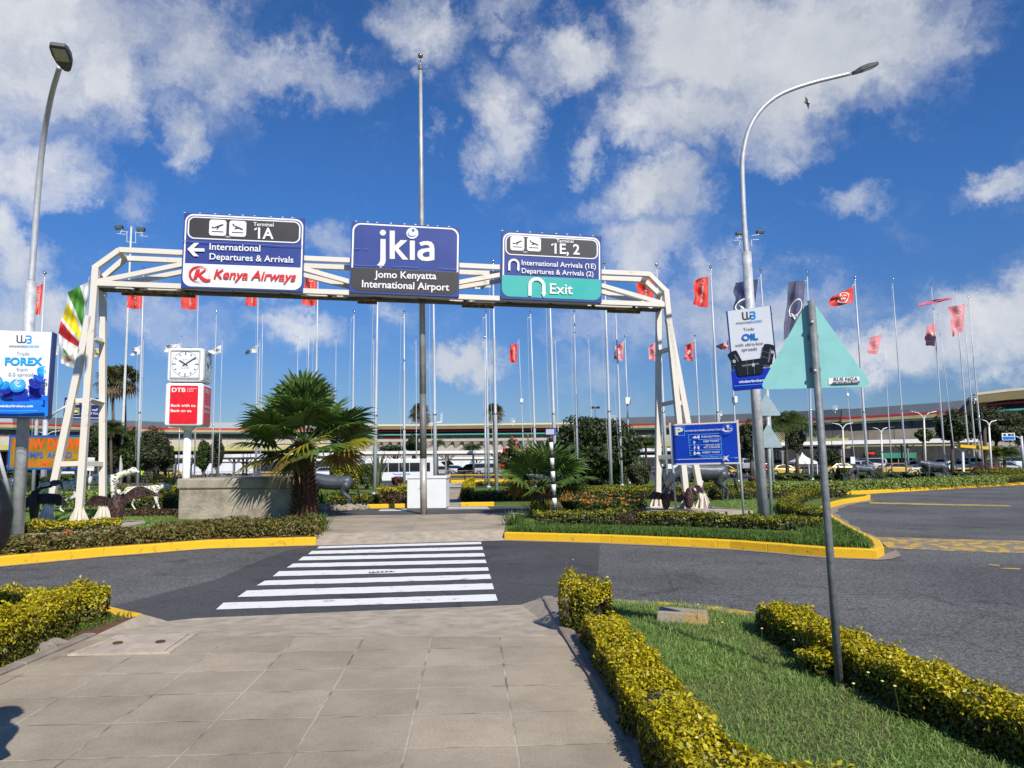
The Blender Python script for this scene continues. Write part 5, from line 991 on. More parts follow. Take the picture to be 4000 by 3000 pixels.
mb = MB(); p = Matrix(b.root.matrix_world).inverted()@G(353,1900,.15); mb.tube([V((b.w/2,.05,p.z)), V((b.w/2,.05,.1))], .04, 8); mb.build('post', M_pole, b.root)
b = Board('direction_sign', 'small white and blue terminal sign on a cantilever post beyond the hedge', 'road sign', (3912,1692), (3963,1691), (3967,1719), (3917,1720), Yl=60, Yr=60)
w, h = b.w, b.h; b.panel(M_bw, .08); b.flat('blue_panel', M_b1, [(.04*w,.06*h),(.96*w,.06*h),(.96*w,.5*h),(.04*w,.5*h)]); b.flat('black_panel', M_black, [(.1*w,.58*h),(.92*w,.58*h),(.92*w,.9*h),(.1*w,.9*h)]); b.flat('pictogram_tile', M_sw, [(.3*w,.62*h),(.45*w,.62*h),(.45*w,.87*h),(.3*w,.87*h)])
mb = MB(); text2(mb, '1C', (.62*w,.63*h), (.8*w,.63*h), b.y(), cap=.22*h); mb.build('lettering', M_sw, b.root)
A0 = Matrix(b.root.matrix_world).inverted(); mb = MB(); mb.tube([A0@P(4000,1835,60), A0@P(3989,1703,60)], .1, 10); mb.build('post', M_pole, b.root, True); mb = MB(); mb.tube([A0@P(3989,1716,60), A0@P(3978,1709,60), A0@P(3966,1704,60)], .05, 8); mb.build('arm', M_pole, b.root, True)
# black and white post with a name plate
pb = G(2170,2032,.15); tp = P(2151,1700,pb.y); o = thing('marker_post', 'black and white banded post with a small street name plate at its top', 'post', pb); A = tp-pb
ys = [2032,1994,1972,1946,1921,1893,1869,1842,1818,1790,1760,1728,1700]
fr = [(2032-y)/332 for y in ys]
for i in range(len(fr)-1):
    mb = MB(); mb.tube([A*fr[i], A*fr[i+1]], .062-.012*fr[i], 12); mb.build('band', (M_sw, M_black)[i%2], o, True)
mb = MB(); X = V((.80,-.58,0)).normalized(); mb.box(A*1.04, (.30,.03,.20), (X, V((.58,.80,0)), V((0,0,1)))); s = mb.build('name_plate', M_b4, o)
mb = MB(); mb.box(A*1.04+V((-.58,-.80,0))*.02, (.25,.012,.14), (X, V((.58,.80,0)), V((0,0,1)))); mb.build('plate_face', M_sw, s)
# ---------------------------------------------------------------- clock tower, planter wall, white box
cb = G(727,2004,.15); Yc = 21.6; ctop = P(727,1400,Yc)
cx_, cy_ = P(742,1436,Yc).x, Yc; th = R(8.9)
o = thing('clock_tower', 'white double-box street clock on a column with red bank panels', 'clock', (cx_, cy_, .15), rz=th); k = Yc/FOC
zt = lambda y: P(720, y, Yc).z-.15
W1 = 128*k*1.03; d1 = W1*.98
M_cw = mat('clock_white', (.84,.84,.82), .3, var=.02, spec=.5)
def rbox(mb, c, s, r):
    pts = rrect(-s[0]/2, -s[1]/2, s[0]/2, s[1]/2, r, 4); n = len(pts); z0, z1 = c[2]-s[2]/2, c[2]+s[2]/2; L = [(z0, .90), (z0+r*.5, .97), (z0+r, 1), (z1-r, 1), (z1-r*.5, .97), (z1, .90)]
    vs = [V((c[0]+p[0]*f, c[1]+p[1]*f, z)) for z, f in L for p in pts]; mb.add(vs, [(j*n+i, j*n+(i+1)%n, (j+1)*n+(i+1)%n, (j+1)*n+i) for j in range(5) for i in range(n)]+[tuple(range(n-1, -1, -1)), tuple(5*n+i for i in range(n))])
yc0 = d1/2
mb = MB(); rbox(mb, (0, 0, (zt(1369)+zt(1497))/2), (W1, d1, zt(1369)-zt(1497)), .05); mb.build('clock_box', M_cw, o, bev=.008)
mb = MB(); rbox(mb, (0, 0, (zt(1503)+zt(1668))/2), (W1*1.04, d1*1.04, zt(1503)-zt(1668)), .05); mb.build('panel_box', M_cw, o, bev=.008)
mb = MB(); mb.tube([V((0,0,0)), V((0,0,zt(1672)))], .108, 20); mb.build('column', M_cw, o, True)
mb = MB(); mb.tube([V((0,0,zt(1684))), V((0,0,zt(1672))), V((0,0,zt(1668)))], [.12,.2,.24], 20); mb.tube([V((0,0,zt(1503))), V((0,0,zt(1497)))], [.25,.25], 20); mb.build('collar', M_cw, o, True)
mb = MB(); mb.ball(V((0,0,zt(1369))), .16, 16, 8, (1,1,.5)); mb.build('cap', M_cw, o, True)
M_rp = mat('bank_red', (.72,.012,.022), .35); M_dial = mat('dial', (.74,.76,.78), .3, var=.02); M_hand = mat('hand_grey', (.05,.06,.075), .4)
for sgn, (ax_, an) in enumerate((('f', 0), ('r', math.pi/2))):
    Mz = Matrix.Rotation(an, 4, 'Z'); zc = (zt(1384)+zt(1478))/2; dy = -(d1/2 if not sgn else W1/2)
    def put(mb, nm, m, par): mb.xf(Mz); return mb.build(nm, m, par)
    s = .392*W1
    mb = MB(); mb.plate2(rrect(-s,zc-s,s,zc+s,.03), dy-.006, dy+.03); fc = put(mb, 'clock_face', M_dial, o)
    mb = MB(); mb.ring2(rrect(-s*1.08,zc-s*1.08,s*1.08,zc+s*1.08,.04), rrect(-s*.98,zc-s*.98,s*.98,zc+s*.98,.03), dy-.03); put(mb, 'bezel', mat('bezel_grey', (.45,.46,.47), .4), fc)
    mb = MB(); mb.ring2(circ(0,zc,s*.95,40), circ(0,zc,s*.93,40), dy-.010); put(mb, 'dial_ring', M_hand, fc)
    for hr in range(12):
        a = hr*math.pi/6; r0 = .93 if hr%3 == 0 else .86; r1 = .68 if hr%3 == 0 else .72; wd = .035; mb = MB(); ca, sa = math.sin(a), math.cos(a)
        mb.poly2([(s*(r0*ca-wd*sa), zc+s*(r0*sa+wd*ca)), (s*(r1*ca-wd*sa), zc+s*(r1*sa+wd*ca)), (s*(r1*ca+wd*sa), zc+s*(r1*sa-wd*ca)), (s*(r0*ca+wd*sa), zc+s*(r0*sa-wd*ca))], dy-.011); put(mb, 'hour_mark', M_hand, fc)
    for nm, a, r1, r0, wd, yy in (('hour_hand', R(303), .52, -.2, .045, -.016), ('minute_hand', R(55), .88, -.22, .04, -.02)):
        ca, sa = math.sin(a), math.cos(a); mb = MB(); mb.plate2([(s*(r1*ca-wd*sa), zc+s*(r1*sa+wd*ca)), (s*(r0*ca-wd*sa), zc+s*(r0*sa+wd*ca)), (s*(r0*ca+wd*sa), zc+s*(r0*sa-wd*ca)), (s*(r1*ca+wd*sa), zc+s*(r1*sa-wd*ca))], dy+yy-.004, dy+yy); put(mb, nm, M_hand, fc)
    mb = MB(); text2(mb, 'CITY', (-s*.24,zc+s*.22), (s*.24,zc+s*.22), dy-.012, cap=s*.15); text2(mb, 'CLOCK', (-s*.32,zc-s*.34), (s*.32,zc-s*.34), dy-.012, cap=s*.15); put(mb, 'lettering', mat('dial_text', (.38,.40,.42), .5), fc)
    dy = -(d1*1.04/2 if not sgn else W1*1.04/2); zl, zh = zt(1659), zt(1513); wd = W1*.385
    mb = MB(); mb.plate2(rrect(-wd,zl,wd,zh,.035), dy-.012, dy+.02); bp = put(mb, 'bank_panel', M_rp, o); H = zh-zl
    mb = MB(); text2(mb, 'DTB', (-wd*.88,zh-H*.165), (wd*.10,zh-H*.165), dy-.016, cap=H*.105, bold=.03); put(mb, 'lettering', M_sw, bp)
    mb = MB(); [text2(mb, s_, (wd*.32,zh-H*v), (wd*(.9 if i == 0 else .68),zh-H*v), dy-.016, cap=H*.026) for i, (s_, v) in enumerate((('DIAMOND',.088),('TRUST',.128),('BANK',.165)))]; mb.poly2([(wd*.22,zh-H*.06),(wd*.235,zh-H*.06),(wd*.235,zh-H*.165),(wd*.22,zh-H*.165)], dy-.016); put(mb, 'lettering', M_sw, bp)
    mb = MB(); text2(mb, 'Bank with us.', (-wd*.90,zh-H*.555), (wd*.90,zh-H*.555), dy-.016, bold=.022, cap=H*.07); put(mb, 'lettering', M_sw, bp); mb = MB(); text2(mb, 'Bank on us.', (-wd*.90,zh-H*.69), (wd*.60,zh-H*.69), dy-.016, bold=.022, cap=H*.07); put(mb, 'lettering', M_sw, bp)
# planter
M_stone = mat('rough_render', (.20,.17,.125), .95, col2=(.40,.345,.265), sc=2.2, thr=(.3,.62), bump=1.0, bsc=14, det=9)
p0, p1 = G(694,2030,.15), G(1136,2027,.15); X = (p1-p0).normalized(); Yd = V((-X.y, X.x, 0)); w = (p1-p0).length
o = thing('stone_planter', 'rough rendered stone planter wall with a coping, below the clock', 'planter', p0)
hz_ = P(920,1868,p0.y).z-.15
ax3 = (X, Yd, V((0,0,1)))
mb = MB(); n = 40; 
mb.box(X*(w/2)+Yd*1.0+V((0,0,hz_*.37)), (w, 2.0, hz_*.76), ax3); mb.build('wall', M_stone, o, bev=.03)
mb = MB(); mb.box(X*(w/2)+Yd*1.0+V((0,0,hz_*.875)), (w+.10, 2.1, hz_*.25), ax3); mb.build('coping', M_stone, o, bev=.04)
p0, p1 = G(1589,1986,.15), G(1743,1985,.15); X = (p1-p0).normalized(); Yd = V((-X.y, X.x, 0)); w = (p1-p0).length; hz_ = P(1660,1861,p0.y).z-.15
o = thing('monument_box', 'plain white painted box monument with a flat cap behind the weathered pole', 'monument', p0); ax3 = (X, Yd, V((0,0,1)))
mb = MB(); mb.box(X*(w/2)+Yd*.5+V((0,0,hz_*.47)), (w*.985,1.0,hz_*.94), ax3); mb.build('body', mat('box_white', (.72,.73,.72), .6, var=.04, sc=3), o, bev=.01)
mb = MB(); mb.box(X*(w/2)+Yd*.5+V((0,0,hz_*.97)), (w*1.03,1.06,hz_*.07), ax3); mb.build('cap', MATS['box_white'], o, bev=.008)
mb = MB(); mb.tube([X*(w*.4)+V((0,-.02,hz_*.9)), X*(w*.39)+V((0,-.03,hz_*.7)), X*(w*.30)+V((0,-.03,hz_*.62))], .006, 5); mb.build('loose_cable', M_grey, o)
# ---------------------------------------------------------------- vegetation
L_gold = leafmat('golden_leaf', [(.16,.14,.012),(.28,.26,.008),(.46,.385,.008),(.56,.45,.009),(.62,.50,.012),(.36,.33,.012)], .45, .2)
L_goldd = leafmat('golden_green_leaf', [(.035,.055,.008),(.09,.11,.010),(.26,.25,.012),(.36,.32,.012),(.07,.09,.010)], .5, .2)
L_pale = leafmat('pale_hedge_leaf', [(.07,.11,.02),(.18,.25,.04),(.32,.39,.07),(.40,.46,.10)], .5, .2)
L_green = leafmat('green_leaf', [(.018,.035,.008),(.035,.065,.012),(.06,.095,.018),(.09,.12,.02)], .5, .15)
L_dark = leafmat('dark_leaf', [(.010,.020,.006),(.022,.040,.010),(.04,.062,.014),(.075,.09,.016)], .55, .12)
L_dull = leafmat('dull_leaf', [(.02,.032,.012),(.04,.055,.02),(.075,.085,.028),(.03,.04,.015)], .55, .12)
L_brown = leafmat('bronze_leaf', [(.045,.022,.014),(.09,.045,.022),(.13,.06,.03),(.06,.055,.018)], .5, .15)
L_bed = leafmat('bed_leaf', [(.07,.08,.016),(.15,.15,.028),(.17,.10,.035),(.10,.12,.02),(.24,.21,.045),(.12,.06,.025),(.17,.18,.03)], .5, .15)
L_grass = leafmat('grass_blade', [(.085,.18,.025),(.155,.285,.045),(.24,.38,.075),(.36,.42,.15),(.13,.24,.038)], .6, .25)
L_strap = leafmat('strap_blade', [(.035,.085,.012),(.075,.15,.018),(.12,.20,.03),(.06,.12,.015)], .5, .2)
L_flower = leafmat('orange_petal', [(.55,.12,.01),(.70,.25,.02),(.60,.07,.01)], .6, .2); L_red = leafmat('red_petal', [(.55,.02,.01),(.65,.06,.02)], .6, .2)
L_red2 = leafmat('red_shrub_leaf', [(.10,.012,.015),(.22,.03,.04),(.06,.03,.015),(.04,.05,.015)], .5, .15)
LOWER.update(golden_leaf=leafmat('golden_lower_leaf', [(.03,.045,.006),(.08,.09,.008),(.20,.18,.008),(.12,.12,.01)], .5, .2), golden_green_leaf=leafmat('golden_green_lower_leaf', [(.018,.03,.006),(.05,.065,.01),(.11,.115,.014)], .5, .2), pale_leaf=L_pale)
M_bark = mat('bark', (.06,.045,.032), .95, col2=(.13,.10,.075), sc=9, bump=.8, bsc=18)
# near hedges
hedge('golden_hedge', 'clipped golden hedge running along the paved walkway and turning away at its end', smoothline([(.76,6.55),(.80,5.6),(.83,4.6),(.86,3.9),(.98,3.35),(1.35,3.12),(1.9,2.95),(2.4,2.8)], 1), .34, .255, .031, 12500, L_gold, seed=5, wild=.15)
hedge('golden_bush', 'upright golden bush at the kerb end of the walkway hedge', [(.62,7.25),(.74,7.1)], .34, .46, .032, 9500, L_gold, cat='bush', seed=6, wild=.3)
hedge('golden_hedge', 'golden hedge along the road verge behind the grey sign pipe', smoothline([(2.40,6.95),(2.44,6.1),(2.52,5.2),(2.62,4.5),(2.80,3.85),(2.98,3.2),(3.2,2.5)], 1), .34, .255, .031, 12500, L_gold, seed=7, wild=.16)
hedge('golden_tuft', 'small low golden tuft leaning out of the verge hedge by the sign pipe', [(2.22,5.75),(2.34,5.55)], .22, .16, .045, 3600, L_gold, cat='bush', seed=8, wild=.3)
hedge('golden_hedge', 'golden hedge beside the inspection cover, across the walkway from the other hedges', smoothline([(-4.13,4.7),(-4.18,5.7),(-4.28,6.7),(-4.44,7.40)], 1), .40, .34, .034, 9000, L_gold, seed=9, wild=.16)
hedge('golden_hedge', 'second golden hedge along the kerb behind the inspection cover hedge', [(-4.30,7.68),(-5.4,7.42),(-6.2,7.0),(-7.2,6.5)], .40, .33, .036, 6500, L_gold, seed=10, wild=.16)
# grass of the near verge
vg = [(1.02,6.7),(1.05,8.45),(1.8,8.2),(2.45,7.5),(2.3,6.9),(2.32,6.0),(2.4,5.2),(2.5,4.5),(2.65,3.9),(2.9,3.1),(2.6,2.6),(1.9,3.05),(1.35,3.28),(1.05,3.5),(.98,4.2),(.98,5.4)]
tag(blades('grass', [(-4.1,7.2),(-3.95,7.95),(-4.4,8.0),(-4.6,7.7)], 1400, .08, .008, L_strap, z=.15, seed=15), kind='stuff')
sheet('verge_turf', vg, .149, mat('verge_turf', (.05,.075,.018), .95, col2=(.10,.11,.03), sc=5, bump=.6))
def patchy(q, th=.0): return (np.sin(q[:,0]*2.3+1.1*np.sin(q[:,1]*1.7))+np.sin(q[:,1]*3.1+q[:,0]*1.3)+.8*np.sin(q[:,0]*6.1-q[:,1]*4.3)+np.random.RandomState(1).normal(0,.5,len(q))) > th
L_dryg = leafmat('dry_blade', [(.22,.20,.08),(.34,.29,.14),(.16,.17,.05),(.12,.17,.04)], .7, .2)
tag(blades('grass', vg, 4200, .050, .0052, L_grass, z=.15, seed=3, lean=.8), kind='stuff'); tag(blades('grass', vg, 4200, .075, .006, L_grass, z=.15, seed=33, lean=.75, keep=lambda q: patchy(q, .1)), kind='stuff'); tag(blades('grass', vg, 1500, .055, .005, L_dryg, z=.15, seed=34, lean=1.0, keep=lambda q: ~patchy(q, -.4)), kind='stuff')
tag(blades('grass', [(.9,7.5),(1.1,8.5),(1.9,8.25),(2.6,7.5),(2.5,7.1),(1.2,6.7)], 900, .10, .006, L_grass, z=.15, seed=4, lean=.6), kind='stuff')
tag(blades('grass', [(-4.1,6.6),(-4.05,7.4),(-4.5,7.7),(-4.4,7.2)], 900, .07, .006, L_strap, z=.15, seed=14), kind='stuff')
for i, (x, y) in enumerate([(1.9,6.9),(2.12,6.55),(2.2,6.0),(1.75,7.3),(2.34,5.05),(2.42,5.3),(2.36,4.9),(2.28,5.6),(2.46,4.85),(2.15,4.9),(2.62,4.05),(2.3,4.6)]):
    t = thing('daisy', 'tiny pale yellow daisy on a thin stalk in the verge grass', 'flower', (x, y, .15), 'daisies in the verge grass'); h = .10+.14*rnd.random(); a = V((rnd.uniform(-.03,.03), rnd.uniform(-.03,.03), h))
    mb = MB(); mb.tube([V((0,0,0)), a], .0018, 4); mb.build('stalk', MATS['strap_blade'], t); mb = MB(); mb.ball(a, .011, 8, 5, (1,1,.5)); mb.build('flower_head', mat('daisy_yellow', (.75,.70,.25), .6), t)
# kerb block lying in the grass
c = G(2675,2430,.15); t = thing('kerb_block', 'loose kerb stone with faded yellow paint lying in the verge grass', 'kerb stone', c, rz=R(-14))
mb = MB(); mb.add([V(v) for v in ((-.27,-.12,0),(.22,-.14,0),(.24,.14,0),(-.25,.13,0),(-.26,-.10,.115),(.20,-.11,.10),(.21,.12,.105),(-.235,.11,.125))], [(3,2,1,0),(4,5,6,7),(0,1,5,4),(1,2,6,5),(2,3,7,6),(3,0,4,7)]); mb.build('block', mat('old_kerb', (.30,.25,.19), .9, col2=(.36,.24,.08), thr=(.50,.60), sc=5, bump=.6, bsc=30), t, bev=.012)
for (px, py, s) in ((215,2520,.10),(160,2540,.12),(3410,2672,.05)):
    p = G(px, py, .15); mb = MB(); mb.ball(p*0, s, 9, 6, (1.2,.9,.6)); mb.v = [v*(1+.15*math.sin(v.x*60+v.z*45)) for v in mb.v]; o = mb.build('stone', M_kerbc); o.location = p; tag(o, {215:'rounded grey stone at the foot of the hedge by the inspection cover',160:'flat grey stone beside a rounder one at the hedge foot',3410:'pebble at the foot of the grey sign pipe'}[px], 'stone')
# strap-leaved border along the far kerb
def off(line, d):
    out = []
    for i, p in enumerate(line):
        a, b = Vector(line[max(i-1, 0)][:2]), Vector(line[min(i+1, len(line)-1)][:2]); t = (b-a).normalized(); out.append((p[0]-t.y*d, p[1]+t.x*d))
    return out
kr = [(p.x, p.y) for p in fk_r[:7]]; i0, i1 = off(kr, .17), off(kr, 1.35); i1[-1] = (6.25, 13.6); i1[-2] = (6.0, 14.0)
bd = i0+i1[::-1]
sheet('border_soil', bd, .156, mat('border_turf', (.03,.05,.012), .95, col2=(.06,.09,.02), sc=5))
tag(blades('strap_leaf_grass', bd, 1500, .15, .016, L_strap, z=.155, seed=21, lean=.5), kind='stuff')
tag(blades('strap_leaf_grass', [(6.2,13.3)]+off([(p.x,p.y) for p in fk_r2[:4]], .2)+[(6.4,18.6),(6.0,15.0)], 700, .13, .016, L_strap, z=.155, seed=22, lean=.5), kind='stuff')
lw = [(2.0,17.2),(6.5,17.2),(7.8,19),(8.5,23),(3,27),(1.2,22)]
tag(blades('grass', [G(2300,2030)[:2], G(2900,2060)[:2], G(3160,2060)[:2], G(3180,2010)[:2], G(3000,1955)[:2], G(2760,1950)[:2], G(2960,2010)[:2], G(2400,2040)[:2]], 500, .07, .012, L_grass, z=.15, seed=23), kind='stuff')
tag(blades('grass', [G(100,2085)[:2], G(620,2060)[:2], G(690,2000)[:2], G(420,1985)[:2], G(60,1985)[:2]], 260, .07, .014, L_grass, z=.15, seed=24), kind='stuff')
# planted bed along the far kerb, walkway to frame edge
kl = [p for p in fk_l if p[1] > 9.5]; kl = resample([Vector((p[0], p[1], 0)) for p in kl], .5)
kl = [(p.x, p.y) for p in kl if p.x > -12.5]; a0 = off(kl, .28); a1 = [off(kl, 2.1 if p[0] > -6.6 else 1.25)[i] for i, p in enumerate(kl)]; bed = a0+a1[::-1]
sheet('bed_soil', [*off(kl,.14), *off(kl,2.6)[::-1]], .156, M_soil)
q = polypts(bed, 60, 31); rs = np.random.RandomState(5); pts = []; nm = []
for (x, y) in q:
    h = (.22+.16*rs.rand())*(1 if x > -6.6 else .8); n = 38
    th_ = rs.uniform(0, 6.28, n); z = rs.uniform(.04, 1, n); r_ = .13*np.sqrt(rs.rand(n))*(1.1-.35*z)
    pts.append(np.c_[x+r_*np.cos(th_), y+r_*np.sin(th_), .15+z*h]); nm.append(np.c_[np.cos(th_)*.7, np.sin(th_)*.7, np.full(n, .7)])
pts = np.vstack(pts); nm = np.vstack(nm); ob = leafobj('ground_cover', pts, nm, .088, L_bed, asp=.36, jit=.35, fold=.3, seed=1); tag(ob, kind='stuff')
qr = q[rs.rand(len(q)) < .012]; ob = leafobj('red_blossom', np.c_[np.repeat(qr, 5, 0)+rs.normal(0, .03, (len(qr)*5, 2)), .40+rs.rand(len(qr)*5)*.08], np.tile([0,-.5,1], (len(qr)*5, 1)), .06, L_red, seed=2); tag(ob, kind='stuff')
def H(name, label, pxs, w, h, leaf, dens, m, z=.15, **k): return hedge(name, label, smoothline([(G(x, y, z).x, G(x, y, z).y) for x, y in pxs], 1), w, h*.85, leaf*.72, dens*1.8, m, z=z, **k)
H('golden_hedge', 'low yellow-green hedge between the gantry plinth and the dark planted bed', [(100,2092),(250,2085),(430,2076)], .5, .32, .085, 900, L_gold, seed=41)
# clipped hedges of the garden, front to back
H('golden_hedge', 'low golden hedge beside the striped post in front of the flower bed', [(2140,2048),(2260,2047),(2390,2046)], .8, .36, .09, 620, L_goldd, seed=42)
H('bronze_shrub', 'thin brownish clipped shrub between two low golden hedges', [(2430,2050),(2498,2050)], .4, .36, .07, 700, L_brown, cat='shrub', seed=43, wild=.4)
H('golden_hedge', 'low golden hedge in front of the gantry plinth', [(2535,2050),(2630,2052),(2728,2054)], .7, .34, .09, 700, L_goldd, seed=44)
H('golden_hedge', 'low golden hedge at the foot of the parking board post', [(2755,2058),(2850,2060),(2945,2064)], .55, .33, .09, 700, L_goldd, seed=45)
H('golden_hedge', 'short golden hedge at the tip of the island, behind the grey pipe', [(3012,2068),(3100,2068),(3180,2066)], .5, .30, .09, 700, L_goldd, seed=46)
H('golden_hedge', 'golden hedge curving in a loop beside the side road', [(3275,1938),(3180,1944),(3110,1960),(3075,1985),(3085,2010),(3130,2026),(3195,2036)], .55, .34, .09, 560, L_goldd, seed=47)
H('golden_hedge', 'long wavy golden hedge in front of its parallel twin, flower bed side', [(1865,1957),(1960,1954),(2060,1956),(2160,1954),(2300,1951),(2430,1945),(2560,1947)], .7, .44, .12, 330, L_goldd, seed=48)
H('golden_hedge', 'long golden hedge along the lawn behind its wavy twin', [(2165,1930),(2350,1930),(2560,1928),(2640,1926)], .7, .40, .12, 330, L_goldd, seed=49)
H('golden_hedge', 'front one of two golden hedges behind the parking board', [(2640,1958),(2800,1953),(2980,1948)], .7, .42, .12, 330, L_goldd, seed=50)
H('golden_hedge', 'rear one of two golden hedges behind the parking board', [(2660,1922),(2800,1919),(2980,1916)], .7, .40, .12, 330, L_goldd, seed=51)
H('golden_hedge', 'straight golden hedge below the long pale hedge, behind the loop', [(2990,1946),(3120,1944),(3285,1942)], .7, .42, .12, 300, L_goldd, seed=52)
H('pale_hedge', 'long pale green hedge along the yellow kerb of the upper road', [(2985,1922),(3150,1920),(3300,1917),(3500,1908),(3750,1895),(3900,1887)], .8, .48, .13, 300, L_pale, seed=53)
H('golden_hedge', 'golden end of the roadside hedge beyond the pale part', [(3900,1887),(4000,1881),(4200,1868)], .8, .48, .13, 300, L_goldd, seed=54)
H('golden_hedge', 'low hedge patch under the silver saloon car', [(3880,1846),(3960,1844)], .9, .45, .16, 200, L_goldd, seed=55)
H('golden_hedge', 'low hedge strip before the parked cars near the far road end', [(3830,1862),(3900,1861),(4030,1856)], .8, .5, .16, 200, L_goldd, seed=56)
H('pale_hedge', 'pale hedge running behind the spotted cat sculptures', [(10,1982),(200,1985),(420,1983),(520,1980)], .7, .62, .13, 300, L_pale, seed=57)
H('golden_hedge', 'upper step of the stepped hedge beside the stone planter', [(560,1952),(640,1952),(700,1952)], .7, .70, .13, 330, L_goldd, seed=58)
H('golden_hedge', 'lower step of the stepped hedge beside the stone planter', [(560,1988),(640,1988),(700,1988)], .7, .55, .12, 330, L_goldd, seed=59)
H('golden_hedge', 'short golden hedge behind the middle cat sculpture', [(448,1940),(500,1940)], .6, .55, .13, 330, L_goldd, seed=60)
H('bronze_border', 'low dark bronze border plants under the running cat', [(520,2016),(610,2015),(695,2013)], .5, .22, .10, 600, L_brown, cat='plant', seed=61)
H('golden_hedge', 'golden hedge behind the wildebeest by the big palm', [(1275,1975),(1360,1973),(1460,1972)], .7, .42, .11, 380, L_goldd, seed=62)
H('bronze_shrub', 'rounded bronze shrub mass before the white box', [(1470,1970),(1530,1970),(1568,1971)], .8, .38, .10, 420, L_brown, cat='shrub', seed=63, wild=.3)
H('golden_bush', 'round golden bush on the lawn behind the bronze shrubs', [(1495,1935),(1528,1935)], .7, .42, .11, 360, L_gold, cat='bush', seed=64)
H('golden_bush', 'golden bush pressed against the white box edge', [(1578,1950),(1588,1950)], .6, .7, .11, 360, L_gold, cat='bush', seed=65)
H('golden_hedge', 'narrow golden hedge running along the path behind the white box', [(1826,1956),(1832,1930),(1836,1902)], .5, .55, .12, 330, L_gold, seed=66)
H('golden_hedge', 'dark far hedge with yellow tips behind the gantry leg lawn', [(1870,1900),(2000,1898),(2100,1897)], .6, .3, .14, 180, L_goldd, seed=67)
# flower bed
fb = [G(x, y)[:2] for x, y in ((2172,2003),(2380,2012),(2515,2006),(2500,1972),(2400,1955),(2172,1958))]
q = polypts(fb, 75, 61); n = len(q); rs = np.random.RandomState(8); k = 14
pp = np.repeat(q, k, 0)+rs.normal(0, .10, (n*k, 2)); z = rs.uniform(.02, .30, n*k)
tag(leafobj('bedding_plants', np.c_[pp, .15+z], np.c_[rs.normal(0,.5,(n*k,2)), np.ones(n*k)], .11, L_green, asp=.4, seed=71), kind='stuff')
kk = rs.rand(n) < .075; tag(leafobj('orange_blossom', np.c_[np.repeat(q[kk], 3, 0)+rs.normal(0,.05,(3*kk.sum(),2)), .42+rs.rand(3*kk.sum())*.06], np.tile([0,-.6,.8],(3*kk.sum(),1)),   .065, L_flower, asp=.9, seed=72), kind='stuff')
# small tufts
def tuft(name, label, px, py, h, n, w, m, cat='plant', z=.15, spread=.6, r0=.06):
    p = GS(px, py) if z == .15 else G(px, py, z); t = thing(name, label, cat, p); mb = MB(); rs = random.Random(px)
    for i in range(n):
        a = rs.uniform(0, 6.28); e = rs.uniform(.15, 1)*spread; d = V((math.cos(a), math.sin(a), 0)); s = V((-d.y, d.x, 0)); L = h*rs.uniform(.7, 1.1); b = d*rs.uniform(0, r0)
        q = [b+d*(L*e*u**1.5)+V((0,0,L*(u-.35*e*u*u))) for u in (0, .4, .75, 1)]; ws = (w*.6, w, w*.7, w*.05)
        vs = [];
        for x_, w_ in zip(q, ws): vs += [x_-s*w_/2, x_+s*w_/2]
        mb.add(vs, [(0,1,3,2),(2,3,5,4),(4,5,7,6)])
    mb.build('leaves', m, t); return t
L_agave = leafmat('agave_leaf', [(.10,.13,.06),(.22,.24,.13),(.35,.34,.2)], .5, .1)
tuft('agave', 'pale spiky agave on the lawn beside the flagpole, white bus behind', 1478, 1902, 2.3, 26, .13, L_agave, spread=.45); tuft('agave', 'spiky agave in front of the silver saloon at the road end', 3905, 1852, 2.2, 22, .14, L_agave, spread=.5)
tuft('spiky_plant', 'dark spiky rosette at the corner of the stone planter, hedge side', 668, 1915, 1.3, 60, .06, L_dull, spread=.9); tuft('spiky_plant', 'dark spiky rosette standing alone behind the running cat', 595, 1900, 1.2, 50, .06, L_dull, spread=.9)
tuft('broad_leaf_plant', 'bright green broad-leaved plant at the right side of the palm trunk'.replace('right side','foot'), 1262, 1992, .75, 16, .10, L_strap, spread=.6); tuft('lily_clump', 'clump of narrow drooping leaves at the corner of the bed by the palm', 1235, 2078, .5, 130, .02, L_strap, spread=1.1, r0=.3)
tuft('lily_clump', 'clump of narrow leaves at the corner of the bed by the small palm', 2010, 2052, .42, 110, .02, L_strap, spread=1.1, r0=.3); tuft('broad_leaf_plant', 'single tall paddle leaf plant on the edge of the walkway bed', 1222, 2068, .42, 7, .07, L_strap, spread=.5)
tuft('spiky_plant', 'small spiky plant beside the taxi lane under the turquoise triangle', 3055, 1856, 1.3, 40, .09, L_dull, spread=.8)
tuft('broad_leaf_plant', 'bright broad-leaved plant in a pot beyond the round tree', 2408, 1888, 1.9, 26, .22, leafmat('bright_leaf', [(.10,.20,.02),(.20,.32,.05)], .4, .2), spread=.7, r0=.2); tuft('broad_leaf_plant', 'second bright broad-leaved plant next to the plant pot', 2455, 1886, 1.7, 20, .2, MATS['bright_leaf'], spread=.7, r0=.2)
p = G(2446,1887); t = thing('plant_pot', 'cream round plant pot standing on the lawn edge beyond the round tree', 'plant pot', p); mb = MB(); mb.tube([V((0,0,0)), V((0,0,.4)), V((0,0,.42))], [.22,.27,.29], 14); mb.build('pot', mat('cream_pot', (.55,.47,.33), .7), t, True)
tuft('rosemary_clump', 'rounded grey-green bushy clump next to the striped post', 2104, 2025, .55, 260, .025, L_green, cat='bush', spread=.75, r0=.22)
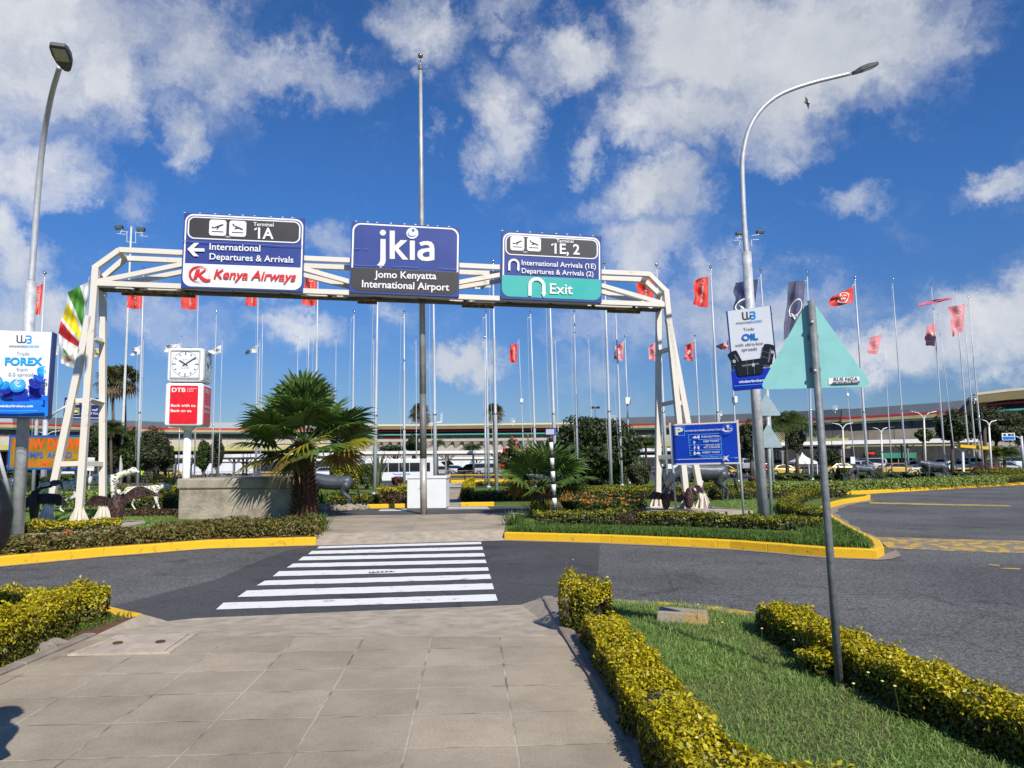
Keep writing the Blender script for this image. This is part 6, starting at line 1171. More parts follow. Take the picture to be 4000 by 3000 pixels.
for i in range(13):
    f = i/12; p = G(1258+f*172, 1996-f*5+rnd.uniform(-1,1)); mb = MB(); s = .13*rnd.uniform(.8, 1.3); mb.ball(V((0,0,s*.5)), s, 8, 6, (1.1,.8,.8)); mb.v = [v*(1+.14*math.sin(v.x*41+i)+.1*math.sin(v.z*37+i*2)) for v in mb.v]
    o = mb.build('edging_stone', mat('pale_stone', (.30,.26,.20), .9, var=.25, sc=8)); o.location = p; tag(o, 'rough pale stone in the row edging the bed behind the big palm', 'stone', 'edging stones behind the palm')
# ---------------------------------------------------------------- fan palms
def fanfrond(mb, base, d, pet, fr, rs, nseg=26, droop=.35, wid=None, web=.58):
    d = Vector(d).normalized(); side = d.cross(V((0,0,1)))
    if side.length < .1: side = V((1,0,0))
    side.normalize(); nrm = side.cross(d).normalized(); tw = rs.uniform(-.5, .5); side = (side*math.cos(tw)+nrm*math.sin(tw)).normalized(); nrm = side.cross(d).normalized()
    end = base+d*pet+V((0,0,-.08*pet*pet*abs(d.x*d.x+d.y*d.y)))
    mb.tube([base, (base+end)/2+V((0,0,.02)), end], [.018,.013,.009], 5, False)
    wid = wid or fr*web*(2*R(122)/nseg)*1.12
    for k in range(nseg):
        f = (k+.5)/nseg*2-1; ang = f*R(122)+rs.uniform(-.025,.025); L = fr*(1-.30*abs(f)**2)*rs.uniform(.88, 1.08)
        sd = (d*math.cos(ang)+side*math.sin(ang)).normalized(); q = sd.cross(nrm).normalized(); cup = .12*math.cos(ang*.5)
        vs = []
        for u, wf in ((.0,.06),(.3,.53),(web,1.0),(.82,.50),(1.0,.03)):
            p = end+sd*(L*u)+nrm*(cup*L*u*(1-u)*1.5)+V((0,0,-droop*L*(max(0, u-.35)**2)*1.6*(.6+.8*rs.random())))
            w_ = wid*wf*(1 if u > .5 else 1); w_ = max(w_, .0)
            vs += [p-q*w_*.5, p+nrm*(.022*wf), p+q*w_*.5]
        mb.add(vs, [(i*3+j, i*3+j+1, i*3+3+j+1, i*3+3+j) for i in range(4) for j in range(2)])
def fanpalm(label, base, crown_c, sets, trunk_r, seed):
    rs = random.Random(seed); t = thing('fan_palm', label, 'palm tree', base); cc = crown_c-base
    mb = MB(); n = 12; mb.tube([cc*(i/n) for i in range(n+1)], [trunk_r[0]*(1-i/n)+trunk_r[1]*i/n for i in range(n+1)], 14); mb.build('trunk', mat('palm_fibre', (.04,.02,.013), .95, col2=(.12,.05,.026), sc=14, bump=.8), t, True)
    mb = MB(); Ht = cc.length; nb = int(Ht/.055)
    for j in range(nb):
        for k in range(9):
            a = k*.698+j*.35+rs.uniform(-.1,.1); z = (j+rs.uniform(-.3,.3))/nb; r_ = trunk_r[0]*(1-z)+trunk_r[1]*z; d = V((math.cos(a), math.sin(a), 0)); s = V((-d.y, d.x, 0)); p = cc*z+d*(r_*.92); L = rs.uniform(.10,.19); w_ = rs.uniform(.05,.085)
            tip = p+d*(L*.75)+V((0,0,L*.8)); mb.add([p-s*w_, p+s*w_, tip+s*w_*.35, tip-s*w_*.35, p+V((0,0,.05))+d*.03], [(0,1,2,3),(1,4,2),(4,0,3),(4,3,2)])
    mb.build('leaf_bases', mat('palm_boots', (.05,.025,.016), .9, col2=(.17,.075,.04), sc=5), t)
    for nm, m, num, e0, e1, pet, fr, dr in sets:
        mb = MB()
        for i in range(num):
            e = R(e0+(e1-e0)*((i+.5)/num)+rs.uniform(-7,7)); a = i*2.39996+rs.uniform(-.25,.25)
            d = V((math.cos(a)*math.cos(e), math.sin(a)*math.cos(e), math.sin(e))); fanfrond(mb, cc+V((0,0,-.08*rs.random())), d, pet*rs.uniform(.85,1.12), fr*rs.uniform(.9,1.1), rs, droop=dr)
        mb.build(nm, m, t)
    return t
L_fan = leafmat('fan_leaf', [(.035,.08,.016),(.065,.13,.025),(.11,.19,.035),(.16,.23,.045),(.05,.10,.02)], .38, .32, .5)
L_fany = leafmat('fan_leaf_yellow', [(.09,.11,.012),(.20,.20,.015),(.32,.25,.02),(.14,.15,.015)], .45, .25)
L_fand = leafmat('fan_leaf_old', [(.05,.06,.015),(.12,.09,.02),(.20,.13,.02),(.06,.035,.015)], .5, .2)
bp_ = G(1192,2030); fanpalm('big fan palm with a shaggy brown trunk at the corner of the stone planter', bp_, P(1188,1730,bp_.y), [('fronds', L_fan, 32, 82, 2, 1.15, 1.05, .22), ('yellowing_fronds', L_fany, 5, 4, -14, 1.15, .92, .3), ('old_fronds', L_fand, 3, -12, -34, .85, .85, .4)], (.36,.20), 3)
bp_ = G(2118,2012); fanpalm('small fan palm with a short trunk by the striped post', bp_, P(2118,1892,bp_.y), [('fronds', L_fan, 17, 80, 0, .78, .88, .20), ('old_fronds', L_fand, 3, -5, -20, .6, .75, .4)], (.19,.13), 4)
# ---------------------------------------------------------------- tall palms, feather palms, trees
def shag(label, base, top, rx, ry, m, seed, trunk_r=.22, skirt=True):
    t = thing('palm_tree', label, 'palm tree', base); A = top-base; mb = MB(); mb.tube([A*0, A*.1, A*.5, A*1], [trunk_r*1.5, trunk_r, trunk_r*.8, trunk_r*.75], 10); mb.build('trunk', mat('palm_bark', (.16,.13,.10), .95, col2=(.09,.07,.055), sc=6), t, True)
    rs = random.Random(seed); mb = MB(); md = MB()
    for i in range(46):
        a = rs.uniform(0, 6.28); e = rs.uniform(-.9, 1.45); d = V((math.cos(a)*math.cos(e), math.sin(a)*math.cos(e), math.sin(e)*ry/rx)); c = A+d*(rx*.38)
        if e < -.25 and skirt: tgt = md
        else: tgt = mb
        fanfrond(tgt, A, d, rx*.42, rx*.62, rs, 15, .55, rx*.07)
    mb.build('fronds', m, t); md.build('dead_skirt', mat('dead_frond', (.13,.095,.055), .9, var=.4, sc=3), t); return t
def PG(bx, by, Y=None):
    p = GS(bx, by); return p
for lab, bx, by, tx, ty, rx, ry, D in (('tall shaggy palm beside the light mast, outer one of a twin',447,1860,440,1490,2.6,3.0,95),('tall shaggy palm beside the light mast, inner one of a twin',492,1860,487,1485,2.5,2.9,96),
    ('tall palm half hidden behind the thick weathered pole',1650,1850,1643,1615,1.9,2.4,105),('tall palm on the roofline between two flagpoles under the jkia sign',1932,1850,1930,1612,1.7,2.6,105)):
    b = P(bx, by, D); b.z = slope_z(D); t_ = P(tx, ty, D); shag(lab, b, t_, rx, ry, leafmat('dry_palm_leaf', [(.05,.055,.02),(.10,.11,.035),(.15,.14,.05),(.07,.07,.03)], .6, .2), bx)
def feather(label, bx, by, cx_, cy_, D, r, n=26, m=None, tr=.16, seed=0, droop=.9):
    b = P(bx, by, D); b.z = slope_z(D); A = P(cx_, cy_, D)-b; t = thing('feather_palm', label, 'palm tree', b); mb = MB(); mb.tube([A*0, A*.6, A], [tr*1.3, tr, tr*.9], 8); mb.build('trunk', mat('palm_bark', (.1,.1,.1)), t, True)
    rs = random.Random(seed+bx); mb = MB()
    for i in range(n):
        a = i*2.4+rs.uniform(-.2,.2); e = rs.uniform(.0, 1.3); d = V((math.cos(a), math.sin(a), 0)); L = r*rs.uniform(.85,1.15); pr = None
        for u in [k/11 for k in range(12)]:
            p = A+d*(L*u*math.cos(e*.8))+V((0,0,L*(math.sin(e)*u-droop*u*u*.75)))
            if pr is not None:
                s = V((-d.y, d.x, 0)); w_ = r*.34*math.sin(min(1,.12+u)*math.pi)**.7
                for sg in (-1, 1):
                    q = s*(sg*w_)+V((0,0,-w_*.55))+(p-pr)*.6; k_ = (p-pr)*.16; mb.add([pr-k_, pr+k_, pr+q+k_*.3, pr+q-k_*.3], [(0,1,2,3)]); m_ = (pr+p)/2; mb.add([m_-k_, m_+k_, m_+q+k_*.3, m_+q-k_*.3], [(0,1,2,3)])
            pr = p
    mb.build('fronds', m or leafmat('feather_leaf', [(.03,.055,.012),(.06,.09,.02),(.10,.13,.03)], .5, .2), t); return t
feather('feather palm on the terrace wall of the middle block', 1850, 1765, 1848, 1748, 118, 2.6); feather('smaller feather palm on the terrace beside a flagpole', 1709, 1765, 1707, 1730, 118, 1.7)
feather('feather palm before the terminal next to the gantry leg', 2525, 1850, 2522, 1728, 105, 3.6); feather('bushy feather palm below the double lamp by the yellow canopy', 3925, 1835, 3922, 1772, 85, 3.0, 34)
feather('ragged feather palm beside the grey triangular plates', 3075, 1850, 3068, 1640, 88, 4.2, 40, seed=5, droop=1.1); feather('feather palm among the trees beyond the gantry legs', 437, 1860, 432, 1672, 90, 3.0, 30)
feather('pale feather palm on the terrace planting beside the paired poles', 1500, 1762, 1500, 1752, 118, 1.6)
def tree(label, base, cx_, cy_, rx, rz, ry, m, leaf, n, seed, lobes=26, trunk=.25, limbs=6, name='tree', flat=1.0):
    """trunk, limbs and a crown of leaf clumps with gaps"""
    t = thing(name, label, 'tree', base); rs = np.random.RandomState(seed); c = P(cx_, cy_, base.y)-base; rr = random.Random(seed)
    L = []
    for i in range(lobes):
        d = rs.normal(0, 1, 3); d /= np.linalg.norm(d); f = rs.uniform(.35, .86); L.append((c.x+d[0]*rx*f, c.y+d[1]*ry*f, c.z+d[2]*rz*f*flat, rs.uniform(.22, .42)))
    mb = MB(); z0 = max(.3, c.z-rz*.75); mb.tube([V((0,0,-.1)), V((c.x*.3,0,z0*.5)), V((c.x*.6,0,z0))], [trunk*1.35, trunk, trunk*.8], 10)
    for i in range(limbs):
        l = L[i]; q = V(l[:3]); mb.tube([V((c.x*.6,0,z0*.9)), V((c.x*.6,0,z0)).lerp(q, .5)+V((0,0,.1*rz)), q], [trunk*.6, trunk*.35, trunk*.1], 6)
    mb.build('trunk', M_bark, t, True)
    P_, N_ = [], []
    for (x, y, z, s) in L:
        k = int(n/lobes); d = rs.normal(0, 1, (k, 3)); d /= np.linalg.norm(d, axis=1)[:,None]; r_ = s*rs.uniform(.55, 1.08, k)**.6
        P_.append(np.c_[x+d[:,0]*rx*r_, y+d[:,1]*ry*r_, z+d[:,2]*rz*r_]); N_.append(d+[0,0,.35])
    leafobj('crown', np.vstack(P_), np.vstack(N_), leaf, m, t, asp=.45, jit=.5, seed=seed); return t
def TB(px, D): b = P(px, 1850, D); b.z = slope_z(D); return b
b = G(2300,1893); Yb = b.y; kx = Yb/FOC
tree('broad dark rounded tree on the lawn behind the flagpoles', b, 2322, 1758, 166*kx, 128*kx, 166*kx, L_dark, .26, 48000, 81, 150, .32, 9, 'round_tree')
b = TB(1990, 72); tree('dark bush with scarlet flowers behind the small fan palm', b, 2000, 1790, 60*b.y/FOC, 75*b.y/FOC, 1.6, L_dark, .26, 5000, 82, 24, .15, 4, 'flowering_tree')
rs = np.random.RandomState(4); n = 120; cc_ = np.array([P(1990,1765,70.3)]); pts = cc_+rs.normal(0, 1, (n,3))*[.8,.15,.9]; t = thing('flower_cluster', 'scarlet blossoms scattered on the dark bush behind the small fan palm', 'flowers', tuple(cc_[0])); leafobj('blossom', np.repeat(pts, 5, 0)[:n]-cc_[0], np.tile([0,-1,.4],(n,1)), .28, L_red, t, asp=.9)
# trees beyond the garden, each its own
for i, (lab, px, D, cx_, cy_, rx, rz, m, n) in enumerate((
    ('dull green tree close beside the gantry legs, SLOW DOWN board side', 350, 90, 350, 1745, 62, 85, L_dull, 6500), ('grey-green tree behind the gantry legs and the light mast', 425, 92, 428, 1760, 55, 85, L_dull, 6500), ('yellowish small tree between the light mast and the flagpole', 505, 92, 505, 1740, 40, 65, L_green, 4000),
    ('dark narrow tree directly behind the flagpole near the light mast', 520, 98, 520, 1710, 32, 50, L_dark, 3000), ('spreading dull tree between the flagpole and the clock column', 595, 92, 592, 1735, 72, 62, L_dull, 7000), ('dark shaded tree left in the gap under the clock'.replace('left in','filling'), 650, 96, 640, 1765, 40, 45, L_dark, 3500),
    ('bright leafy tree beyond the planter between two thin poles', 795, 100, 795, 1755, 32, 32, L_green, 3500), ('small tree poking up behind the thin pole over the canopy', 850, 104, 848, 1740, 26, 45, L_dull, 2500), ('bush clump on the terrace wall behind the paired flagpoles', 1615, 112, 1612, 1742, 32, 24, L_green, 2500), ('dark bush above the terrace wall beside the weathered pole', 1620, 114, 1615, 1715, 18, 18, L_dull, 1500),
    ('low bush row at the terrace edge beside the bus', 1545, 112, 1540, 1752, 42, 12, L_green, 2000), ('dark tall tree behind the parking board and lamp post', 2935, 80, 2935, 1715, 52, 75, L_dull, 7000), ('leafy bush under the ragged feather palm', 3115, 90, 3112, 1705, 40, 35, L_dull, 3500),
    ('dense dark tree behind the tall poles of the curve', 3720, 78, 3722, 1665, 78, 62, L_dark, 9000), ('wide acacia-like tree with bare lower branches behind the outermost poles', 3890, 75, 3895, 1660, 120, 62, L_dull, 11000), ('spreading olive tree at the far end of the terminal', 4010, 82, 4020, 1680, 95, 72, L_dull, 9000), ('dark crown above the fascia gap at the terminal corner', 3850, 92, 3850, 1622, 52, 34, L_dull, 4000),
    ('small leafy tree in front of the concrete terminal wall', 3610, 88, 3612, 1700, 34, 24, L_green, 2500), ('dark leafy trees standing under the canopy beside the tent'.replace('trees','tree'), 3235, 100, 3235, 1782, 45, 35, L_dark, 3500), ('dim tree in the shade under the canopy by the grazing statue', 3400, 110, 3400, 1785, 40, 28, L_dull, 2500), ('dark leafy tree behind the SLOW DOWN board supports', 60, 95, 60, 1860, 45, 45, L_dark, 3500))):
    D_ = max(D, 96+i%4*2) if px > 2800 else D; bot = 1838 if px < 900 and rz > 30 else (1765 if 2900 < px < 3700 and rz > 30 else 1735 if px >= 3700 and rz > 40 else cy_+rz); top_ = cy_-rz; rz = max(rz, (bot-top_)/2); cy_ = top_+rz; b = TB(px, D_); k = D_/FOC; tree(lab, b, cx_, cy_, rx*k, rz*k, rx*k*.8, m, .30, int(n*2.2), 100+i, 60, .22, 8)
# clipped shrubs on the lawns
def shrub(label, px, py, w, h, m, n, seed, leaf=.11, vase=.5, name='shrub', stems_or_core=True):
    b = GS(px, py); k = b.y/FOC; w *= k; h *= k; t = thing(name, label, 'shrub', b); rs = np.random.RandomState(seed)
    z = rs.uniform(.12, 1, n)**.8; a = rs.uniform(0, 6.28, n); prof = (vase+(1-vase)*np.sin(np.clip(z*1.15,0,1)*1.5708))*np.where(z > .86, np.sqrt(np.clip(1-((z-.86)/.155)**2, .02, 1)), 1); r_ = w/2*prof*np.sqrt(rs.uniform(.45, 1, n))*(1+.12*np.sin(a*5+z*9))
    leafobj('foliage', np.c_[r_*np.cos(a), r_*np.sin(a), z*h], np.c_[np.cos(a), np.sin(a), .5+z*.8], leaf, m, t, asp=.5, jit=.5, seed=seed)
    mb = MB()
    for i in range(14): an = i*.45; mb.tube([V((.05*math.cos(an), .05*math.sin(an), -.03)), V((w*.3*math.cos(an), w*.3*math.sin(an), h*.6))], [.03,.012], 5)
    mb.build('stems_or_core', M_bark, t)
    return t
shrub('big dark vase-shaped shrub on the lawn behind the wildebeest', 1350, 1935, 125, 120, L_goldd, 7000, 91); shrub('clipped green shrub with two tiers on the lawn beside the flagpole', 1433, 1912, 62, 98, L_green, 4500, 92, vase=.8); shrub('vase-shaped clipped brown-green shrub between round tree and gantry leg', 2497, 1908, 88, 92, L_dull, 6000, 93)
shrub('round reddish shrub in front of the white bus', 1553, 1898, 46, 34, L_red2, 2200, 94, .14); shrub('pinkish round shrub under the round tree', 2270, 1890, 40, 52, L_brown, 2200, 95, .14); shrub('red-leaved shrub beside the lamp post base lawn', 2945, 1892, 36, 26, L_red2, 1800, 96, .12); shrub('dark upright topiary shrub beside the grazing statue', 3288, 1878, 34, 50, L_dark, 3000, 97, .12, .7)
shrub('golden clipped top shrub beside the dark topiary', 3315, 1876, 24, 48, L_goldd, 1600, 98, .12); shrub('dark clipped shrub behind the pale hedge near the light pole', 112, 1930, 62, 80, L_dark, 4000, 99, .13, .8); shrub('low green shrub among the delineators near the notice board', 262, 1905, 70, 52, L_green, 3000, 100, .15); shrub('dark round shrub at the frame side of the SLOW DOWN board post', 20, 1915, 60, 40, L_green, 2500, 101, .15)
shrub('dark box shrub behind the gantry raking leg', 180, 1935, 40, 70, L_dark, 2500, 102, .13, .8)
for i, (px, w) in enumerate(((3065,80),(3130,70),(3215,60),(3240,70),(3390,60),(3440,90),(3500,70),(3560,60),(3625,50),(3755,60),(2640,50),(2700,60),(2760,60))):
    shrub(('feathery green grass mound at the lane edge', 'soft green mound plant at the lane edge')[i % 2], px, 1877-(px > 3400)*7-(px > 3700)*2+(px < 2800)*6, w, 24, L_green, 1500, 110+i, .16, .9, 'mound_plant')['group'] = 'mound plants along the taxi lane'
# ---------------------------------------------------------------- animal sculptures in the garden
M_grey = mat('grey_gloss_paint', (.075,.085,.10), .45, .2, var=.25, sc=5, bump=.25, bsc=9, spec=.6); M_dgrey = mat('dark_metal', (.022,.024,.028), .45, .3, var=.3, sc=8)
def spotmat():
    m = bpy.data.materials.new('spotted_paint'); m.use_nodes = True; t = m.node_tree; n, l = t.nodes, t.links; b = n['Principled BSDF']; b.inputs['Roughness'].default_value = .45
    tc_ = n.new('ShaderNodeTexCoord'); v = n.new('ShaderNodeTexVoronoi'); v.inputs['Scale'].default_value = 16; l.new(tc_.outputs['Object'], v.inputs['Vector'])
    r = n.new('ShaderNodeValToRGB'); l.new(v.outputs['Distance'], r.inputs[0]); r.color_ramp.elements[0].position = .31; r.color_ramp.elements[0].color = (.05,.035,.02,1); r.color_ramp.elements[1].position = .37; r.color_ramp.elements[1].color = (.70,.68,.56,1); l.new(r.outputs[0], b.inputs['Base Color']); return m
M_spot = spotmat()
def place(o, p, face, s):
    """animals are modelled nose to +x, feet at z 0; face: ground angle the nose points to"""
    o.location = p; o.rotation_euler = (0, 0, face); o.scale = (s, s, s)
def cat(label, p, face, s, pose=0):
    t = thing('spotted_cat_sculpture', label, 'sculpture', p, 'spotted running cats on the lawn'); v = Vector
    head = (.78,0,.80) if pose != 1 else (.88,0,1.02)
    sh = (.42,0,.70) if pose != 1 else (.42,0,.80); hip = (-.48,0,.66 if pose != 1 else .74)
    tb = [([hip, (-.2,0,hip[2]+.04), (.1,0,sh[2]-.02), sh], [.135,.115,.135,.15]), ([sh, (.60,0,(sh[2]+head[2])/2+.03), head], [.12,.085,.075]), ([head, (head[0]+.12,0,head[2]-.03)], [.075,.045])]
    F = {0: ((.75,.20),(.35,.02),(-.95,.28),(-.25,.05)), 1: ((.55,.05),(.25,.03),(-.80,.05),(-.45,.03)), 2: ((.62,.02),(.30,.03),(-.62,.02),(-.30,.04))}[pose]
    for i, (fx, fz) in enumerate(F[:2]):
        y = .09*(1 if i else -1); k = (sh[0]+(fx-sh[0])*.45+(.05 if i else -.02), y, sh[2]*.48); tb.append(([(sh[0],y*.7,sh[2]-.08), k, (fx,y,fz+.05), (fx+.07,y,fz)], [.085,.045,.030,.032]))
    for i, (fx, fz) in enumerate(F[2:]):
        y = .09*(1 if i else -1); k = (hip[0]+(fx-hip[0])*.25+.12, y, hip[2]*.55); hk = (hip[0]+(fx-hip[0])*.75-.06, y, hip[2]*.34+fz*.3); tb.append(([(hip[0],y*.7,hip[2]-.05), k, hk, (fx,y,fz+.04), (fx+.08,y,fz)], [.115,.062,.034,.028,.03]))
    tl = [(hip[0]-.08,0,hip[2]+.03), (hip[0]-.25,0,hip[2]-.15), (hip[0]-.50,0,.22), (hip[0]-.68,0,.12)] if pose != 2 else [(hip[0]-.08,0,hip[2]+.03), (hip[0]-.28,0,hip[2]-.12), (hip[0]-.42,0,.35)]
    organic('body', M_spot, t, tb, [((head[0],0,head[2]+.02), .085, (1.1,.85,.95))], .022, 5)
    for y in (-.05, .05): mb = MB(); mb.ball(v((head[0]-.05, y, head[2]+.10)), .028, 8, 6, (.6,.8,1)); mb.build('ear', M_dgrey, t, True)
    mb = MB(); mb.tube(tl, [.024,.022,.022,.02][:len(tl)], 8); mb.build('tail', mat('tail_white', (.62,.60,.50), .5), t, True)
    place(t, p, face, s); return t
cat('spotted white cat leading the chase beside the stone planter hedge', G(556,1999), R(-3), 1.02, 2); cat('spotted white cat with raised head seen between the gantry legs', G(372,2003), R(2), 1.30, 1)
cat('spotted white cat at full stretch behind the gantry raking leg', G(238,2001), R(3), 1.22, 0)
# lone curved tail strut and small globe lamp
p = G(458,1993); t = thing('globe_lamp', 'small garden lamp with a white globe among the cat sculptures', 'garden lamp', p); mb = MB(); mb.tube([V((0,0,0)), V((0,0,.48))], .04, 10); mb.build('stem', mat('lamp_grey', (.3,.3,.3), .6), t, True); mb = MB(); mb.ball(V((0,0,.60)), .10, 14, 10); mb.build('globe', M_sw, t, True)
def wildebeest(label, p, face, s, graze=True, m=None):
    t = thing('wildebeest_sculpture', label, 'sculpture', p, 'wildebeest sculptures'); m = m or M_grey
    sh = (.55,0,1.05); hip = (-.62,0,.98); head = (1.32,0,.42) if graze else (1.25,0,1.15)
    nk = (1.0,0,.82) if graze else (.98,0,1.18)
    tb = [([hip, (-.25,0,.95), (.15,0,.97), sh], [.25,.27,.29,.28]), ([sh, nk, head], [.24,.17,.12]), ([head, (head[0]+.10,0,head[2]-.22), (head[0]+.13,0,head[2]-.36)], [.12,.095,.085])]
    for y in (-.17, .17):
        tb.append(([(.55,y,.9), (.57,y,.55), (.54+.06*(y>0),y,.28), (.56+.08*(y>0),y,.06), (.60+.08*(y>0),y,.02)], [.13,.075,.05,.048,.055]))
        tb.append(([(-.62,y,.85), (-.50,y,.60), (-.72-.05*(y>0),y,.36), (-.68-.05*(y>0),y,.06), (-.62-.05*(y>0),y,.02)], [.19,.11,.055,.045,.055]))
    organic('body', m, t, tb, [((.5,0,1.17), .2, (1.3,.7,.7))], .032, 5)
    for y in (-1, 1):
        mb = MB(); h = V(head); mb.tube([h+V((-.02,y*.08,.10)), h+V((-.02,y*.24,.08)), h+V((.02,y*.30,.20)), h+V((.0,y*.24,.30))], [.04,.034,.024,.01], 8); mb.build('horn', M_dgrey, t, True)
        mb = MB(); mb.ball(h+V((-.10,y*.14,.03)), .07, 8, 6, (.5,1.2,.5)); mb.build('ear', M_dgrey, t, True)
    mb = MB()
    for i in range(26):
        f = i/25; a = V(sh).lerp(V(nk), min(1, f*2)) if f < .5 else V(nk).lerp(V(head), f*2-1); b = a+V((-.02,0,.22-.08*f)); s_ = V((.05,0,.03)); w_ = V((0,.02,0)); mb.add([a-s_-w_, a+s_-w_, b+V((-.08,.03*math.sin(i),0)), a-s_+w_, a+s_+w_], [(0,1,2),(3,2,4),(0,2,3),(1,4,2)])
        q = a-V((0,0,.26-.12*f)); mb.add([q-s_-w_, q+s_-w_, q+V((-.05,.02*math.sin(i*2),-.16))], [(0,2,1)])
    mb.build('mane', M_dgrey, t)
    mb = MB(); mb.tube([V((-.84,0,1.02)), V((-1.02,0,.8)), V((-1.08,0,.5)), V((-1.16,0,.22))], [.035,.028,.04,.012], 8); mb.build('tail', M_dgrey, t, True)
    place(t, p, face, s); return t
def wb(label, bx, by, hpx, face, graze=True): p = G(bx, by); s = hpx*p.y/FOC/1.32; return wildebeest(label, p, face, s, graze)
wb('grey wildebeest statue half hidden behind the big palm trunk', 1290, 1985, 135, R(178), True); wb('large grey wildebeest statue grazing behind the parking board', 2748, 1958, 156, R(180), True)
wb('grey wildebeest statue facing the camera beside the gantry leg', 2580, 1908, 88, R(-98), False); wb('grey wildebeest statue grazing beyond the long pale hedge', 3375, 1880, 66, R(182), True)
wb('grey wildebeest statue with a spotted cat leaping at it', 3655, 1872, 72, R(184), False); wb('dark wildebeest statue head down at the frame edge beside the pipe post', 12, 1950, 84, R(0), True)
cat('spotted cat statue leaping at the grey wildebeest', G(3578,1873)+V((0,0,.30)), R(20), .60, 0)
# birds of welded scrap
M_scrap = mat('brown_scrap', (.035,.016,.014), .65, .3, col2=(.15,.085,.08), thr=(.45,.62), sc=16, bump=1.0, bsc=22, det=9); M_blk = mat('black_scrap', (.008,.008,.009), .55, .3, col2=(.03,.022,.02), sc=12, bump=.8, bsc=25)
def wing(mb, root, out, up_, n, L, w, back, rs):
    """rows of overlapping feather plates along a spread wing"""
    root, out, up_ = V(root), V(out), V(up_)
    for row in range(4):
        for i in range(n):
            f = (i+.5)/n; a = root+out*f+up_*(math.sin(f*2.6)*.8)+V((0,.012*row,-.03*row)); d = (V((out.x*(.25+.9*f), 0, -1.0+.35*f))).normalized(); l_ = L*(1-.18*row)*(.75+.5*f)*rs.uniform(.9,1.1); s = V((0,1,0)).cross(d).normalized()*w*.5
            b = V((0,back*(.5+f),0)); mb.add([a-s, a+s, a+d*l_*.7+s*1.1+b, a+d*l_+b*1.2, a+d*l_*.7-s*1.1+b, a-s+V((0,.014,0)), a+s+V((0,.014,0))], [(0,1,2,3,4),(5,4,3,2,6)])
def bird(label, p, face, s, kind):
    t = thing('bird_sculpture', label, 'sculpture', p, 'welded scrap birds'); rs = random.Random(len(label)); m = M_scrap if kind != 'black' else M_blk
    if kind == 'black':
        organic('body', m, t, [([(0,0,.22), (0,0,.55), (0,-.02,.95)], [.09,.14,.12]), ([(0,0,1.0), (.15,0,1.12), (.38,0,1.16)], [.07,.045,.04])], [], .03, 3)
        mb = MB(); mb.ball(V((.52,0,1.26)), .10, 12, 8, (1.4,.8,.9)); mb.tube([V((.58,0,1.30)), V((.72,0,1.24)), V((.74,0,1.10))], [.07,.04,.012], 8); mb.tube([V((.38,0,1.16)), V((.5,0,1.24))], .05, 8); mb.build('head', mat('slate_paint', (.02,.03,.055), .4), t, True)
        for sg in (-1, 1):
            mb = MB(); wing(mb, (.05*sg,0,.95), (.62*sg if sg > 0 else -.30,0,-.05 if sg > 0 else -.25), (0,0,.05), 15, .42, .055, -.05, rs); mb.build('wing', m, t)
    else:
        organic('body', m, t, [([(0,0,.25), (0,-.03,.55), (0,-.05,.85)], [.20,.24,.17])], [], .03, 3)
        mb = MB()
        for i in range(40): a = i*.6; r_ = .05+.13*((i%5)/5); mb.add([V((r_*math.cos(a)-.02,-.16,.92+r_*math.sin(a))), V((r_*math.cos(a)+.02,-.16,.92+r_*math.sin(a))), V(((r_+.08)*math.cos(a),-.22,.92+(r_+.08)*math.sin(a)))], [(0,1,2)])
        mb.build('feather_collar', m, t)
        wd = {'spread': ((-.82, .10), (.92, .38)), 'half': ((-.55,.1),(.30,.1)), 'back': ((-.25,.0),(.60,.25))}[kind]
        for (ox, uz) in wd: mb = MB(); wing(mb, (.10 if ox > 0 else -.10,0,.82), (ox,0,uz*.5), (0,0,uz), 16, .44, .085, .08, rs); mb.build('wing', m, t)
        if kind != 'spread':
            mb = MB(); mb.ball(V((.06,-.26,.96)), .07, 12, 8); mb.build('head', mat('collar_brown', (.12,.05,.045), .6), t, True)
            mb = MB(); mb.ball(V((.08,-.34,.93)), .055, 10, 8); mb.tube([V((.08,-.36,.93)), V((.09,-.42,.86))], [.04,.012], 8); mb.build('beak', M_sw, t, True)
            mb = MB()
            for i in range(34): a = i*2.4; r_ = .07; L = .17; mb.add([V((.05+r_*math.cos(a)-.015*math.sin(a),-.22,.96+r_*math.sin(a)+.015*math.cos(a))), V((.05+r_*math.cos(a)+.015*math.sin(a),-.22,.96+r_*math.sin(a)-.015*math.cos(a))), V((.05+(r_+L)*math.cos(a),-.16-.05*(i%3),.96+(r_+L)*math.sin(a)))], [(0,1,2)])
            mb.build('mane_feathers', mat('mane_feather', (.13,.075,.07), .6, col2=(.22,.16,.15), sc=9), t)
    for sg in (-1, 1):
        mb = MB(); mb.tube([V((.08*sg,0,.02)), V((.08*sg,.02,.18)), V((.07*sg,0,.34))], [.022,.024,.04], 8); mb.tube([V((.08*sg,.03,.015)), V((.10*sg,-.12,.012))], [.022,.012], 6); mb.build('leg', m, t, True)
    place(t, p, face, s); return t
bird('black scrap-metal bird with a slate blue hooked head by the lamp post', G(130,2062,.21), R(4), .84, 'black'); bird('brown scrap-metal bird with both wings spread in front of the gantry leg', G(456,2046,.21), R(-6), .74, 'spread')
bird('brown scrap-metal bird with a shaggy collar facing the camera on the plinth', G(2602,1993,.25), R(5), .56, 'half'); bird('brown scrap-metal bird with wings raised behind the front gantry leg', G(2692,1990,.25), R(28), .62, 'back')
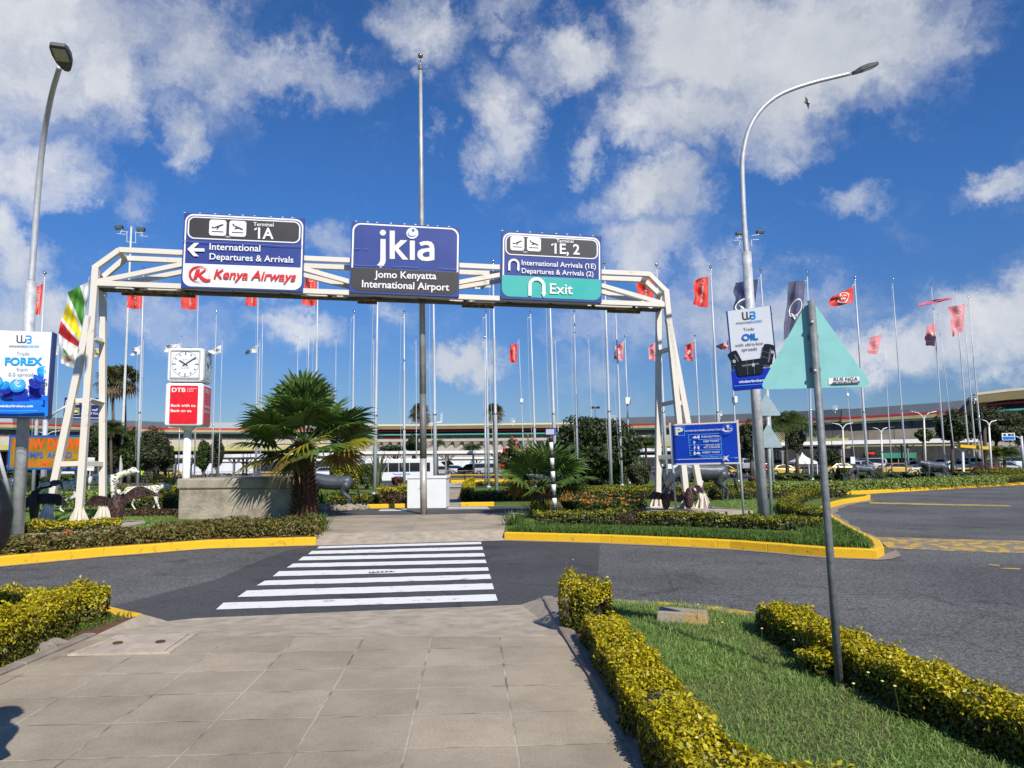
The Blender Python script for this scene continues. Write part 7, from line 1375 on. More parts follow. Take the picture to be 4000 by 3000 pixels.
# ---------------------------------------------------------------- people
M_skin = mat('dark_skin', (.085,.038,.022), .55, var=.1, sc=8); M_shirt = mat('pale_blue_shirt', (.42,.55,.68), .8, var=.08); M_navy = mat('navy_trousers', (.012,.014,.025), .85); M_bag = mat('black_nylon', (.005,.005,.006), .6, var=.3, sc=15, bump=.3); M_hair = mat('black_hair', (.006,.005,.005), .8)
def person(label, p, face, shirt=M_shirt, trousers=M_navy, s=1.0, bag=True, detail=True, stride=.12):
    t = thing('person', label, 'person', p); vx = .022 if detail else .035
    arms = []
    for sg in (-1, 1):
        arms.append(([(0,.19*sg,1.40), (.0,.245*sg,1.20), (-.01,.265*sg,1.10), (.06,.27*sg,.95), (.10,.255*sg,.84)], [.052,.046,.040,.036,.026]))
        hb = V((.11,.25*sg,.80)); arms.append(([tuple(hb), tuple(hb+V((.01,0,-.05)))], [.030,.034]))
        if detail:
            for k in range(4): o_ = (k-1.5)*.017; arms.append(([tuple(hb+V((o_,0,-.05))), tuple(hb+V((o_+.008,-.004*sg,-.10))), tuple(hb+V((o_+.004,-.014*sg,-.135+.008*abs(k-1))))], [.0105,.0095,.008]))
            arms.append(([tuple(hb+V((.03,0,-.02))), tuple(hb+V((.05,-.01*sg,-.055))), tuple(hb+V((.052,-.018*sg,-.085)))], [.012,.011,.009]))
    legs = [([(0,.09*sg,.90), (stride*.35*sg+.02,.10*sg,.50), (stride*sg-.02,.10*sg,.09), (stride*sg+.12,.11*sg,.045)], [.085,.060,.042,.040]) for sg in (-1, 1)]
    tors = [([(0,0,.92), (0,0,1.10), (.0,0,1.32), (0,0,1.42)], [.135,.13,.155,.10]), ([(0,-.17,1.39), (0,.17,1.39)], [.07,.07]), ([(0,0,1.42), (.02,0,1.55)], [.055,.052])]
    organic('body', M_skin, t, tors+arms+legs, [((.03,0,1.64), .098, (1.0,.80,1.22)), ((.125,0,1.63), .018, (1,.8,1.3)), ((.03,-.082,1.63), .022, (.6,.4,1.2)), ((.03,.082,1.63), .022, (.6,.4,1.2))], vx if not detail else .014, 2)
    mb = MB(); mb.ball(V((.01,0,1.685)), .105, 14, 10, (1.0,.86,.85)); mb.build('hair', M_hair, t, True)
    if detail:
        for sg in (-1, 1): mb = MB(); mb.ball(V((.118,.034*sg,1.655)), .012, 8, 6); mb.build('eye', M_sw, t, True)
        mb = MB(); mb.ball(V((.118,0,1.585)), .02, 8, 5, (.4,1.3,.35)); mb.build('mouth', mat('lips', (.10,.03,.025), .5), t, True)
    organic('shirt', shirt, t, [([(0,0,.93), (0,0,1.10), (0,0,1.32), (0,0,1.43)], [.150,.145,.170,.105]), ([(0,-.18,1.39), (0,.18,1.39)], [.08,.08])]+[([(0,.185*sg,1.41), (.0,.243*sg,1.21)], [.070,.066]) for sg in (-1, 1)], [], .022, 2)
    organic('trousers', trousers, t, [([(0,.08*sg,.93), (stride*.35*sg+.02,.10*sg,.50), (stride*sg-.02,.10*sg,.10)], [.108,.080,.066]) for sg in (-1, 1)]+[([(0,-.05,.95), (0,.05,.95)], [.13,.13])], [], .024, 2)
    for sg in (-1, 1): mb = MB(); mb.ball(V((stride*sg+.06,.105*sg,.045)), .06, 12, 8, (2.2,.85,.75)); mb.build('shoe', M_bag, t, True)
    if bag:
        organic('backpack', M_bag, t, [([(-.27,0,.98), (-.28,0,1.20), (-.24,0,1.40)], [.15,.165,.12]), ([(-.25,-.08,1.0), (-.25,.08,1.0)], [.14,.14])], [], .025, 4)
        for sg in (-1, 1): mb = MB(); mb.tube([V((-.16,.10*sg,1.44)), V((.03,.11*sg,1.50)), V((.155,.11*sg,1.36)), V((.10,.14*sg,1.10)), V((-.16,.14*sg,1.02))], .018, 6); mb.build('strap', M_bag, t, True)
    t.location = p; t.rotation_euler = (0, 0, face); t.scale = (s, s, s); return t
person('person in a pale blue short-sleeved shirt with a black backpack, cut off by the frame', V((-4.64,6.25,.15)), R(186), s=1.0, stride=.06)
person('person standing at the walkway edge whose shadow falls on the slabs', V((-2.50,3.22,.15)), R(20), shirt=M_fwhite, s=1.02, bag=False)
M_hv = mat('hi_vis', (.50,.72,.03), .7)
for lab, px, by, sh in (('person in a yellow-green high visibility vest at the striped delineators', 552, 1882, M_hv), ('person in black standing at the lane under the canopy', 596, 1882, M_bag), ('person in a pale shirt beside the yellow taxi at the dark topiary', 3276, 1858, M_fwhite), ('person in white far behind the SLOW DOWN board', 38, 1880, M_fwhite), ('person in blue at the kerb beyond the light mast', 503, 1874, M_shirt), ('person in dark clothes beside the black delineators', 616, 1880, M_navy)):
    p = GS(px, by); person(lab, p, R(rnd.uniform(0, 360)), sh, s=1.0, bag=False, detail=False)
# a bird gliding in the sky
c = P(3152,403,60); t = thing('bird', 'dark bird gliding under the big cloud beside the curved lamp', 'bird', c)
organic('body', M_blk, t, [([(-.28,0,0), (0,0,0), (.25,0,.02)], [.03,.09,.05])], [], .03, 2)
for sg in (-1, 1): mb = MB(); q = [V((.12,0,0)), V((.10,.42*sg,.10)), V((-.02,.95*sg,.02)), V((-.12,.45*sg,.06)), V((-.12,0,0))]; mb.add(q+[v-V((0,0,.02)) for v in q], [(0,1,2,3,4),(9,8,7,6,5)]+[(i, 5+i, 5+(i+1)%5, (i+1)%5) for i in range(5)]); mb.build('wing', M_blk, t)
t.rotation_euler = (R(62), R(15), R(15))
# ---------------------------------------------------------------- terminal buildings
def line_at(pxs):
    """[(px, distance)] -> ground points"""
    out = []
    for x, D in pxs: p = P(x, 1790, D); out.append(V((p.x, p.y, 0)))
    return out
def sweep(mb, line, prof, sc=None):
    """prof: (offset outward, z); outward = towards the camera"""
    n = len(prof); vs = []
    for i, p in enumerate(line):
        d = (line[min(i+1, len(line)-1)]-line[max(i-1, 0)]).normalized(); nn = V((d.y, -d.x, 0))
        for o, z in prof: vs.append(p+nn*o+V((0,0,z if not sc else (z-2.55)*(sc[0]+(sc[1]-sc[0])*i/(len(line)-1))+2.55)))
    fs = [(i*n+j, (i+1)*n+j, (i+1)*n+(j+1)%n, i*n+(j+1)%n) for i in range(len(line)-1) for j in range(n)]
    fs += [tuple(range(n)), tuple((len(line)-1)*n+j for j in reversed(range(n)))]
    mb.add(vs, fs)
M_roofg = mat('grey_roof_sheet', (.125,.145,.16), .45, .2, var=.06, sc=.3); M_fas = mat('tan_fascia', (.44,.33,.17), .8, var=.12, sc=.8, bump=.2, bsc=3); M_fas2 = mat('olive_fascia', (.23,.185,.085), .8, var=.1, sc=.5); M_fasc = mat('cream_coping', (.66,.60,.42), .7)
M_strr = mat('red_stripe', (.50,.02,.03), .6); M_strg = mat('green_stripe', (.03,.12,.07), .6); M_teals = mat('teal_stripe', (.06,.34,.27), .6); M_glassd = mat('dark_glazing', (.06,.057,.052), .3, col2=(.15,.14,.125), thr=(.4,.6), sc=.9); M_mull = mat('mullion', (.10,.095,.08), .7)
M_cpan = mat('concrete_panel', (.46,.41,.32), .9, var=.1, sc=.5, bump=.3, bsc=4); M_cdark = mat('weathered_concrete', (.30,.26,.215), .9, var=.25, sc=.4, bump=.4, bsc=5); M_canyg = mat('olive_canopy', (.36,.33,.11), .8, var=.12, sc=.4); M_void = mat('deep_shade', (.022,.021,.02), .8, var=.5, sc=.6); M_maroon = mat('maroon_panel', (.13,.022,.018), .7)  # M_void: shade of open bays put into a near-black colour
def building(label, pxs, hz, dep, sty, ext=0, sc=None):
    line = resample(line_at(pxs), 6); c = line[len(line)//2].copy(); c.z = -.8; t = thing('terminal_building', label, 'building', c); line = [p-V((c.x, c.y, 0)) for p in line]; z0 = -.8
    def part(nm, m, prof): mb = MB(); sweep(mb, line, [(o, z-z0) for o, z in prof], sc); return mb.build(nm, m, t)
    Z = hz
    def rowof(nm, m, off, za, zb, w, step, dep_=.2, start=.5, skip=None):
        pts = resample(line, step)
        for i, p in enumerate(pts[:-1]):
            if skip and skip(i): continue
            q = pts[i+1]; d = (q-p).normalized(); nn = V((d.y,-d.x,0)); mb = MB(); m_ = (p+q)/2 if w > .5 else p
            k_ = sc[0]+(sc[1]-sc[0])*i/(len(pts)-1) if sc else 1; zf = lambda z: (z-z0-2.55)*k_+2.55
            mb.box(m_+nn*off+V((0,0,(zf(za)+zf(zb))/2)), (w, dep_, zf(zb)-zf(za)), (d, -nn, V((0,0,1)))); mb.build(nm, m, t)
    if sty == 'wing':
        part('roof', M_roofg, [(.9,Z['red']+.02),(.3,Z['roof']),(-dep,Z['roof']+.3),(-dep,Z['red'])]); part('red_stripe', M_strr, [(1.02,Z['red']-.30),(1.02,Z['red']),(.2,Z['red']),(.2,Z['red']-.30)])
        part('fascia', M_fas, [(.96,Z['tan']),(.96,Z['red']-.32),(0,Z['red']-.32),(0,Z['tan'])]); part('green_stripe', M_strg, [(.90,Z['tan']-.25),(.90,Z['tan']-.01),(.1,Z['tan']-.01),(.1,Z['tan']-.25)])
        part('window_band', M_glassd, [(-.3,Z['win']),(-.3,Z['tan']-.26),(-1,Z['tan']-.26),(-1,Z['win'])]); rowof('mullion', M_mull, -.24, Z['win'], Z['tan']-.26, .16, 3.0, .12); rowof('window_rail', M_mull, -.22, (Z['win']+Z['tan'])/2-.12, (Z['win']+Z['tan'])/2-.02, 5.98, 6.0, .1)
        part('wall', M_cpan if ext == 0 else M_cdark, [(.2,Z['con']),(.2,Z['win']-.004),(-1.5,Z['win']-.004),(-1.5,Z['con'])]); rowof('panel_joint', M_cdark if ext == 0 else M_mull, .21, Z['con'], Z['win']-.01, .07, 3.5, .06)
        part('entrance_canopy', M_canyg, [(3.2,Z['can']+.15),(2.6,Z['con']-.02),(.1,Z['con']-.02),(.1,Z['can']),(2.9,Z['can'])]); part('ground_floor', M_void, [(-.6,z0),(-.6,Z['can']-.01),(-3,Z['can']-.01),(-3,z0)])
        rowof('pier', M_cdark, 0, z0, Z['can']-.01, .5, 7, .5); rowof('clerestory_post', M_maroon, -.5, Z['can']-1.1, Z['can']-.02, .35, 2.5, .1)
    else:
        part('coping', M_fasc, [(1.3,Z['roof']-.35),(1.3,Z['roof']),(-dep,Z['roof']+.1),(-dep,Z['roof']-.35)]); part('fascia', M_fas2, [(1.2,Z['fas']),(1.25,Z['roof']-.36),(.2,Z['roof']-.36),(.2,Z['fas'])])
        part('shade_gap', M_void, [(-.4,Z['win']),(-.4,Z['fas']-.002),(-2,Z['fas']-.002),(-2,Z['win'])]); part('red_stripe', M_strr, [(.5,Z['red']-.28),(.5,Z['red']),(.2,Z['red']),(.2,Z['red']-.28)]); part('teal_stripe', M_teals, [(.4,Z['teal']-.28),(.4,Z['teal']),(-.1,Z['teal']),(-.1,Z['teal']-.28)])
        part('window_band', M_glassd, [(-.3,Z['win']),(-.3,Z['teal']-.3),(-.39,Z['teal']-.3),(-.39,Z['win'])]); rowof('mullion', M_mull, -.25, Z['win'], Z['teal']-.3, .1, 2.2, .1)
        rowof('maroon_panel', M_maroon, -.22, Z['win'], Z['teal']-.3, 1.9, 2.2, .05, skip=lambda i: (i//6)%3 != 1)
        part('parapet', M_cpan, [(.75,Z['win']-.55),(.75,Z['win']-.004),(-1.8,Z['win']-.004),(-1.8,Z['win']-.55)]); part('wall', M_cpan, [(0,z0),(0,Z['win']-.56),(-1.5,Z['win']-.56),(-1.5,z0)])
        pts = resample(line, 1.9)                                     # saw-tooth hoods under the parapet
        for i, (p, q) in enumerate(zip(pts[:-1], pts[1:])):
            d = (q-p).normalized(); nn = V((d.y,-d.x,0)); zt_ = (Z['win']-.56-z0-2.55)*(sc[0]+(sc[1]-sc[0])*i/(len(pts)-1) if sc else 1)+2.55; mb = MB(); a = p+V((0,0,zt_)); b_ = q+V((0,0,zt_))
            mb.add([a+nn*.70, a+nn*.01-V((0,0,1.35)), a+nn*.01, a.lerp(b_,.8)+nn*.66, a.lerp(b_,.12)+nn*.01-V((0,0,1.5)), a.lerp(b_,.8)+nn*.01], [(0,3,4,1),(0,1,2),(3,5,4),(0,2,5,3)]); mb.build('hood', M_cpan, t)
        rowof('panel_joint', M_cdark, .02, -.5, Z['win']-2.2, .10, 3.8, .05)
    return t
def zpx(y, px, D): return P(px, y, D).z
building('long curving terminal wing beyond the SLOW DOWN board and clock', [(-250,128),(34,134),(330,147),(650,161),(1000,167),(1330,168)], dict(roof=10.35, red=9.05, tan=8.15, win=6.55, con=5.05, can=3.95), 25, 'wing')
building('terminal middle block with a ribbed concrete wall and teal stripe', [(1290,158),(1700,160),(2270,158)], dict(roof=zpx(1658,1700,160), fas=zpx(1677,1700,160), red=zpx(1682,1700,160), teal=zpx(1695,1700,160), win=zpx(1715,1700,160)), 25, 'mid')
building('terminal wing between the round tree and the parking board', [(2230,166),(2450,163),(2800,156),(3090,148),(3320,139)], dict(roof=10.6, red=9.1, tan=8.15, win=6.65, con=5.1, can=3.95), 25, 'wing')
building('weathered terminal wing behind the tall poles of the curve', [(3300,139.5),(3500,134.5),(3700,130),(3800,128)], dict(roof=10.45, red=8.95, tan=8.0, win=6.35, con=3.9, can=3.0), 25, 'wing', 1, (1.0, 1.094))
building('raised terminal end block above the wide acacia tree', [(3825,124),(3950,122),(4200,118)], dict(roof=11.0, fas=9.5, red=9.2, teal=8.2, win=6.4), 25, 'mid', 0, (1.107, 1.2))
b = thing('terminal_wing_end', 'olive sloping end wall where the terminal steps up to its raised block', 'building', P(3805,1790,126)); q = [P(3795,1655,126), P(3853,1630,123), P(3853,1567,123), P(3828,1572,123.5), P(3795,1620,126)]; o_ = V(b.location); mb = MB(); mb.add([v-o_ for v in q]+[v-o_+V((0,3,0)) for v in q], [(0,1,2,3,4),(9,8,7,6,5)]+[(i, 5+i, 5+(i+1)%5, (i+1)%5) for i in range(5)]); mb.build('end_wall', M_canyg, b)
for lab, px, py, D in (('white lattice floodlight frame on the middle block roof near the weathered pole',1608,1645,150),('white lattice floodlight frame on the middle block roof under the paired poles',2003,1642,150),('white lattice floodlight frame on the roof beside the round tree',2395,1632,150),('white lattice floodlight frame on the roof behind the turquoise triangle',3262,1593,132),('white lattice floodlight frame on the roof behind the outermost poles',3805,1556,112),('white lattice floodlight frame on the roof edge near the OIL board post',2812,1616,150)):
    c = P(px, py, D); t = thing('roof_floodlight', lab, 'floodlight', c); k = D/FOC; mb = MB()
    for a in (-8, 0, 8): mb.box(V((a*k,0,0)), (.9*k,.05,18*k)); mb.box(V((0,0,a*k)), (18*k,.05,.9*k))
    mb.box(V((0,0,-14*k)), (1.5*k,.1,14*k)); mb.build('frame', M_sw, t); mb = MB(); mb.box(V((3*k,-.1,-5*k)), (8*k,.2,6*k)); mb.build('lamp', M_sw, t)
c = P(1720,1655,150); t = thing('roof_antenna', 'white boom with twin aerials on the terminal roof beside the weathered pole', 'antenna', c); mb = MB(); mb.beam(P(1672,1655,150)-c, P(1725,1648,150)-c, .35, .25); mb.build('boom', M_sw, t); mb = MB(); mb.tube([P(1722,1650,150)-c, P(1722,1615,150)-c], .06, 6); mb.tube([P(1726,1650,150)-c, P(1727,1612,150)-c], .06, 6); mb.build('aerial', M_sw, t)
c = P(2576,1,105); c = P(2325,1850,120); c.z = -.8; t = thing('light_mast', 'slender twin-headed mast rising behind the round tree', 'light mast', c); A = P(2325,1592,120)-c; mb = MB(); mb.tube([A*0, A], [.12,.07], 8); mb.build('pole', M_bk2, t); mb = MB(); mb.box(A+V((-.45,0,0)), (.6,.3,.35)); mb.box(A+V((.45,0,0)), (.6,.3,.35)); mb.box(A, (1.2,.1,.1)); mb.build('floodlight', M_dgrey, t)
# ---------------------------------------------------------------- walkway canopies, fence, hoardings
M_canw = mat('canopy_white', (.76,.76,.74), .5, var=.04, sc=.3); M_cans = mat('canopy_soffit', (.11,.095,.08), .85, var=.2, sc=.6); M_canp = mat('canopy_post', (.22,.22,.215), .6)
def canopy(label, a, b, depth=4.5, step=6.5, posts=True, rails=True, zb=-.8):
    """a, b: (px, top y, bottom y, distance) of the two ends of the front edge"""
    A1, A0 = P(a[0], a[1], a[3]), P(a[0], a[2], a[3]); B1, B0 = P(b[0], b[1], b[3]), P(b[0], b[2], b[3]); d = (B1-A1); d.z = 0; d.normalize(); nb = V((-d.y, d.x, 0))
    o = V((A1.x, A1.y, zb)); t = thing('walkway_canopy', label, 'canopy', o, 'covered walkways before the terminal')
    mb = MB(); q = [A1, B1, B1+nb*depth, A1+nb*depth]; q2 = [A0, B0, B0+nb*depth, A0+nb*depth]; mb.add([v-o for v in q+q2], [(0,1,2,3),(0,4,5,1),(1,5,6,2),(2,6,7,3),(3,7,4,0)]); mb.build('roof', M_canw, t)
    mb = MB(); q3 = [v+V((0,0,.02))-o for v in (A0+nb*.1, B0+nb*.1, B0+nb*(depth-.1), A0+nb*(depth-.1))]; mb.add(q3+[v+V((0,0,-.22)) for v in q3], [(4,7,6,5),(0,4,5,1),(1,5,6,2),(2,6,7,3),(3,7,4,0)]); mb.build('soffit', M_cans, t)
    L = (B1-A1).length; n = max(1, int(L/step))
    if posts:
        for i in range(n+1):
            for off in (.7, depth-.7):
                p = A0.lerp(B0, i/n)+nb*off-o; mb = MB(); mb.beam(V((p.x,p.y,0)), p+V((0,0,-.2)), .2, .2); mb.beam(p+V((0,0,-1.0)), p+d*.9+V((0,0,-.22)), .1, .1); mb.beam(p+V((0,0,-1.0)), p-d*.9+V((0,0,-.22)), .1, .1); mb.build('post', M_canp, t)
    if rails:
        for z in (.55, 1.1):
            p, q = A0-o, B0-o; mb = MB(); mb.beam(V((p.x,p.y,z))+nb*.4, V((q.x,q.y,z))+nb*.4, .07, .07); mb.build('rail', M_canp, t)
    return t
canopy('white covered walkway starting beside the light mast and gantry', (416,1788,1799,112), (672,1783,1793,108)); canopy('white covered walkway behind the clock column and planter', (670,1777,1790,106), (905,1774,1787,104))
canopy('white covered walkway behind the big palm crown', (905,1774,1787,103), (1330,1768,1780,102)); canopy('white covered walkway above the bus and the white box', (1330,1764,1775,96), (2150,1757,1769,96))
canopy('white covered walkway between round tree and parking board', (2440,1752,1764,114), (2700,1748,1760,114)); canopy('white covered walkway behind the parking board and lamp post', (2700,1747,1760,113), (3060,1728,1741,113)); canopy('white covered walkway behind the turquoise triangle post and taxis', (3060,1727,1741,113), (3290,1722,1736,112)); canopy('white covered walkway behind the tall poles of the curve', (3288,1721,1736,112), (3820,1710,1727,108))
for lab, a, b in (('second lower canopy deep behind the palm and the cars', (860,1795,1804,128), (1640,1788,1796,128)), ('second lower canopy deep behind the white wagon', (1640,1786,1794,128), (2080,1784,1792,128)), ('second lower canopy deep between tree and gantry leg', (2500,1778,1786,125), (2650,1777,1785,125))): canopy(lab, a, b, 3, 9, True, False)
M_hoard = mat('hoarding_white', (.70,.72,.73), .6, var=.06, sc=.4)
def hoard(label, x0, x1, y0, y1, D, m, name='hoarding', cat='hoarding'):
    a, b = P(x0, y1, D), P(x1, y0, D); t = thing(name, label, cat, V((a.x, D, -.8))); n = max(1, int((x1-x0)/60))
    for i in range(n):
        xa, xb = a.x+(b.x-a.x)*i/n, a.x+(b.x-a.x)*(i+1)/n; mb = MB(); mb.box(V(((xa+xb)/2-a.x, 0, (a.z+b.z)/2+.8)), (xb-xa-.04, .12, b.z-a.z)); mb.build('panel', m, t)
    for i in range(n+1): mb = MB(); mb.box(V((a.x+(b.x-a.x)*i/n-a.x, .16, (b.z+.8)/2)), (.12,.12,b.z+.8)); mb.build('post', M_canp, t)
hoard('white hoarding panels behind the white wagon and weathered pole', 1668, 1940, 1799, 1838, 138, M_hoard); hoard('white marquee side panels behind the thin pole cluster and palm', 690, 990, 1808, 1850, 125, M_hoard); hoard('white hoarding panels between the gantry leg and the wildebeest facing us', 2585, 2665, 1812, 1832, 112, M_hoard); hoard('turquoise panel between white hoardings by the paired poles', 1840, 1853, 1800, 1826, 137.6, mat('cyan_panel', (.10,.45,.62), .5))
hoard('dark shadowed shop fronts under the walkway, palm side', 560, 1300, 1795, 1850, 145, M_void, 'shop_arcade', 'shop arcade'); hoard('dark shadowed shop fronts under the walkway, curve side', 2950, 3330, 1752, 1825, 124, M_void, 'shop_arcade', 'shop arcade'); hoard('green-topped shop front in the shade behind the yellow taxis', 3440, 3580, 1768, 1790, 121, mat('shop_green', (.03,.22,.13), .5), 'shop_arcade', 'shop arcade'); hoard('dark shadowed openings behind the curve poles and parked cars', 3330, 3800, 1740, 1825, 122, M_void, 'shop_arcade', 'shop arcade'); hoard('dark shadowed openings between round tree and gantry leg', 2440, 2950, 1788, 1840, 142, M_void, 'shop_arcade', 'shop arcade'); hoard('dark low shop fronts beyond the SLOW DOWN board', -60, 420, 1800, 1870, 140, M_void, 'shop_arcade', 'shop arcade')  # M_void panels paint the shade under the canopies as flat dark colour
a = P(3840,1752,86); t = thing('yellow_canopy', 'yellow sloping canopy sign on branched posts by the car park', 'canopy', a); mb = MB(); mb.beam(P(3740,1742,86)-a, P(3902,1755,86)-a, 1.2, .34); mb.build('roof', M_yel, t)
for px in (3760, 3890): mb = MB(); g = P(px, 1800, 86)-a; g.z = -.8-a.z; h = P(px, 1762, 86)-a; mb.beam(g, h, .22, .22); mb.beam(h, h+V((-.9,0,.5)), .12, .12); mb.beam(h, h+V((.9,0,.5)), .12, .12); mb.build('post', M_sw, t)
b = P(3136,1825,98); b.z = -.8; t = thing('marquee_tent', 'small white pagoda tent with a peaked roof beside the yellow taxi', 'tent', b); k = 98/FOC; zr = P(3136,1804,98).z+.8; za = P(3136,1767,98).z+.8; w_ = 41*k
mb = MB(); n = 8; vs = []
for i in range(n+1):
    f = i/n; s = w_*(1-f)**1.7+.03*f; z = zr+(za-zr)*f
    vs += [V((-s,-s,z)), V((s,-s,z)), V((s,s,z)), V((-s,s,z))]
mb.add(vs, [(i*4+j, i*4+(j+1)%4, i*4+4+(j+1)%4, i*4+4+j) for i in range(n) for j in range(4)]); mb.add([V((sx*w_,sy*w_,z)) for z in (zr-.28, zr+.001) for sx, sy in ((-1,-1),(1,-1),(1,1),(-1,1))], [(j, (j+1)%4, 4+(j+1)%4, 4+j) for j in range(4)]); mb.build('canopy', M_sw, t)
for sx in (-1, 1):
    for sy in (-1, 1): mb = MB(); mb.beam(V((sx*w_*.97,sy*w_*.97,0)), V((sx*w_*.97,sy*w_*.97,zr-.1)), .08, .08); mb.build('leg', M_sw, t)
# double-armed street lamps
def ylamp(label, base, j, l, r_, D):
    b = P(*base, D); b.z = -.8; t = thing('double_street_lamp', label, 'street lamp', b, 'double-armed street lamps'); q = lambda p: P(*p, D)-b; mb = MB(); mb.tube([V((0,0,0)), q(j)], [.13,.09], 8); mb.build('pole', M_sw2, t, True)
    for e in (l, r_):
        a, c = q(j), q(e); m1 = a.lerp(c, .35)+V((0,0,(c.z-a.z)*.35)); mb = MB(); mb.tube([a-V((0,0,.25)), a.lerp(c,.12)+V((0,0,(c.z-a.z)*.15)), m1, c], [.09,.07,.06,.05], 8); mb.build('arm', M_sw2, t, True)
        mb = MB(); s = 1 if c.x > a.x else -1; mb.box(c+V((s*.35,0,.02)), (.8,.3,.12)); mb.build('lamp_head', M_grey, t)
ylamp('double street lamp in front of the weathered concrete wall', (3613,1790), (3609,1632), (3549,1605), (3661,1606), 92); ylamp('double street lamp beside the yellow canopy sign', (3872,1830), (3863,1659), (3834,1639), (3895,1641), 84); ylamp('double street lamp between the triangle pipe and the light box pole', (3296,1800), (3292,1671), (3247,1652), (3334,1651), 96); ylamp('double street lamp before the olive canopy gable', (3445,1800), (3442,1687), (3401,1669), (3470,1669), 97); ylamp('double street lamp above the SLOW DOWN board', (180,1850), (182,1700), (150,1687), (238,1682), 100)
# ---------------------------------------------------------------- vehicles
M_tyre = mat('tyre', (.012,.012,.012), .85); M_rim = mat('rim', (.42,.43,.44), .35, .7); M_glass = mat('car_glass', (.018,.022,.026), .03, spec=.5); M_hl = mat('headlight', (.62,.64,.66), .15); M_tl = mat('taillight', (.35,.01,.01), .2); M_trim = mat('black_trim', (.015,.015,.016), .6)
PT = {n: mat('paint_'+n, c, .22, .1, var=.02, coat=.5) for n, c in dict(yellow=(.66,.43,.09), white=(.74,.74,.74), silver=(.42,.44,.46), grey=(.085,.09,.10), red=(.30,.012,.015), black=(.014,.014,.016), blue=(.02,.05,.16)).items()}
PROF = dict(
 saloon=(4.5, 1.72, [(-2.25,.42),(-2.24,.80),(-2.1,.93),(-1.45,.97),(-.85,1.40),(-.1,1.46),(.55,1.42),(1.25,.99),(2.0,.84),(2.23,.66),(2.25,.40)], [(-1.36,.98),(-.82,1.36),(-.1,1.42),(.52,1.38),(1.12,.99)], (1.38,-1.35), .31),
 wagon=(4.45, 1.72, [(-2.2,.42),(-2.22,.95),(-2.0,1.40),(-1.4,1.52),(.2,1.53),(.75,1.45),(1.45,1.02),(2.05,.86),(2.22,.66),(2.23,.40)], [(-2.02,1.0),(-1.86,1.38),(-1.3,1.47),(.2,1.48),(.70,1.40),(1.28,1.02)], (1.40,-1.38), .32),
 suv=(4.6, 1.85, [(-2.25,.48),(-2.28,1.02),(-2.12,1.62),(-1.5,1.76),(.2,1.76),(.75,1.65),(1.3,1.18),(2.1,1.05),(2.3,.85),(2.3,.48)], [(-2.1,1.12),(-1.98,1.58),(-1.4,1.70),(.2,1.70),(.70,1.60),(1.12,1.16)], (1.45,-1.42), .38),
 van=(4.75, 1.78, [(-2.35,.45),(-2.38,1.20),(-2.28,1.86),(-2.0,1.95),(.8,1.95),(1.25,1.86),(2.05,1.18),(2.36,1.02),(2.38,.45)], [(-2.2,1.20),(-2.12,1.78),(.9,1.80),(1.2,1.74),(1.82,1.20)], (1.62,-1.45), .33))
PROTO = {}
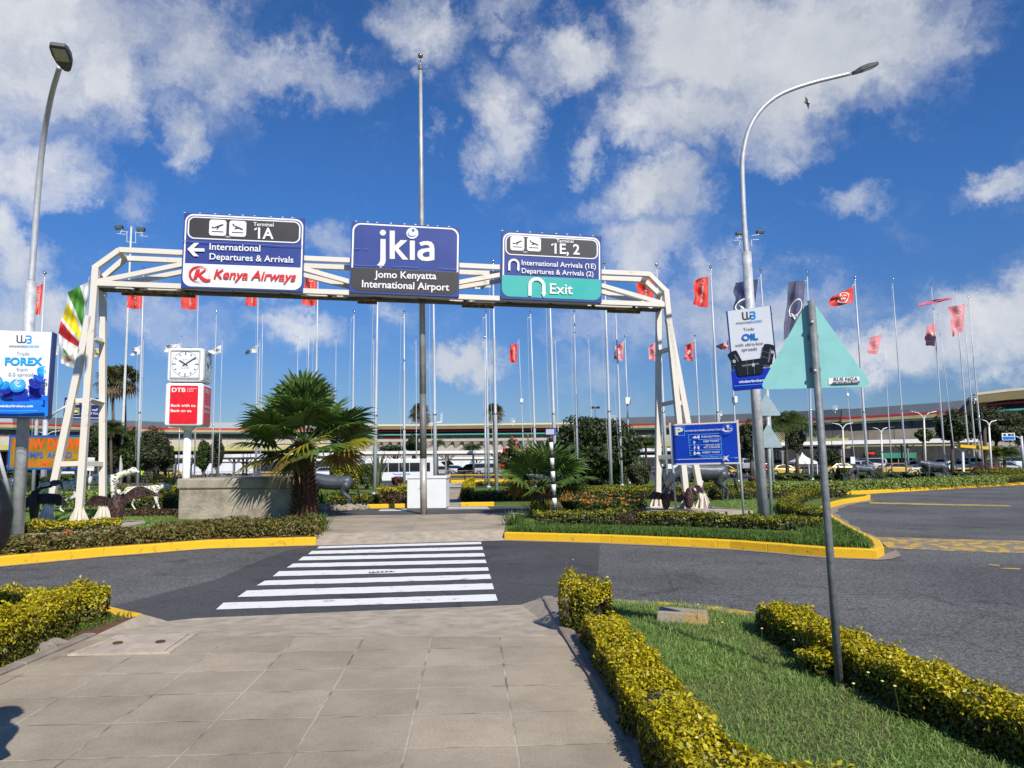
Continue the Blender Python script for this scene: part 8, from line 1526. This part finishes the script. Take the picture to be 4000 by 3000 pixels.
def car_proto(kind):
    L, Wd, prof, win, (xf, xr), wr = PROF[kind]; t = bpy.data.objects.new('parked_car', None); COL.objects.link(t)
    belt = min(win[0][1], win[-1][1])
    def hw(x, z): return Wd/2*(1-.10*max(0, (abs(x)/(L/2))**6))*(1 if z <= belt else 1-.24*(z-belt)/(max(p[1] for p in prof)-belt+.01)*1.0)
    pts = []                      # body outline with wheel arches along the sill
    arch = []
    for xc in (xr, xf):
        arch += [(xc+(wr+.06)*math.cos(R(a)), .30+(wr+.06)*math.sin(R(a))*.98) for a in range(180, -1, -20)]
    low = [(prof[0][0]+.05,.26)] + [(x, max(z, .26)) for x, z in arch] + [(prof[-1][0]-.05,.26)]
    ring = prof[::-1] + low; n = len(ring)
    mb = MB(); vs = [V((x, sg*hw(x, z), z)) for sg in (-1, 1) for x, z in ring]
    k = len(prof); faces = [tuple(range(n-1, -1, -1)), tuple(range(n, 2*n))] + [(i, (i+1)%n, n+(i+1)%n, n+i) for i in range(n)]
    mb.add(vs, faces); body = mb.build('body', PT['white'], t, False, .04)
    for sg in (-1, 1):
        mb = MB(); segs = [(.02,.46),(.50,.97)]
        x0, x1 = win[0][0], win[-1][0]
        mb.add([V((x, sg*(hw(x, z)+.012), z)) for x, z in win], [tuple(range(len(win))) if sg > 0 else tuple(reversed(range(len(win))))]); w_ = mb.build('side_window', M_glass, t)
        xm = (x0+x1)/2-.05; zt_ = max(z for _, z in win); mb = MB(); mb.beam(V((xm, sg*(hw(xm,belt)+.016), belt)), V((xm, sg*(hw(xm,zt_)+.016), zt_)), .07, .02); mb.build('pillar', M_trim, w_)
        mb = MB(); xx = win[-1][0]-.15; mb.ball(V((xx, sg*(Wd/2+.07), belt+.05)), .09, 8, 6, (.7,1,.7)); mb.build('mirror', M_trim, t, True)
        mb = MB(); mb.box(V((prof[-1][0]-.10, sg*Wd*.36, prof[-2][1]+.02)), (.16,.34,.14)); mb.build('headlight', M_hl, t, bev=.02); mb = MB(); mb.box(V((prof[0][0]+.04, sg*Wd*.37, prof[1][1])), (.12,.30,.18)); mb.build('taillight', M_tl, t, bev=.02)
        for xc in (xf, xr):
            mb = MB(); mb.tube([V((xc, sg*(Wd/2-.20), wr)), V((xc, sg*(Wd/2-.01), wr))], wr, 18); wt = mb.build('wheel', M_tyre, t); mb = MB(); mb.tube([V((xc, sg*(Wd/2-.01), wr)), V((xc, sg*(Wd/2+.005), wr))], wr*.62, 14); mb.build('rim', M_rim, wt)
    tops = [p for p in prof if p[1] > belt+.02]
    def pane(nm, p, q, ins=.86): 
        mb = MB(); d = (V((q[0],0,q[1]))-V((p[0],0,p[1]))).normalized(); nn = V((-d.z,0,d.x)) if nm != 'windscreen' else V((d.z,0,-d.x)); nn = nn if nn.z > 0 else -nn
        a, b_ = V((p[0],0,p[1])).lerp(V((q[0],0,q[1])), .08), V((p[0],0,p[1])).lerp(V((q[0],0,q[1])), .92); mb.add([v+nn*.012 for v in (a+V((0,-hw(p[0],p[1])*ins,0)), a+V((0,hw(p[0],p[1])*ins,0)), b_+V((0,hw(q[0],q[1])*ins,0)), b_+V((0,-hw(q[0],q[1])*ins,0)))], [(0,1,2,3)]); mb.build(nm, M_glass, t)
    i_f = max(i for i, p in enumerate(prof) if p[1] > belt+.25); pane('windscreen', prof[i_f+1], prof[i_f]); i_r = min(i for i, p in enumerate(prof) if p[1] > belt+.25); pane('rear_window', prof[i_r-1], prof[i_r])
    mb = MB(); mb.box(V((prof[-1][0]-.01, 0, .48)), (.04, Wd*.6, .16)); mb.build('grille', M_trim, t); mb = MB(); mb.box(V((0,0,.29)), (L*.92, Wd*.9, .06)); mb.build('sill', M_trim, t)
    return t
def apron(y): return -.8+.04*max(0, min(16, y-96))
mb = MB(); ys = (94, 96, 100, 104, 108, 112, 150); mb.add([V((x, y, apron(y)+.012)) for y in ys for x in (38, 150)], [(2*i, 2*i+1, 2*i+3, 2*i+2) for i in range(6)]); struct(mb, 'car_park_apron', M_road2)
def GL(px, by):
    p = G(px, by, -.8)
    if p.x < 38 or p.y < 96: return p
    z = -.5
    for _ in range(60): z = .5*z+.5*apron(G(px, by, z).y)
    return G(px, by, z)
def car(kind, colour, label, px, by, face, cat='car', group='cars before the terminal', sign=False):
    if kind not in PROTO: t = PROTO[kind] = car_proto(kind); first = True
    else: t = copytree(PROTO[kind])
    for ch in t.children:
        if ch.name.startswith('body'): ch.material_slots[0].link = 'OBJECT'; ch.material_slots[0].material = PT[colour]
    t.name = 'taxi' if colour == 'yellow' else 'parked_car'; p = GL(px, by); p.z += .012 if p.x > 38 and p.y > 96 else 0
    if p.y < 78: p = GS(px, by)
    t.location = p; t.rotation_euler = (0, 0, R(face)); tag(t, label, cat, group)
    if kind in ('van', 'suv') and sign: pass
    return t
car('wagon', 'yellow', 'yellow taxi van behind the grazing wildebeest and the parking board', 2822, 1862, -4, 'taxi'); car('saloon', 'yellow', 'yellow taxi nose showing beside the white pagoda tent', 3062, 1856, -2, 'taxi'); car('saloon', 'yellow', 'yellow taxi behind the dark topiary and its pale-shirted person', 3282, 1852, 176, 'taxi'); car('saloon', 'yellow', 'yellow taxi seen from its tail behind the flagpole by the spotted cat', 3505, 1852, 2, 'taxi')
car('saloon', 'yellow', 'yellow taxi in the shade beside the clock column', 668, 1868, 12, 'taxi'); car('suv', 'grey', 'dark grey off-roader beside the light mast door', 436, 1879, 8); car('van', 'white', 'white minibus behind the clock column', 768, 1862, 0, 'van'); car('saloon', 'white', 'white saloon behind the thin pole over the planter', 930, 1858, 178)
car('wagon', 'white', 'silver-white car behind the palm trunk', 1268, 1862, 180); car('wagon', 'silver', 'silver hatchback partly behind the white box', 1725, 1857, 0); car('wagon', 'white', 'white estate car beside the silver hatchback', 1782, 1850, 0); car('van', 'silver', 'silver van by the paired poles'.replace('by','beyond'), 1905, 1853, 0, 'van'); car('suv', 'black', 'black off-roader nosing out behind the silver van', 1838, 1851, 180)
car('wagon', 'white', 'white car between the round tree trunk and the flagpole', 2358, 1850, 0); car('van', 'white', 'white van under the round tree edge with a dark window', 2435, 1846, 0, 'van'); car('suv', 'silver', 'silver car glimpsed right of the parking board post'.replace('right of','beyond'), 2905, 1836, 90); car('saloon', 'red', 'red car corner glimpsed beyond the bollards', 2958, 1834, 90); car('saloon', 'grey', 'dark car in the shade beside the lamp post', 3040, 1832, 0)
car('wagon', 'silver', 'silver car behind the grazing statue and the pole', 3372, 1842, 40); car('suv', 'white', 'white and dark car between two yellow taxis', 3400, 1838, 150); car('suv', 'blue', 'blue car behind the yellow taxis', 3358, 1838, 180); car('wagon', 'white', 'white car at the shaded shop front by the leaping cat', 3600, 1842, 0); car('wagon', 'white', 'white car between the tall poles of the curve', 3725, 1842, 178); car('suv', 'white', 'white high-roofed car behind the thin outer pole', 3800, 1836, 0)
car('saloon', 'red', 'red car wedged between white cars by the outermost pole', 3845, 1848, 90); car('saloon', 'silver', 'silver saloon with a low nose at the end of the hedge', 3925, 1846, 0); car('suv', 'white', 'white off-roader behind the silver saloon', 3965, 1832, 180); car('saloon', 'black', 'black car roof between white off-roader and silver saloon', 3885, 1834, 0)
car('wagon', 'white', 'white car parked deep under the canopy behind the fence', 3690, 1834, 90); car('van', 'white', 'white van beyond the SLOW DOWN board legs', 275, 1868, 0, 'van')
# bus
p0 = G(1416,1892,-.8); p1 = G(1694,1886,-.8); c = (p0+p1)/2; d = (p1-p0); d.z = 0; L = d.length; d.normalize(); k = c.y/FOC; Hb = (1892-1797)*k; t = thing('bus', 'white shuttle bus with dark windows and blue side marks behind the lawn', 'bus', c); t.rotation_euler = (0, 0, math.atan2(d.y, d.x)); Wb = 2.3
mb = MB(); pr = [(-L/2,.35),(-L/2,Hb-.15),(-L/2+.12,Hb),(L/2-.5,Hb),(L/2-.1,Hb-.3),(L/2,1.1),(L/2,.35)]; mb.add([V((x,s*Wb/2,z)) for s in (-1,1) for x, z in pr], [tuple(range(6,-1,-1)), tuple(range(7,14))]+[(i,(i+1)%7,7+(i+1)%7,7+i) for i in range(7)]); mb.v = [V(v) for v in mb.v]; mb.build('body', PT['white'], t, False, .06)
for s in (-1, 1):
    for i in range(6):
        x0 = -L/2+.15+i*(L-.9)/6; mb = MB(); mb.box(V((x0+(L-.9)/12, s*(Wb/2+.006), Hb*.66)), ((L-.9)/6-.06, .02, Hb*.36)); w_ = mb.build('window', M_glass, t); mb = MB(); mb.box(V((x0+(L-.9)/12, s*(Wb/2+.02), Hb*.76)), ((L-.9)/6-.06, .015, .04)); mb.build('rail', M_trim, w_)
    for x in (-L*.32, L*.30): mb = MB(); mb.tube([V((x,s*(Wb/2-.28),.42)), V((x,s*(Wb/2+.01),.42))], .42, 18); w_ = mb.build('wheel', M_tyre, t); mb = MB(); mb.tube([V((x,s*(Wb/2+.01),.42)), V((x,s*(Wb/2+.03),.42))], .24, 14); mb.build('rim', M_rim, w_)
    mb = MB(); mb.box(V((L/2-.02,s*.85,.75)), (.08,.35,.2)); mb.build('headlight', M_hl, t)
mb = MB(); mb.add([V((L/2+.012,-1.0,1.15)), V((L/2+.012,1.0,1.15)), V((L/2-.085,1.0,Hb-.34)), V((L/2-.085,-1.0,Hb-.34))], [(0,1,2,3)]); mb.build('windscreen', M_glass, t)
mb = MB(); text2(mb, 'Passenger Shuttle', (-L*.12,Hb*.36), (L*.12,Hb*.36), -Wb/2-.012, bold=.02); mb.build('lettering', M_b1, t); mb = MB(); mb.poly2(circ(L*.29,Hb*.36,.16,20), -Wb/2-.012); mb.build('logo', M_b4, t); mb = MB(); mb.poly2(circ(L*.12,Hb*.18,.2,20), -Wb/2-.012); mb.build('logo', M_b4, t); mb = MB(); text2(mb, 'Every 10 mins', (-L*.10,Hb*.12), (L*.05,Hb*.12), -Wb/2-.012); mb.build('lettering', M_ink, t)
# delineator posts, barriers, red sign, far boards
def delin(label, px, by, h=1.1):
    p = GS(px, by); p = G(px, by, -.8) if p.y > 78 else p; t = thing('delineator', label, 'bollard', p, 'yellow and black delineator posts'); n = 6
    for i in range(n): mb = MB(); mb.tube([V((0,0,h*i/n)), V((0,0,h*(i+1)/n))], .11, 8); mb.build('band', (M_yel, M_black)[i%2], t)
for px, by, pl_ in ((418,1882,'near the grey off-roader'),(444,1884,'near the grey off-roader'),(458,1884,'near the grey off-roader'),(494,1882,'near the light mast foot'),(566,1882,'next to the high visibility vest'),(2918,1852,'beside the lamp post, red car behind'),(2942,1851,'beside the lamp post, red car behind')): delin('yellow and black banded delineator '+pl_, px, by)
def barrier(label, x0, x1, y, th=.28):
    a, b = GS(x0, y), GS(x1, y); a = G(x0, y, -.8) if a.y > 78 else a; b = G(x1, y, -.8) if b.y > 78 else b; t = thing('barrier', label, 'barrier', a); q = b-a; mb = MB(); mb.beam(V((0,0,.75)), q+V((0,0,.75)), .12, th*.8); mb.build('rail', M_yel, t); mb = MB(); mb.beam(V((0,0,.30)), q+V((0,0,.30)), .10, th*.4); mb.build('rail', M_yel, t); n = max(2, int(q.length/2.2))
    for i in range(n+1): mb = MB(); mb.beam(q*(i/n), q*(i/n)+V((0,0,.9)), .12, .12); mb.build('post', M_trim, t)
barrier('yellow rail barrier in the lane between light mast and clock', 510, 680, 1884); barrier('yellow rail barrier behind the hedge by the SLOW DOWN board legs', 230, 350, 1893); barrier('yellow rail barrier in front of the palm and planter top', 1020, 1115, 1862); barrier('yellow rail barrier beside the silver saloon and outer poles', 3720, 3810, 1852); barrier('yellow and black rail fence behind the white tent', 3100, 3170, 1842); barrier('long yellow edge rail in front of the silver van', 1745, 2030, 1880, .15)
c = P(2700,1826,100); t = thing('info_screen', 'teal sign panel with white lettering behind the grazing wildebeest', 'sign board', V((c.x,c.y,-.8))); mb = MB(); mb.box(V((0,0,P(2700,1828,100).z+.8)), (38*100/FOC,.1,34*100/FOC)); mb.build('panel', mat('teal_panel', (.02,.25,.24), .5), t); mb = MB(); mb.box(V((0,.1,.7)), (.1,.1,1.6)); mb.build('post', M_canp, t); mb = MB(); text2(mb, 'PARKING', (-.5,P(2700,1834,100).z+.8), (.5,P(2700,1834,100).z+.8), -.06, bold=.02); mb.build('lettering', M_sw, t)
c = P(3404,1770,108); t = thing('shop_sign', 'red shop sign in the shade behind the yellow taxis', 'shop sign', c); mb = MB(); mb.box(V((0,0,0)), (24*108/FOC,.15,8*108/FOC)); mb.build('panel', M_red, t)
c = P(3331,1798,95); t = thing('notice_board', 'blank white notice board on the fence behind the tall light box pole', 'notice board', V((c.x,c.y,-.8))); mb = MB(); mb.box(V((0,0,c.z+.8)), (17*95/FOC,.08,27*95/FOC)); mb.build('panel', M_sw, t); mb = MB(); mb.box(V((0,.08,(c.z+.8)/2)), (.08,.08,c.z+.8)); mb.build('post', M_canp, t)
c = P(1748,1805,132); t = thing('thatched_mound', 'brown rock-like mound rising behind the white estate car', 'rock', V((c.x,c.y,-.8))); mb = MB(); mb.ball(V((0,0,c.z+.6)), 1.0, 14, 9, (24*132/FOC,.9,10*132/FOC)); mb.v = [v+V((.15*math.sin(v.z*5),0,.12*math.sin(v.x*4))) for v in mb.v]; mb.build('rock', mat('mound_brown', (.16,.12,.075), .95, var=.3, sc=1.5), t, True)
# end
